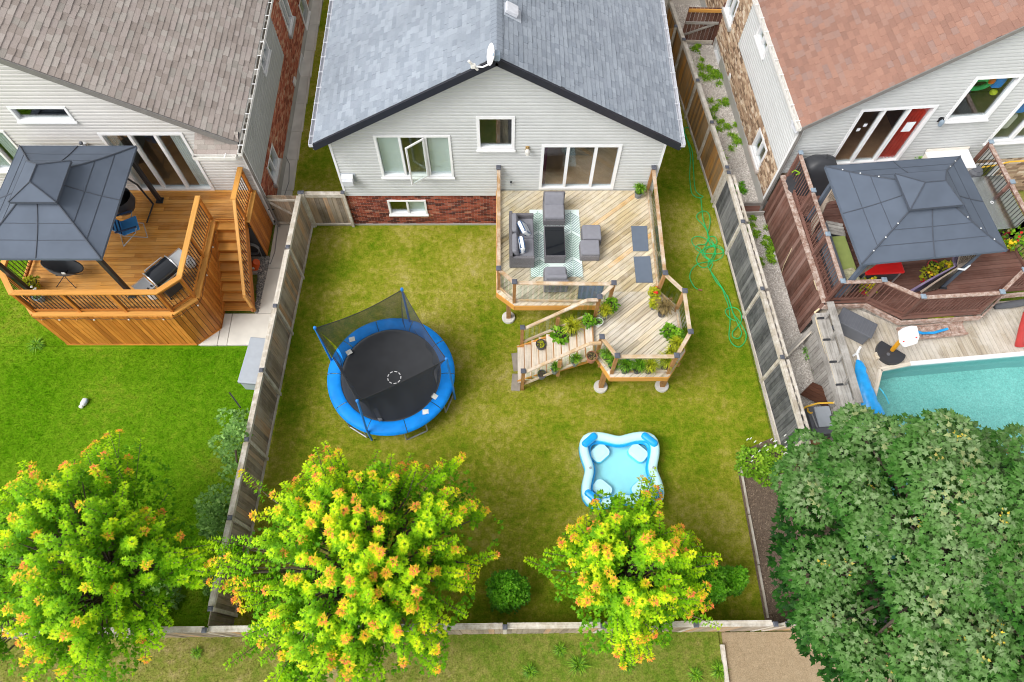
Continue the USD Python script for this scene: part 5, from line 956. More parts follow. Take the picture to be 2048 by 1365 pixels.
for y in (11.64, 12.36): part('seat_cushion', MB().rbox(V3(.66, y, ZD + .37), (.58, .70, .14), .05, puff=.02), 'cushion', t, smooth=True)
for y in (11.64, 12.36): part('back_cushion', MB().rbox(V3(.41, y, ZD + .56), (.16, .66, .42), .07, R=trimesh.transformations.rotation_matrix(-.25, [0, 1, 0])[:3, :3]), 'cushion', t, smooth=True)
for (x, y, rz, tl, lab) in ((.66, 12.22, .35, .9, 'blue and white striped pillow lying on the back half of the wicker sofa'), (.58, 11.62, .15, .35, 'blue and white striped pillow standing in the front corner of the wicker sofa')):
    c2 = V3(x, y, ZD + .60); pt = thing('striped_pillow', lab, 'pillow', c2); R = trimesh.transformations.euler_matrix(.1, -tl + .35, rz)[:3, :3]
    part('pillow_body', MB().rbox(c2, (.16, .44, .44), .07, R=R), 'pillow', pt, smooth=True)
    for k in range(-3, 4):
        wd = (.025, .045)[k % 2]; part('stripe', MB().rbox(c2 + R @ V3(0, 0, k * .062), (.166 - .004 * abs(k), .43 - .02 * abs(k), wd), .012, R=R), 'navy', pt)
t, c, w, d = wick('grey wicker chair with its back to the sliding glass door', 'armchair', 'garden_chair', None, 1.27, 1.93, 12.72, 13.46, .30)
part('backrest', MB().rbox(V3(1.60, 13.46, ZD + .42), (.66, .09, .62), .03), 'wicker', t, smooth=True); part('seat_cushion', MB().rbox(V3(1.60, 13.03, ZD + .37), (.60, .60, .14), .05, puff=.03), 'cushion', t, smooth=True)
part('back_cushion', MB().rbox(V3(1.60, 13.33, ZD + .58), (.60, .16, .42), .07, R=trimesh.transformations.rotation_matrix(-.42, [1, 0, 0])[:3, :3]), 'cushion', t, smooth=True)
t, c, w, d = wick('grey wicker chair with its back to the front glass railing', 'armchair', 'garden_chair', None, 1.22, 1.90, 10.36, 11.02, .30)
part('backrest', MB().rbox(V3(1.56, 10.34, ZD + .44), (.68, .09, .60), .03), 'wicker', t, smooth=True); part('seat_cushion', MB().rbox(V3(1.56, 10.73, ZD + .37), (.62, .56, .14), .05, puff=.03), 'cushion', t, smooth=True); part('back_cushion', MB().rbox(V3(1.56, 10.46, ZD + .62), (.62, .15, .40), .07), 'cushion', t, smooth=True)
for y, dx, lab in ((12.24, .05, 'square wicker ottoman nearer the house, right of the leaf-patterned rug'), (11.70, -.03, 'square wicker ottoman nearer the stairs, right of the leaf-patterned rug')):
    t, c, w, d = wick(lab, 'ottoman', 'ottoman', None, 2.36 + dx, 2.94 + dx, y - .26, y + .26, .28); part('cushion', MB().rbox(c + UZ * .35, (.56, .51, .12), .045, puff=.02), 'cushion', t, smooth=True)
t, c, w, d = wick('low wicker table with a black glass top on the rug', 'table', 'coffee_table', None, 1.27, 1.88, 11.36, 12.44, .40)
part('glass_top', MB().rbox(c + UZ * .415, (.57, 1.03, .02), .008), 'blackglass', t); part('rim', MB().fbox((c, V3(1, 0, 0), V3(0, 1, 0)), -.31, .31, .39, .42, -.54, -.515).fbox((c, V3(1, 0, 0), V3(0, 1, 0)), -.31, .31, .39, .42, .515, .54), 'wicker', t)
rg_ = thing('outdoor_rug', 'pale mint rug with a green palm-leaf pattern under the wicker seating', 'rug', (1.63, 12.12, ZD)); part('rug', MB().box((1.63, 12.12, ZD + .008), (1.54, 2.42, .012)), 'rug', rg_)
for cx in (1.12, 2.13):
    for y0_, y1_ in ((12.55, 13.28), (11.6, 12.52), (10.95, 11.55)):
        part('leaf_stem', MB().box((cx, (y0_ + y1_) / 2, ZD + .0155), (.016, y1_ - y0_, .003)), 'rugleaf', rg_); k = int((y1_ - y0_) / .062)
        for j in range(k):
            y = y0_ + .03 + j * .062; l = .30
            for sx in (-1, 1):
                a = V3(cx + sx * .02, y, ZD + .016); b = V3(cx + sx * l, y - .19, ZD + .016); n_ = V3(.19, l * sx * 1.0, 0); n_ = V3(.53 * 1, sx * .84, 0) * .013
                part('leaf_stripe', MB().add([a - n_, a + n_, b + n_ * .5, b - n_ * .5], [[0, 1, 2], [0, 2, 3]]), 'rugleaf' if (int(y0_ * 10) + (cx > 1.5)) % 2 else 'rugleaf2', rg_)
for j in range(8):
    for sx in (-1, 1):
        a = V3(1.625 + sx * .01, 12.55 + .09 * j, ZD + .016); b = a + V3(sx * .2, -.13, 0); n_ = V3(.53, sx * .84, 0) * .012; part('leaf_stripe', MB().add([a - n_, a + n_, b + n_ * .5, b - n_ * .5], [[0, 1, 2], [0, 2, 3]]), 'rugleaf2', rg_)
for pts_, lab in (([(1262, 453), (1294, 453), (1297, 503), (1266, 503)], 'slate mat by the right glass railing, nearer the house'), ([(1267, 514), (1300, 513), (1306, 566), (1272, 566)], 'slate mat by the right glass railing, nearer the landing'), ([(1158, 572), (1208, 572), (1201, 598), (1155, 598)], 'ribbed slate mat behind the front glass railing at the landing')):
    q = [at(*p, ZD + .012) for p in pts_]; mt = thing('floor_mat', lab, 'mat', sum(q) / 4); part('mat', MB().slab(q[::-1], .012), 'matgrey', mt)
    if 'ribbed' in lab:
        for k in range(7): u = (k + .5) / 7; part('rib', MB().beam(lerp(q[0], q[1], u) + UZ * .014, lerp(q[3], q[2], u) + UZ * .014, .03, .008), 'matgrey', mt)
# ---- green hose, laid in loops on the lawn
def spline(px, z=.022, n=6):
    p = np.array([at(a, b, 0) for a, b in px]); p[:, 2] = z; out = []
    for i in range(len(p) - 1):
        p0, p1, p2, p3 = p[max(i - 1, 0)], p[i], p[i + 1], p[min(i + 2, len(p) - 1)]
        for k in range(n): u = k / n; out.append(.5 * (2 * p1 + (p2 - p0) * u + (2 * p0 - 5 * p1 + 4 * p2 - p3) * u ** 2 + (3 * p1 - p0 - 3 * p2 + p3) * u ** 3))
    out.append(p[-1]); out = np.array(out); out[:, 2] += .008 * np.sin(np.arange(len(out)) * .7) + .008; return out
hz = lambda *q: [(1350 + x / 4.012, 380 + y / 4.012) for x, y in q]
hs = thing('garden_hose', 'bright green hose lying in tangled loops beside the grey fence', 'hose', at(1405, 490))
part('hose', MB().tube(spline([(1363, 255), (1372, 275), (1380, 310), (1379, 355)] + hz((130, 20), (160, 60), (200, 70), (210, 110), (218, 200), (235, 280), (262, 350), (270, 420), (300, 460), (350, 470), (385, 505), (370, 550), (300, 575), (230, 540), (200, 480), (150, 450), (132, 410), (160, 382), (230, 390), (300, 440), (325, 500), (300, 570), (260, 620), (200, 620), (172, 570), (190, 520), (240, 470), (300, 450), (335, 430), (320, 385), (275, 380), (262, 400), (245, 450), (225, 500), (260, 560), (300, 600), (285, 650), (320, 730), (370, 790), (400, 860), (430, 950), (440, 1050), (432, 1170), (450, 1230), (510, 1265), (560, 1220), (565, 1150), (520, 1070), (470, 1000), (440, 920), (420, 850))), .0155, 6), 'hose', hs, smooth=True)
part('hose', MB().tube(spline([(1381, 262), (1372, 256), (1368, 266), (1376, 285), (1384, 305), (1386, 335)] + hz((160, 0), (190, 40), (222, 62), (190, 72)), .03), .0155, 6), 'hose', hs, smooth=True)
part('hose', MB().tube(spline(hz((212, 180), (180, 200), (172, 230), (200, 265), (225, 290), (250, 330), (270, 390), (240, 440), (180, 450), (165, 480), (215, 510), (300, 520), (380, 510), (372, 470), (320, 455), (250, 480), (240, 530), (280, 575), (220, 590), (165, 610), (125, 660), (118, 720), (150, 780), (180, 805)), .034), .0155, 6), 'hose', hs, smooth=True)
part('hose', MB().tube(spline(hz((218, 178), (260, 190), (278, 240), (275, 300), (258, 370), (300, 430), (320, 480), (290, 560), (260, 610), (290, 670), (340, 740), (390, 820), (430, 890), (460, 990), (500, 1080), (530, 1150), (510, 1195), (465, 1190), (458, 1150), (490, 1110), (528, 1060), (520, 990), (470, 950), (415, 960), (400, 990), (430, 1030), (480, 1060)), .045), .0155, 6), 'hose', hs, smooth=True)
e_ = at(*hz((185, 806))[0]); part('nozzle', MB().tube([e_ + UZ * .04, e_ + V3(.12, -.02, .04)], .03, 8), 'terracotta', hs)
# ---- things on and around the honey deck
c = V3(-9.55, 10.55, ZL)
gr = thing('barbecue', 'stainless barbecue with a black lid beside the cut corner of the honey deck', 'barbecue', c); rz = math.radians(50); cs, sn = math.cos(rz), math.sin(rz); Rz = np.array([[cs, -sn, 0], [sn, cs, 0], [0, 0, 1]]); L_ = lambda x, y, z: c + Rz @ V3(x * 1.12, y * 1.15, z * 1.05)
part('cart', MB().rbox(L_(0, 0, .38), (.62, .46, .62), .02, rz), 'blackplastic', gr); part('firebox', MB().rbox(L_(0, 0, .76), (.66, .5, .16), .03, rz), 'steel', gr)
v, f = [], []; n = 12
for sx in (-.32, .32):
    for j in range(n): a = math.pi * j / (n - 1); v.append(L_(sx, .27 * math.cos(a), .84 + .24 * math.sin(a)))
for j in range(n - 1): f += [[j, j + 1, n + j + 1], [j, n + j + 1, n + j]]
f += [[0, j, j + 1] for j in range(1, n - 1)] + [[n, n + j + 1, n + j] for j in range(1, n - 1)]
lid = part('lid', MB().add(v, f), 'blackglass', gr, smooth=False)
for sx in (-.335, .335): part('lid_end', MB().tube([L_(sx, .275 * math.cos(a), .84 + .245 * math.sin(a)) for a in np.linspace(0, math.pi, 12)], .018, 6), 'steel', gr)
part('handle', MB().tube([L_(-.26, .25, .92), L_(-.26, .29, .94), L_(.26, .29, .94), L_(.26, .25, .92)], .016, 6), 'steel', gr)
for sx in (-1, 1):
    st = part('side_shelf', MB().rbox(L_(sx * .55, .02, .82), (.40, .5, .05), .02, rz), 'steel', gr)
    part('shelf_rim', MB().tube([L_(sx * .55 + a, .02 + b, .855) for a, b in ((-.18, -.22), (.18, -.22), (.18, .22), (-.18, .22))], .012, 6, closed=True), 'steel', gr)
for x in (-.62, -.52, -.42): part('knob', MB().lathe([(0, .04), (.028, .035), (.03, 0)], L_(x, -.12, .845), 10), 'black', gr)
for sx in (-1, 1):
    for sy in (-1, 1): part('caster', MB().rbox(L_(sx * .27, sy * .19, .035), (.05, .07, .07), .02, rz), 'black', gr)
def tank(px, py, label):
    c = at(px, py, ZL + .25); c[2] = ZL; t = thing('propane_tank', label, 'gas tank', c)
    part('tank', MB().lathe([(0, .02), (.13, .02), (.15, .08), (.15, .26), (.12, .33), (.05, .36), (0, .36)], c, 16), 'white', t, smooth=True); part('collar', MB().lathe([(.085, .34), (.09, .44), (.08, .44), (.075, .34)], c, 12), 'white', t); part('valve', MB().rbox(c + UZ * .40, (.04, .05, .08), .015), 'steel', t)
tank(303, 585, 'white propane tank behind the front balusters left of the barbecue'); tank(378, 522, 'white propane tank behind the side balusters right of the barbecue')
c = at(258, 452, ZL + .45); c[2] = ZL
fc = thing('folding_chair', 'blue folding camp chair with black frame on the honey deck', 'folding chair', c); rz = math.radians(115); cs, sn = math.cos(rz), math.sin(rz); Rz = np.array([[cs, -sn, 0], [sn, cs, 0], [0, 0, 1]]); L_ = lambda x, y, z: c + Rz @ V3(x, y, z)
part('seat', MB().slab([L_(-.26, -.26, .44), L_(.26, -.26, .44), L_(.26, .24, .40), L_(-.26, .24, .40)], .04), 'bluefabric', fc); part('backrest', MB().slab([L_(-.26, .24, .42), L_(.26, .24, .42), L_(.26, .46, 1.0), L_(-.26, .46, 1.0)], .035), 'bluefabric', fc)
for k in range(4): part('back_band', MB().slab([L_(-.265, .25 + .05 * k, .50 + .135 * k), L_(.265, .25 + .05 * k, .50 + .135 * k), L_(.265, .262 + .05 * k, .53 + .135 * k), L_(-.265, .262 + .05 * k, .53 + .135 * k)], .04), 'navyfabric', fc)
for sx in (-1, 1):
    part('arm', MB().tube([L_(sx * .29, .36, .70), L_(sx * .31, .1, .68), L_(sx * .31, -.25, .66)], .03, 6), 'navyfabric', fc)
    part('leg', MB().tube([L_(sx * .29, .44, .98), L_(sx * .29, .22, .44), L_(sx * .29, -.30, .03)], .014, 6), 'tube', fc); part('leg', MB().tube([L_(sx * .30, -.25, .66), L_(sx * .30, -.1, .4), L_(sx * .30, .42, .03)], .014, 6), 'tube', fc)
part('foot_bar', MB().tube([L_(-.30, .42, .03), L_(.30, .42, .03)], .014, 6), 'tube', fc); part('foot_bar', MB().tube([L_(-.29, -.30, .03), L_(.29, -.30, .03)], .014, 6), 'tube', fc)
c = at(122, 545, ZL + .45); c[2] = ZL
mc = thing('moon_chair', 'charcoal bucket-shaped folding chair by the front rail of the honey deck', 'folding chair', c); v, f = [], []; z_ = V3(.45, .50, .74); x_ = np.cross(V3(-.3, 1, 0), z_); x_ /= np.linalg.norm(x_); z_ /= np.linalg.norm(z_); R = np.stack([x_, np.cross(z_, x_), z_], 1)
for i in range(9):
    for j in range(24): r = .40 * i / 8; a = 2 * np.pi * j / 24; v.append(c + UZ * .45 + R @ V3(1.3 * r * math.cos(a), r * math.sin(a), 2.0 * r * r - .08))
for i in range(8):
    for j in range(24): a, b = i * 24 + j, i * 24 + (j + 1) % 24; f += [[a, b, b + 24], [a, b + 24, a + 24]]
part('bucket_seat', MB().add(v, f), 'chargrey', mc, smooth=True); part('rim_tube', MB().tube(v[-24:], .018, 6, closed=True), 'black', mc); part('tag', MB().rbox(v[-6] + V3(.0, -.01, .02), (.1, .03, .08), .01), 'label', mc)
for a in (.6, 2.4, 3.9, 5.4): part('leg', MB().tube([c + V3(.42 * math.cos(a), .36 * math.sin(a), .02), c + V3(-.2 * math.cos(a), -.15 * math.sin(a), .40)], .012, 6), 'black', mc)
c = V3(-11.3, 13.2, ZL); sw = thing('egg_chair_stand', 'black curved frame of a hanging chair under the back of the left gazebo', 'hanging chair', c)
part('frame', MB().tube([c + V3(.5, .35, .03), c + V3(.4, .4, .9), c + V3(.1, .38, 1.5), c + V3(-.2, .2, 1.7)], .03, 7), 'black', sw); part('base_bar', MB().tube([c + V3(.5, .35, .03), c + V3(.45, -.35, .03)], .025, 6), 'black', sw); part('basket', MB().lathe([(0, .0), (.3, .06), (.42, .3), (.4, .6)], c + V3(-.15, 0, .25), 14), 'blackplastic', sw, smooth=True)
c = at(514, 535, .0); bk = thing('orange_bucket', 'orange plastic bucket tipped over beside the honey stairs', 'bucket', c); R = trimesh.transformations.rotation_matrix(.5, [0, 1, 0])[:3, :3]
m = MB().lathe([(0, .30), (.11, .30), (.12, .27), (.155, .02), (.165, .0), (.15, 0), (.10, .28)], (0, 0, 0), 16); m.v = [v_ @ R.T + c + V3(-.06, 0, .07) for v_ in m.v]; part('bucket', m, 'orange', bk, smooth=False); part('rim', MB().tube([c + V3(-.06, 0, .07) + R @ V3(.165 * math.cos(a), .165 * math.sin(a), .01) for a in np.linspace(0, 6.28, 17)[:-1]], .012, 5, closed=True), 'orange', bk); part('sticker', MB().box(c + V3(-.08, -.15, .17), (.14, .012, .10)), 'label', bk)
struct('stone_bed', MB().prism(Polygon([(-7.86, 10.75), (-7.72, 10.75), (-7.68, 12.85), (-8.7, 12.85), (-8.7, 12.2), (-7.9, 12.2)]), -.1, .02), 'gravelbed')
part('stones', chips(Polygon([(-7.86, 10.75), (-7.72, 10.75), (-7.68, 12.85), (-8.0, 12.85)]), 700, (.04, .035, .03), .015, 5), 'stones', None, kind='stuff', label='grey stones beside the honey stairs')
c = at(499, 492, .35); hc = thing('coiled_hose', 'coiled grey hose hanging on the side skirt of the honey deck', 'hose', c)
part('coil', MB().tube([V3(-8.1 + .27 * math.cos(a) , 12.80 - .004 * a, .62 + .28 * math.sin(a)) for a in np.linspace(0, 6.28 * 4, 80)], .014, 5), 'hosegrey', hc); part('tail', MB().tube([V3(-7.85, 12.78, .5), V3(-7.80, 12.6, .05), V3(-7.6, 12.55, .045), V3(-7.52, 13.0, .045), V3(-7.55, 14.0, .045), V3(-7.5, 15.3, .05), V3(-7.42, 15.9, .05), V3(-7.50, 16.7, .05), V3(-7.62, 16.9, .2)], .012, 5), 'hosegrey', hc)
q = [at(497, 676, .62), at(536, 680, .62), at(508, 770, .62), at(475, 760, .62)]; c = sum(q) / 4; c[2] = 0
sb = thing('storage_box', 'pale grey resin storage box against the left side of the brown fence', 'storage box', c); lx, ly, rz = .62, 1.5, -.11
part('body', MB().rbox(c + V3(.06, 0, .28), (lx - .06, ly - .06, .56), .03, rz), 'resin', sb); part('lid', MB().rbox(c + V3(.06, 0, .60), (lx, ly, .09), .04, rz), 'resin', sb, smooth=True)
part('lid_seam', MB().rbox(c + V3(.06, 0, .553), (lx + .004, ly + .004, .012), .005, rz), 'resindark', sb)
c = at(171, 806); ty = thing('lost_toy', 'small pale blue and white toy lying on the green left lawn', 'toy', c); part('body', MB().rbox(c + UZ * .07, (.17, .24, .14), .06, -.3), 'gutter', ty, smooth=True); part('head', MB().rbox(c + V3(-.06, -.14, .06), (.13, .11, .11), .05), 'offwhite', ty, smooth=True); part('patch', MB().rbox(c + V3(.07, .03, .09), (.06, .14, .08), .03), 'capblue', ty, smooth=True)
# ---- brown deck and pool surroundings
c = rl(.75, -.55, ZR); bq = thing('covered_barbecue', 'barbecue under a black cover in the corner by the brown rail', 'barbecue', c); v, f = [], []; pr = [(.0, .62), (.06, .60), (.35, .50), (.62, .47), (.95, .44), (1.12, .34), (1.22, .16)]
for z, r in pr:
    for j in range(28): a = 2 * np.pi * j / 28; k = (abs(math.cos(a)) ** 4 + abs(math.sin(a)) ** 4) ** -.25; w_ = 1 + .03 * math.sin(a * 9 + z * 3); v.append(c + V3(1.15 * r * k * math.cos(a) * w_, .72 * r * k * math.sin(a) * w_, z + .02))
for i in range(len(pr) - 1):
    for j in range(28): a, b = i * 28 + j, i * 28 + (j + 1) % 28; f += [[a, b, b + 28], [a, b + 28, a + 28]]
v.append(c + UZ * 1.25); f += [[len(v) - 1, (len(pr) - 1) * 28 + j, (len(pr) - 1) * 28 + (j + 1) % 28] for j in range(28)]
part('cover', MB().add(v, f), 'blackplastic', bq, smooth=True); part('peak', MB().lathe([(.09, 0), (.05, .1), (0, .18)], c + V3(.05, .05, 1.2), 8), 'blackplastic', bq)
cb = thing('storage_bench', 'cream storage box against the pale siding behind the right gazebo', 'storage box', rl(5.1, -.45, ZR)); Rr = np.array([RE, RB, UZ]).T
part('body', MB().rbox(rl(5.12, -.42, ZR + .3), (1.36, .72, .6), .03, R=Rr), 'cream', cb); part('lid', MB().rbox(rl(5.12, -.42, ZR + .63), (1.4, .76, .07), .03, R=Rr), 'white', cb, smooth=True); part('back_lip', MB().rbox(rl(5.12, -.06, ZR + .70), (1.4, .06, .10), .02, R=Rr), 'cream', cb)
c = at(1985, 400, ZR + .72); gt = thing('glass_table', 'frosted glass patio table with metal spokes right of the slate canopy', 'table', V3(c[0], c[1], ZR)); cc = V3(c[0] - .05, c[1] - .1, ZR)
poly_ = Polygon([(-.62, -.85), (.62, -.85), (.62, .85), (-.62, .85)]).buffer(.12); ex_ = np.array(poly_.exterior.coords)[:-1]; ca, sa = math.cos(.1), math.sin(.1)
part('glass_top', MB().prism(Polygon([(cc[0] + x * ca - y * sa, cc[1] + x * sa + y * ca) for x, y in ex_]), ZR + .715, ZR + .727), 'tableglass', gt); part('hole_ring', MB().lathe([(.03, .73), (.05, .735), (.05, .71), (.03, .71)], cc, 14), 'white', gt)
for a in np.arange(6) * math.pi / 3 + .3: part('spoke', MB().beam(cc + V3(.28 * math.cos(a), .28 * math.sin(a), .70), cc + V3(.68 * math.cos(a), .68 * math.sin(a), .70), .022, .02), 'tube', gt)
for sx in (-1, 1):
    for sy in (-1, 1): part('leg', MB().tube([cc + V3(sx * .5, sy * .7, 0), cc + V3(sx * .45, sy * .62, .7)], .022, 6), 'blackplastic', gt)
c = V3(11.05, 10.85, ZR); rt = thing('red_table', 'bright red cooler table under the front edge of the right gazebo', 'table', c)
part('top', MB().rbox(c + UZ * .62, (1.15, .5, .08), .03, .06), 'brightred', rt); part('body', MB().rbox(c + UZ * .36, (1.05, .4, .40), .03, .06), 'blackplastic', rt)
for sx in (-1, 1):
    for sy in (-1, 1): part('leg', MB().tube([c + V3(sx * .52, sy * .2 + sx * .03, 0), c + V3(sx * .52, sy * .2 + sx * .03, .62)], .025, 6), 'steel', rt)
c = V3(9.98, 11.3, ZR); sf = thing('wicker_daybed', 'dark wicker sofa with olive and leafy cushions behind the brown left rail', 'sofa', c)
part('frame', MB().rbox(c + UZ * .2, (.66, 2.0, .36), .03, .08), 'blackplastic', sf); part('backrest', MB().rbox(c + V3(-.3, .0, .5), (.1, 2.0, .6), .03, .08), 'resindark', sf)
part('seat_cushion', MB().rbox(c + V3(.05, .1, .45), (.55, 1.2, .14), .05, .08), 'olive', sf, smooth=True); part('leafy_cushion', MB().rbox(c + V3(.08, -.72, .5), (.5, .5, .2), .08, .3), 'camo', sf, smooth=True)
c = V3(10.05, 12.3, ZR); fs = thing('wood_side_table', 'small weathered slatted table behind the brown rail under the gazebo', 'table', c)
for k in range(4): part('slat', MB().box(c + V3(0, -.18 + .12 * k, .45), (.5, .10, .025), -.25), 'greywood', fs)
for sx in (-1, 1):
    for sy in (-1, 1): part('leg', MB().box(c + V3(sx * .2, sy * .16, .22), (.05, .05, .44)), 'brown', fs)
q = [at(1690, 618, 1.95), at(1752, 649, 1.95), at(1738, 676, 1.95), at(1678, 641, 1.95)]; c = sum(q) / 4; c[2] = ZP; d_ = q[1] - q[0]; rz = math.atan2(d_[1], d_[0])
db = thing('deck_box', 'dark grey ribbed storage box standing askew on the pool deck below the brown rim', 'storage box', c); part('body', MB().rbox(c + UZ * .26, (.98, .46, .50), .02, rz), 'resindark', db); lid = part('lid', MB().rbox(c + UZ * .54, (1.06, .54, .06), .025, rz), 'resindark', db)
cs, sn = math.cos(rz), math.sin(rz)
for k in range(12): x = -.48 + .087 * k; p = c + V3(cs * x, sn * x, .578); part('rib', MB().beam(p + V3(-sn, cs, 0) * .24, p - V3(-sn, cs, 0) * .24, .022, .012), 'resindark', lid)
H0 = at(1778, 707, ZP); hb = thing('basketball_hoop', 'toy basketball hoop with yellow post, black base and white backboard lying by the pool', 'basketball hoop', H0)
m = MB().prism(Polygon([(H0[0] + .36 * math.cos(a), H0[1] + .36 * math.sin(a)) for a in np.linspace(2.2, 5.9, 20)]).buffer(.04), ZP + .01, ZP + .15); part('base', m, 'blackplastic', hb); part('base_cap', MB().lathe([(0, .17), (.05, .165), (.05, .14)], H0 + V3(-.12, -.1, 0), 10), 'resindark', hb)
H1 = H0 + V3(.04, .04, .12); H2 = at(1806, 676, ZP + 1.25); dd = (H2 - H1); part('post', MB().tube([H1, H1 + dd * .5, H2], .062, 10), 'yellow', hb, smooth=True)
bn_ = dd / np.linalg.norm(dd); cB = H2 + bn_ * .02; u_ = np.cross(UZ, V3(.3, -.95, .0)); u_ /= np.linalg.norm(u_); w_ = np.cross(V3(.08, -.55, .83), u_); w_ /= np.linalg.norm(w_); R = np.stack([u_, w_, np.cross(u_, w_)], 1)
cB = at(1816, 672, ZP + 1.25); pl_ = Polygon([(-.27, -.10), (-.18, -.24), (.18, -.24), (.27, -.10), (.25, .18), (.10, .23), (-.10, .23), (-.25, .18)]).buffer(.03); tm = trimesh.creation.extrude_polygon(pl_, .05, engine='earcut')
part('backboard', MB().add(cB + np.array(tm.vertices) @ R.T, tm.faces), 'white', hb); cB = cB - V3(.05, .05, .12)
for s_ in (-1, 1): part('red_mark', MB().rbox(cB + V3(.05, .05, .12) + R @ V3(s_ * .2, -.1, .055), (.05, .03, .01), .004, R=R), 'brightred', hb)
q0, q1 = at(1797, 673, ZP + .1), at(1928, 660, ZP + .1); lad = thing('pool_step', 'peeling wooden step frame with a blue pool noodle lying on it', 'step', (q0 + q1) / 2); dv = (q1 - q0) / np.linalg.norm(q1 - q0); nv = V3(-dv[1], dv[0], 0); Ls = np.linalg.norm(q1 - q0)
for o in (-.16, .22): part('side_board', MB().beam(q0 + nv * o + UZ * .06, q1 + nv * o + UZ * .06, .05, .1), 'brownrail', lad)
for k in range(9): p = q0 + dv * Ls * (k + .5) / 9; part('slat', MB().beam(p - nv * .13 + UZ * .04, p + nv * .19 + UZ * .04, Ls / 9 - .015, .03), 'brownrail', lad)
nd = thing('pool_noodle', 'bright blue foam noodle resting on the peeling step', 'pool noodle', q0); part('noodle', MB().tube([at(1825, 661, ZP + .22), at(1845, 667, ZP + .22), at(1868, 666, ZP + .22), at(1895, 658, ZP + .22)], .04, 8), 'tarp', nd, smooth=True)
for px, lab in ((1868, 'lime-yellow toy box half hidden under the brown deck rim, left one'), (1892, 'lime-yellow toy box half hidden under the brown deck rim, right one')):
    c = at(px, 643, ZP + .1); ly = thing('toy_box', lab, 'toy', c); part('body', MB().rbox(c + V3(0, .1, .05), (.32, .3, .2), .06), 'lime', ly, smooth=True); part('lid', MB().rbox(c + V3(0, .1, .16), (.34, .32, .04), .018), 'lime', ly)
bw_ = thing('wood_block', 'small pale wood block on the pool deck beside the hoop base', 'wood block', at(1754, 713, ZP)); part('block', MB().rbox(at(1754, 713, ZP) + UZ * .05, (.13, .2, .09), .01, .1), 'landwood', bw_)
cv = thing('pool_cover', 'rolled blue pool cover trailing from a white roller into the water', 'pool cover', at(1735, 770, ZP)); cl = [at(1718, 722, ZP + .25), at(1722, 745, ZP + .27), at(1731, 780, ZP + .27), at(1742, 815, ZP + .16), at(1750, 845, ZP - .04)]
v, f = [], []; k = 30; P_ = np.array([lerp(cl[int(i)], cl[min(int(i) + 1, 4)], i - int(i)) for i in np.linspace(0, 3.999, k)])
rr = np.interp(np.linspace(0, 1, k), [0, .05, .3, .7, 1], [.07, .11, .17, .24, .40]); m = MB(); m.tube(P_, rr, 18, flat=.55); vv = m.v[0]; vv += .030 * (np.stack([meshkit.noise(vv * 9, s) for s in (1, 2, 3)], 1) - .5) * 2; part('cover', m, 'tarp', cv, smooth=True)
part('roller', MB().tube([at(1718, 722, ZP + .25), at(1714, 706, ZP + .25), at(1721, 694, ZP + .3)], .035, 8), 'white', cv); part('crank', MB().tube([at(1718, 704, ZP + .25), at(1706, 712, ZP + .25)], .03, 6), 'white', cv)
ph = thing('pool_hose', 'pale aqua vacuum hose curving down into the pool water', 'hose', at(1760, 780, 1.2)); part('hose', MB().tube([at(1754, 772, 1.25), at(1764, 782, 1.19), at(1772, 794, 1.15), at(1778, 808, 1.05)], .02, 6), 'inflmid', ph)
sl_ = thing('pool_slide', 'red plastic slide foot at the right edge of the pool', 'slide', at(2042, 670, ZP)); part('slide', MB().tube([at(2052, 625, ZP + .9), at(2044, 655, ZP + .55), at(2040, 680, ZP + .18), at(2040, 692, ZP + .06)], [.07, .08, .1, .14], 10), 'red', sl_, smooth=True); part('handle', MB().tube([at(2048, 618, ZP + .9), at(2056, 640, ZP + .7)], .03, 6), 'steel', sl_)
mr = thing('floor_mat', 'rolled grey-brown rug lying against the brown deck skirt by the slide', 'mat', at(2010, 612, ZP)); part('roll', MB().tube([at(1990, 614, ZP + .1), at(2020, 610, ZP + .12), at(2050, 605, ZP + .12)], [.08, .11, .11], 10), 'chargrey', mr, smooth=True)
# pipes along the brown skirt, pool equipment
pp_ = [(1568, 367, 1.78), (1582, 410, 1.78), (1600, 460, 1.78), (1617, 515, 1.78), (1632, 570, 1.78), (1645, 603, 1.78), (1644, 614, 1.6), (1630, 625, 1.5), (1634, 645, 1.5), (1652, 705, 1.5), (1672, 770, 1.5), (1679, 790, 1.45), (1668, 806, 1.1), (1636, 807, .75), (1612, 814, .7), (1602, 822, .62)]
pi = thing('pool_pipe', 'cream plastic pipe running along the brown skirt and grey ledge to the pool equipment', 'pipe', at(1600, 460, 1.7)); part('pipe', MB().tube([at(*q) for q in pp_[:13]], .032, 7), 'pipe', pi, smooth=True); part('yellow_end', MB().tube([at(*q) for q in pp_[12:]], .028, 7), 'yellowgas', pi, smooth=True)
part('thin_cable', MB().tube([at(1597, 462, 1.6), at(1580, 505, 1.0), at(1568, 530, .45), at(1563, 546, .05)], .009, 5), 'pipe', pi)
eq = thing('pool_heater', 'dark pool equipment cabinet with a grey lid behind the grey fence', 'pool equipment', V3(9.2, 6.9, 0)); part('cabinet', MB().rbox((9.22, 6.86, .30), (.62, .86, .56), .03, .07), 'resindark', eq); part('lid', MB().rbox((9.32, 6.95, .62), (.46, .62, .06), .025, .07), 'resin', eq, smooth=True)
part('white_pipe', MB().tube([(8.98, 7.05, .62), (9.0, 6.8, .66), (9.04, 6.6, .66)], .02, 6), 'tube', eq); part('hose_loop', MB().tube([(8.9, 7.2, .6), (8.86, 7.1, .66), (8.92, 7.02, .7), (8.98, 7.06, .66)], .026, 6), 'yellowgas', eq); part('brick_base', MB().rbox((9.15, 6.55, .05), (.95, .7, .12), .02, .07), 'terracotta', eq)
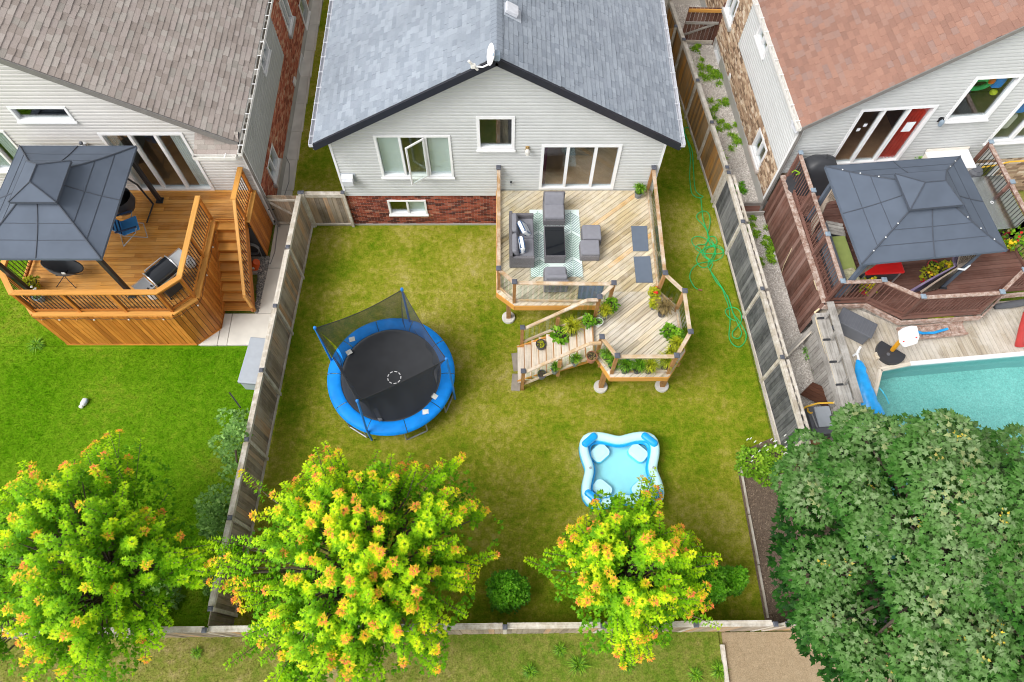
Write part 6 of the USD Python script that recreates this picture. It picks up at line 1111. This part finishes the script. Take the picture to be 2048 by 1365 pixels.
tl = thing('hammer', 'hammer with a pale wooden handle resting on the equipment lid', 'hammer', (9.55, 6.9, .7)); part('handle', MB().tube([(9.50, 6.88, .69), (9.78, 6.94, .69)], .02, 6), 'cream', tl); part('head', MB().rbox((9.48, 6.87, .70), (.06, .16, .06), .02), 'black', tl)
yh = thing('yellow_hose', 'yellow hose hung along the stone base at the right edge', 'hose', rl(7, -.3, 2.0)); part('hose', MB().tube([at(1950, 337, 2.0), at(1985, 332, 2.0), at(2020, 324, 2.05), at(2052, 322, 2.1)], .025, 6), 'yellowgas', yh)
bs = thing('side_table', 'small grey covered stool between the cream box and the glass table', 'stool', at(1945, 345, ZR)); part('cover', MB().lathe([(.26, .0), (.24, .3), (.22, .5), (.16, .56), (0, .57)], V3(*at(1945, 350, ZR + .3)[:2], ZR), 10), 'resindark', bs); part('top', MB().lathe([(0, .60), (.14, .59), (.15, .56)], V3(*at(1945, 350, ZR + .3)[:2], ZR), 10), 'resindark', bs)
lb = thing('lime_strap', 'lime-green strap tied on the brown corner rail', 'strap', at(1590, 345, 2.6)); part('strap', MB().tube([at(1584, 345, 2.6), at(1590, 341, 2.62), at(1600, 346, 2.6), at(1606, 345, 2.58), at(1592, 350, 2.58)], .02, 6), 'plant', lb)
# ================================================================ PLANTS AND TREES
def leaf_diamonds(m, base, dirs, size, r, fold=.25, rnd=None, w=.38):
    """many folded pointed leaves at once: base points, directions"""
    k = len(base); d = dirs / np.linalg.norm(dirs, axis=1, keepdims=True); u = np.tile(UZ, (k, 1)) + r.normal(0, .25, (k, 3)); s = np.cross(d, u); s /= np.maximum(np.linalg.norm(s, axis=1, keepdims=True), 1e-6); n = np.cross(s, d)
    L = (size * r.uniform(.7, 1.3, k))[:, None]; mid = base + d * L * .5
    v = np.stack([base, mid - s * L * w + n * L * fold * .4, base + d * L - n * L * .1, mid + s * L * w + n * L * fold * .4], 1)
    f = np.array([[0, 1, 2], [0, 2, 3]]); m.add(v.reshape(-1, 3), (f[None] + 4 * np.arange(k)[:, None, None]).reshape(-1, 3), np.repeat(r.random(k) if rnd is None else np.clip(rnd + r.normal(0, .08, k), 0, 1), 4)); return m
def bush(c, rx, ry, h, n, size, seed, shape='dome', m=None):
    r = np.random.default_rng(seed); m = m or MB(); d = r.normal(size=(n, 3)); d[:, 2] = abs(d[:, 2]) * .9 + .05; d /= np.linalg.norm(d, axis=1, keepdims=True); q = r.uniform(.45, 1, (n, 1)) ** .6
    lump = 1 + .28 * (meshkit.noise(d * 2.6 + seed, 3)[:, None] - .5) * 2
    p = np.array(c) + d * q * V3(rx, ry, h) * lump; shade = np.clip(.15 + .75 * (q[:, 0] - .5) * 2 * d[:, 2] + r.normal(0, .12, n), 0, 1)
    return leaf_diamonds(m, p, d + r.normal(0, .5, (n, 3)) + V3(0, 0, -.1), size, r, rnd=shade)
def grassy(c, rad, h, n, seed, m=None):
    r = np.random.default_rng(seed); m = m or MB(); a = r.uniform(0, 6.28, n); b = np.array(c) + np.stack([np.cos(a), np.sin(a), 0 * a], 1) * (rad * .35 * r.random(n))[:, None]; lean = r.uniform(.1, 1, n); dv = np.stack([np.cos(a), np.sin(a), 0 * a], 1); s = np.stack([-np.sin(a), np.cos(a), 0 * a], 1) * .008
    p1 = b + dv * (rad * .45 * lean)[:, None] + UZ * (h * r.uniform(.6, .9, n))[:, None]; p2 = b + dv * (rad * 1.1 * lean)[:, None] + UZ * (h * r.uniform(.55, 1.1, n) * (1.1 - .5 * lean))[:, None]
    v = np.stack([b - s, b + s, p1 + s, p1 - s, p2], 1); f = np.array([[0, 1, 2], [0, 2, 3], [3, 2, 4]]); m.add(v.reshape(-1, 3), (f[None] + 5 * np.arange(n)[:, None, None]).reshape(-1, 3), np.repeat(np.clip(r.random(n), 0, 1), 5)); return m
seed_ = [100]
def pot_plant(px, py, zf, r, kind, label, pot='potblack', leaf='plant', ph=.24, size=1.0, name='potted_plant', pos=None, flower=None, n=None, group=None):
    seed_[0] += 1; c = at(px, py, zf + ph) if pos is None else np.array(pos, float); c = V3(c[0], c[1], zf); t = thing(name, label, 'potted plant', c, group)
    part('pot', MB().lathe([(0, .0), (r * .72, .0), (r * .98, ph * .9), (r * 1.06, ph * .9), (r * 1.06, ph), (r * .92, ph), (r * .9, ph * .86), (0, ph * .86)], c, 16), pot, t); part('soil', MB().lathe([(0, ph * .88), (r * .9, ph * .87)], c, 12), 'soil', t)
    top = c + UZ * ph * .86
    if kind == 'grass': part('foliage', grassy(top, r * 1.7 * size, .34 * size, n or 150, seed_[0]), leaf, t, kind='stuff')
    elif kind == 'leafy': part('foliage', bush(top, r * 1.25 * size, r * 1.25 * size, .26 * size, n or 170, .085, seed_[0]), leaf, t, kind='stuff')
    elif kind == 'big': part('foliage', bush(top, r * 1.4 * size, r * 1.4 * size, .30 * size, n or 60, .15, seed_[0]), leaf, t, kind='stuff')
    elif kind == 'low': part('foliage', bush(top - UZ * .02, r * .7, r * .7, .07, n or 50, .06, seed_[0]), leaf, t, kind='stuff')
    if flower:
        rr = np.random.default_rng(seed_[0])
        for k in range(flower[1]): a = rr.uniform(0, 6.28); q = top + V3(math.cos(a) * r * rr.uniform(.3, 1.2), math.sin(a) * r * rr.uniform(.3, 1.2), rr.uniform(.14, .32) * size); part('flower', MB().rbox(q, (.07, .07, .05), .022), flower[0], t)
    return t
def stair_z(px, py):
    z = 1.0
    for _ in range(12): x = at(px, py, z + .2)[0]; z = .19 * max(0, min(9, math.floor((x - .47) / .211))) + .19
    return z
pot_plant(1278, 384, ZD, .13, 'grass', 'bright green fountain plant in a grey pot beside the right rail post near the house', 'potgrey', 'plant', n=240)
pot_plant(1222, 612, ZD, .16, 'leafy', 'bushy green plant in a black pot at the landing post by the front rail', 'potblack')
pot_plant(1208, 627, ZD, .14, 'grass', 'straw-tinged grass plant beside the landing post at the top of the stairs', 'potgrey', 'plantyel', size=1.1)
pot_plant(1198, 643, ZD, .12, 'low', 'white ceramic pot of blue-white succulents at the top of the stairs', 'white', 'vine', ph=.22)
pot_plant(1178, 643, stair_z(1178, 650), .13, 'leafy', 'round green herb in a green-rimmed pot on the top stair', 'potgrey', 'plant')
pot_plant(1143, 660, stair_z(1143, 668), .15, 'grass', 'tall yellow-green grass plant on the upper stairs', 'potblack', 'plantyel', size=1.35, n=220)
pot_plant(1120, 672, stair_z(1120, 680), .16, 'big', 'broad-leaved lime plant in a black pot halfway down the stairs', 'potblack', 'plant', size=1.05, n=80)
pot_plant(1082, 688, stair_z(1082, 692), .15, 'low', 'nearly bare black pot with a few sprigs on the lower stairs', 'potblack', 'plantyel')
pot_plant(1150, 722, stair_z(1150, 724), .12, 'grass', 'bright green tuft on the stairs against the front glass', 'potgrey', 'plant')
pot_plant(1110, 738, stair_z(1110, 738), .11, 'grass', 'small green tuft on the stairs behind the middle stair post', 'potgrey', 'plant')
pot_plant(1084, 748, stair_z(1084, 748), .13, 'none', 'empty slate-coloured pot on the lower stairs against the front glass', 'slate')
pot_plant(1184, 712, stair_z(1184, 714), .15, 'low', 'wide terracotta-toned pot beside the top front stair post', 'terracotta', 'plantdry', ph=.3)
pot_plant(1213, 712, ZD, .13, 'grass', 'bright green grass plant in the cut left corner of the landing, nearer the stairs', 'potblack', 'plant', size=1.1); pot_plant(1226, 730, ZD, .13, 'grass', 'bright green grass plant in the cut left corner of the landing, nearer the front', 'potblack', 'plant', size=1.1)
for px, lf, lab in ((1251, 'plant', 'first green pot from the left behind the front glass of the landing'), (1276, 'plant', 'second green pot from the left behind the front glass of the landing'), (1299, 'plantyel', 'yellowish grass pot, third from the left behind the front glass of the landing')): pot_plant(px, 735, ZD, .15, 'grass', lab, 'potblack', lf, n=220)
pot_plant(1332, 727, ZD, .15, 'grass', 'yellow grass plant in the front right corner of the landing', 'potblack', 'plantyel', size=1.2, n=220)
pot_plant(1338, 664, ZD, .15, 'leafy', 'dark-potted green plant set in from the right rail of the landing', 'potblack'); pot_plant(1352, 676, ZD, .13, 'leafy', 'lime bushy plant against the right rail of the landing', 'potblack', 'plant', size=1.3); pot_plant(1350, 694, ZD, .13, 'grass', 'lime-yellow grass against the right rail of the landing', 'potblack', 'plantyel', size=1.25); pot_plant(1341, 710, ZD, .13, 'grass', 'golden grass plant behind the right front landing post', 'potblack', 'plantyel', size=1.15)
pot_plant(1308, 587, ZD, .11, 'leafy', 'yellow-green plant with red flowers beside the end of the right rail', 'potgrey', 'plantyel', flower=('flowerred', 4)); pot_plant(1310, 608, ZD, .12, 'leafy', 'yellow-green bush in a grey pot beside the dry plant on the landing', 'potgrey', 'plantyel'); pot_plant(1326, 622, ZD, .14, 'grass', 'dry brown grass plant in the back right corner of the landing', 'potblack', 'plantdry', size=1.4, n=200)
pot_plant(63, 566, ZL, .17, 'leafy', 'trailing plant in a yellow pot at the left end of the honey deck', 'potyellow', 'plantyel', size=.9); pot_plant(74, 592, ZL, .14, 'low', 'small plant in a blue-grey pot behind the front balusters of the honey deck', 'capblue', 'vine', flower=('flowerw', 5))
pot_plant(1857, 553, ZR, .17, 'leafy', 'yellow-green plant in a crimson pot on the brown deck', 'potred', 'plantyel', size=1.3, flower=('flowery', 5)); pot_plant(1868, 530, ZR, .17, 'low', 'red pot with a small dark plant at the gazebo edge of the brown deck', 'potred', 'plant'); pot_plant(1886, 538, ZR, .10, 'leafy', 'sprawling yellow-leaved plant right of the red pots', 'potblack', 'plantyel', size=1.4, flower=('flowery', 4))
pot_plant(1735, 577, ZR, .13, 'leafy', 'yellow-flowered plant in a red pot behind the front left brown rail', 'potred', 'plantyel', size=1.4, flower=('flowery', 8)); pot_plant(2022, 476, ZR, .2, 'big', 'large planter of red and yellow flowers at the right edge of the brown deck', 'potred', 'plant', size=1.6, n=150, flower=('flowerred', 9)); pot_plant(2015, 492, ZR, .12, 'leafy', 'low red and yellow flower pot below the large planter', 'potred', 'plantyel', flower=('flowery', 9))
pot_plant(1832, 312, ZR, .15, 'leafy', 'pot of dark and pink flowers against the siding behind the gazebo', 'terracotta', 'vine', flower=('flowerw', 4))
# weeds in the gravel: each clump stands alone
for i, (px, py, r, lab) in enumerate(((1392, 95, .28, 'weed clump in the gravel just below the far wooden gate'), (1410, 132, .34, 'weed clump in the gravel, second below the far gate'), (1412, 152, .42, 'broad weed clump across the gravel at the stone wall'), (1440, 150, .30, 'weed clump hugging the grey foundation, upper one'), (1425, 218, .42, 'weed clump in the gravel beside the orange fence, middle'), (1450, 205, .34, 'weed clump hugging the grey foundation, middle one'), (1438, 255, .34, 'weed clump on the gravel opposite the fence post'), (1460, 262, .40, 'weed clump hugging the grey foundation, lower one'), (1475, 285, .34, 'low weed clump near the basement window'), (1446, 310, .36, 'bright weed clump beside the lowest orange fence panel'), (1480, 378, .34, 'dark green weed clump above the timber frame'), (1503, 437, .12, 'tiny weed just below the timber frame'), (1507, 462, .30, 'bright weed clump below the timber frame'), (1531, 482, .2, 'small weed by the brown skirt, upper one'), (1541, 502, .26, 'weed by the brown skirt, middle one'), (1532, 516, .24, 'weed by the brown skirt, lower one'))):
    c = at(px, py, 0); t = thing('weed', lab, 'weed', c); m_ = MB(); q_ = np.random.default_rng(300 + i)
    for k in range(7): d_ = q_.normal(0, .5, 2) * r; grassy(c + V3(d_[0], d_[1], 0), r * q_.uniform(.3, .65), .09, 46, 340 + i * 9 + k, m=m_); bush(c + V3(d_[0] * 1.2, d_[1] * 1.2, 0), r * .25, r * .25, .06, 12, .07, 320 + i * 7 + k, m=m_)
    part('foliage', m_, 'weed' if i != 10 else 'cedar', t, kind='stuff')
for i, (px, py, r) in enumerate(((1640, 705, .5), (1655, 745, .5), (1660, 775, .35))):
    c = at(px, py, 0); t = thing('weed', ['tall weeds between the grey ledge and the leaning plank', 'tall weeds along the foot of the grey ledge', 'weeds just above the dark wooden panel'][i], 'weed', c); part('foliage', bush(c, r, r, .25, 260, .10, 350 + i), 'vine', t, kind='stuff')
for i, (px, py, r) in enumerate(((1157, 1330, .3), (1255, 1330, .22), (1060, 1343, .2), (1120, 1300, .18), (75, 690, .28), (1390, 1350, .22), (1438, 1342, .25), (395, 1306, .15))):
    c = at(px, py, 0); t = thing('weed', ['bright weed patch in the rough grass below the back fence, largest one', 'bright weed patch below the small golden maple', 'weed patch right of the big golden maple in the rough grass', 'weed tuft just below the back fence', 'tall pale weed on the green lawn below the honey skirt', 'weed tuft below the small golden maple near the dirt', 'weed tuft against the pale path edging', 'single pale weed left of the big golden maple below the fence'][i], 'weed', c); part('foliage', grassy(c, r, .10, 160, 360 + i), 'plant', t, kind='stuff')
# hosta and flowering clump at the corner of the bed
c = at(1510, 922, .25); c[2] = 0; t = thing('flowering_shrub', 'lime-green perennial clump with white flower spikes at the corner of the mulch bed', 'shrub', c)
m_ = bush(c, .52, .42, .45, 700, .09, 401); bush(c + V3(.6, .12, 0), .42, .42, .5, 500, .09, 402, m=m_); bush(c + V3(.3, -.4, 0), .36, .28, .3, 300, .09, 403, m=m_); part('foliage', m_, 'weed', t, kind='stuff'); r = np.random.default_rng(9)
for k in range(26): q = c + V3(r.uniform(-.3, 1.1), r.uniform(-.1, .6), r.uniform(.5, .75)); part('flower_spike', MB().rbox(q, (.025, .025, .16), .01), 'flowerw', t)
# vine on the left fence
c = at(465, 900, .8); t = thing('climbing_vine', 'grey-green vine hanging over the left side of the brown fence', 'vine', V3(c[0], c[1], 0)); m_ = MB(); r = np.random.default_rng(41)
for k in range(24): u = r.random(); q = lerp(V3(-7.14, 7.0, 1.5), V3(-7.40, 3.6, 1.2), u) + V3(r.normal(-.10, .15), r.normal(0, .08), r.normal(-.1, .30)); bush(q, .22 + .14 * r.random(), .24, .28, 90, .095, 500 + k, m=m_)
part('foliage', m_, 'vine', t, kind='stuff'); part('stem', MB().tube([(-7.3, 5.2, 0), (-7.25, 5.3, .8), (-7.2, 5.8, 1.4)], .03, 6), 'bark', t)
st_ = thing('garden_stake', 'dark stick leaning over the brown fence above the vine', 'stake', (-7.5, 7.3, 1)); part('stick', MB().tube([(-7.72, 7.55, 1.2), (-7.22, 6.98, 1.5)], .022, 6), 'black', st_)
def conifer(x, y, r, h, label, seed, mat='cedar'):
    t = thing('cedar_shrub', label, 'shrub', (x, y, 0)); rr = np.random.default_rng(seed); m_ = bush((x, y, .05), r, r, h, 1500, .075, seed)
    for k in range(12): a = rr.uniform(0, 6.28); q = rr.uniform(.2, .8); bush((x + r * q * math.cos(a), y + r * q * math.sin(a), h * (.75 - .5 * q * q)), r * .38, r * .38, h * .28, 260, .06, seed * 20 + k, m=m_)
    part('foliage', m_, mat, t, kind='stuff'); part('trunk', MB().tube([(x, y, 0), (x, y, h * .8)], [.05, .02], 6), 'bark', t)
conifer(.12, 2.22, .50, 1.5, 'rounded cedar shrub by the back fence between the two golden maples', 61); conifer(5.25, 2.35, .55, 1.7, 'rounded cedar shrub behind the tip of the small golden maple', 62); conifer(6.05, 2.45, .34, 1.2, 'narrow cedar shrub nearest the mulch bed', 63)
def blue_shrub(x, y, label, seed): c = V3(x, y, 0); t = thing('low_shrub', label, 'shrub', c); part('foliage', bush(c, .5, .45, .5, 420, .10, seed), 'vine', t, kind='stuff')
blue_shrub(-9.0, 2.2, 'low shrub by the back fence under the left golden maple', 71); blue_shrub(-7.6, 2.75, 'small shrub against the brown fence in the bottom left corner', 72)

# ---- maples: leaf = five-lobed blade, shoots end in red and gold tips
_H = [(.34, -.14), (.26, .12), (.52, .32), (.22, .46)]; LOB = np.array([(0, .3), (0, -.03)] + _H + [(0, 1.0)] + [(-x, y) for x, y in _H[::-1]]); LF = np.array([[0, i, i % (len(LOB) - 1) + 1] for i in range(1, len(LOB))])
def maple_leaves(m, pos, axis, normal, size, rnd):
    k = len(pos); d = axis / np.linalg.norm(axis, axis=1, keepdims=True); s = np.cross(d, normal); s /= np.maximum(np.linalg.norm(s, axis=1, keepdims=True), 1e-6); n = np.cross(s, d)
    q = LOB[None]; L = np.asarray(size)[:, None, None]; drop = -.30 * (q[..., 0:1] ** 2 * 1.6 + np.maximum(q[..., 1:2] - .3, 0) ** 2)
    v = pos[:, None] + L * (q[..., 0:1] * s[:, None] + q[..., 1:2] * d[:, None] + drop * n[:, None])
    m.add(v.reshape(-1, 3), (LF[None] + len(LOB) * np.arange(k)[:, None, None]).reshape(-1, 3), np.repeat(rnd, len(LOB))); return m
def golden_maple(label, base, crown, R, H, nshoots, seed, arms, trunk_r=.09, tipshare=.6, gold0=.55, inner=22):
    """upright shoots crowd the crown; each carries leaf pairs from green at its foot to gold, and a red-orange tuft at its tip"""
    r = np.random.default_rng(seed); base = np.array(base, float); crown = np.array(crown, float); t = thing('maple_tree', label, 'tree', base); A = np.linspace(0, 2 * np.pi, len(arms) + 1); Y = list(arms) + [arms[0]]
    reach = lambda a: np.interp(a, A, Y) * (1 + .09 * np.sin(5 * a + seed) + .07 * np.sin(11 * a + 2 * seed))
    part('trunk', MB().tube([base, lerp(base, crown, .3) + V3(.04, .03, 0), lerp(base, crown, .62), crown + V3(0, 0, .6)], [trunk_r, trunk_r * .85, trunk_r * .6, trunk_r * .2], 9), 'bark', t, smooth=True)
    fol = MB(); tips = []; limbs = MB(); S = []
    K = max(9, nshoots // 13); G = []
    for i in range(K):   # boughs: shoots crowd round their ends, so gaps open between them
        a = i * 2.39996 + r.normal(0, .25); G.append((a, math.sqrt((i + .6) / K) * r.uniform(.88, 1.06)))
    for i in range(nshoots):
        for _ in range(40):
            ga, gq = G[r.integers(K)] if r.random() < .86 else (r.uniform(0, 6.28), r.random() ** .5); x, y = gq * math.cos(ga) + r.normal(0, .095), gq * math.sin(ga) + r.normal(0, .095); a, q = math.atan2(y, x) % (2 * np.pi), math.hypot(x, y); out_ = q > .95; q = min(q, 1.12)
            rad = R * reach(a) * q; z = H * (.97 - .70 * min(q, 1) ** 2) + r.normal(0, .22); p = crown + V3(rad * math.cos(a), rad * math.sin(a), z - H * .35)
            if all(np.linalg.norm(p - s_) > .20 for s_ in S): break
        S.append(p); out = V3(math.cos(a), math.sin(a), 0) * min(q, 1); d = out * (.15 + .95 * q ** 2) + V3(0, 0, 1.0 - .5 * min(q, 1)) + r.normal(0, .16, 3); d /= np.linalg.norm(d); L = r.uniform(.55, 1.05) * (1.15 if out_ else 1)
        foot = p - d * L; limbs.tube([lerp(base, crown, .35 + .3 * r.random()) + V3(0, 0, .2), lerp(crown, foot, .6) - UZ * .2, foot, p], [.035, .022, .012, .005], 4)
        nn = 22; w = np.clip(np.repeat(np.linspace(0, 1, nn), 4) + r.normal(0, .03, nn * 4), 0, 1); k = len(w); an = np.arange(k) * 2.4 + r.uniform(0, 6); _, sx, sy = frame_of(d)
        rd = np.cos(an)[:, None] * sx + np.sin(an)[:, None] * sy; pos = foot + d * (w * L)[:, None] + rd * (.04 + .12 * (1 - w) * r.random(k))[:, None]; gold = np.clip(gold0 + r.normal(0, .24), .05, 1); hgt = np.clip(z / H, 0, 1)
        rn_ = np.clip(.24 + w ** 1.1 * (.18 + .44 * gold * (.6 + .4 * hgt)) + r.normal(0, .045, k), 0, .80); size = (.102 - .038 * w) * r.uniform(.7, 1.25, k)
        maple_leaves(fol, pos, rd + d * (.05 + .45 * w)[:, None] - UZ * .22 + r.normal(0, .2, (k, 3)), d + r.normal(0, .35, (k, 3)) + UZ * .5, size, rn_)
        if r.random() < tipshare * (.4 + .6 * gold) * 1.25:
            n2 = int(r.integers(14, 24)); an = np.arange(n2) * 2.4 + r.uniform(0, 6); rd = np.cos(an)[:, None] * sx + np.sin(an)[:, None] * sy; ww = np.linspace(1, 0, n2); hue = r.uniform(.905, 1.0)
            tip = maple_leaves(MB(), p + d * (.09 * ww - .03)[:, None] + rd * (.07 * (1 - ww) + .012)[:, None], rd + d * (1.1 * ww + .15)[:, None] + r.normal(0, .25, (n2, 3)), d + r.normal(0, .4, (n2, 3)), (.040 + .042 * (1 - ww)) * r.uniform(.75, 1.3, n2), np.clip(hue - .13 * (1 - ww) + r.normal(0, .035, n2), .76, 1)); tips.append(tip)
    # inner, shaded leaves that close the crown
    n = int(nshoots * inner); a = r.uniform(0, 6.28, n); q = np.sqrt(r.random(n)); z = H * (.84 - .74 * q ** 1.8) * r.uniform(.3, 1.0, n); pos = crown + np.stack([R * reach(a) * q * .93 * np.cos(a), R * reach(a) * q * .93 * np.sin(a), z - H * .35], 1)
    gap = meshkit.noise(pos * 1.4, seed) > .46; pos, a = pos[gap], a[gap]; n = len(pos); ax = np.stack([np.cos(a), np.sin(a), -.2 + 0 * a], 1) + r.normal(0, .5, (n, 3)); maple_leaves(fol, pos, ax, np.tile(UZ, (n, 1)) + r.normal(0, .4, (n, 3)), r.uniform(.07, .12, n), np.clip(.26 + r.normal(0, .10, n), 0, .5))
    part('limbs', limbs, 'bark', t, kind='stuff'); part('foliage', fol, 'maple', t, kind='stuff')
    for tip in tips: part('shoot_tip', tip, 'maple', t)
    return t
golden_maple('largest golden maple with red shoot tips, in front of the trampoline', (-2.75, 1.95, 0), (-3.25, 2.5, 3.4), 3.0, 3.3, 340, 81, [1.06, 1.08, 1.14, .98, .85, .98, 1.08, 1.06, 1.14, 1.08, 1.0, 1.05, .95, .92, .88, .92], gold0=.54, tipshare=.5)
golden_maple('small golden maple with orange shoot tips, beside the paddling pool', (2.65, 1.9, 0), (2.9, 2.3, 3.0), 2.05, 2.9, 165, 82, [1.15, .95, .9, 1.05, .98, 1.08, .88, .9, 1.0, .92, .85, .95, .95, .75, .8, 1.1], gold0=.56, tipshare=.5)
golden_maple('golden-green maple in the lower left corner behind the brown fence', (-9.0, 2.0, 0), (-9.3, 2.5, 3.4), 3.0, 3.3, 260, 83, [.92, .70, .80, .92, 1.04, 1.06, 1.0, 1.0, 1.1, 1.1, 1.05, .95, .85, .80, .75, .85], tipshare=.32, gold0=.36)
def dark_maple(label, base, crown, R, H, nl, seed):
    r = np.random.default_rng(seed); base = np.array(base, float); crown = np.array(crown, float); t = thing('maple_tree', label, 'tree', base); part('trunk', MB().tube([base, lerp(base, crown, .5) + V3(.1, 0, 0), crown + UZ], [.24, .18, .06], 10), 'bark', t, smooth=True); fol = MB(); limbs = MB(); yel = []
    for i in range(nl):
        a = i * 2.39996 + r.normal(0, .15); q = math.sqrt((i + .5) / nl); edge_ = 1 + .10 * math.sin(3 * a + 1) + .07 * math.sin(7 * a); c = crown + V3(R[0] * q * edge_ * math.cos(a), R[1] * q * edge_ * math.sin(a), H * (1 - q ** 2.3) * .85 - H * .4 + r.normal(0, .38)); lr = r.uniform(.40, .74)
        limbs.tube([lerp(base, crown, .5 + .3 * r.random()), lerp(crown, c, .6) - UZ * .3, c], [.07, .04, .015], 5)
        n = int(400 * lr * lr / .4); d = r.normal(size=(n, 3)); d[:, 2] = np.abs(d[:, 2]) * 1.1 - .25; d += V3(math.cos(a) * q, math.sin(a) * q, 0) * .35; d /= np.linalg.norm(d, axis=1, keepdims=True); rr = r.uniform(.55, 1.0, (n, 1)) ** .4; pos = c + d * lr * rr * V3(1, 1, .75)
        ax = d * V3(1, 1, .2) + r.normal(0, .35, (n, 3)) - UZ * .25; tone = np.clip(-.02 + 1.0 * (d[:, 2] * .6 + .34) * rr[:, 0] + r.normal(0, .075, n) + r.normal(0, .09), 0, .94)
        maple_leaves(fol, pos, ax, d * .6 + UZ * .8 + r.normal(0, .25, (n, 3)), r.uniform(.085, .135, n), tone)
        if r.random() < .40: an = np.arange(9) * 2.4; rd = np.stack([np.cos(an), np.sin(an), .3 + 0 * an], 1) + r.normal(0, .3, (9, 3)); yel.append(maple_leaves(MB(), c + UZ * lr * .76 + rd * .05 + r.normal(0, .05, (9, 3)), rd, np.tile(UZ, (9, 1)) + r.normal(0, .3, (9, 3)), r.uniform(.04, .075, 9), np.clip(r.normal(.97, .03, 9), .9, 1)))
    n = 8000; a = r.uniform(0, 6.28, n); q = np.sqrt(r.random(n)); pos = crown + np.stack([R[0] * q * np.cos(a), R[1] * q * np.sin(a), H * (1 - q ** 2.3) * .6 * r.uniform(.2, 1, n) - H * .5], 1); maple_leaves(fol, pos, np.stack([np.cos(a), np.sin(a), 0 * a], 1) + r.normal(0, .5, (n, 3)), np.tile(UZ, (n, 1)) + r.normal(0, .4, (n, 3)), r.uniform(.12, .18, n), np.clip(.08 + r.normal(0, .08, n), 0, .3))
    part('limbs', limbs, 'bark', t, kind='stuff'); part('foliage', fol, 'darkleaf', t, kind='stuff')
    for y in yel: part('yellow_sprig', y, 'darkleaf', t)
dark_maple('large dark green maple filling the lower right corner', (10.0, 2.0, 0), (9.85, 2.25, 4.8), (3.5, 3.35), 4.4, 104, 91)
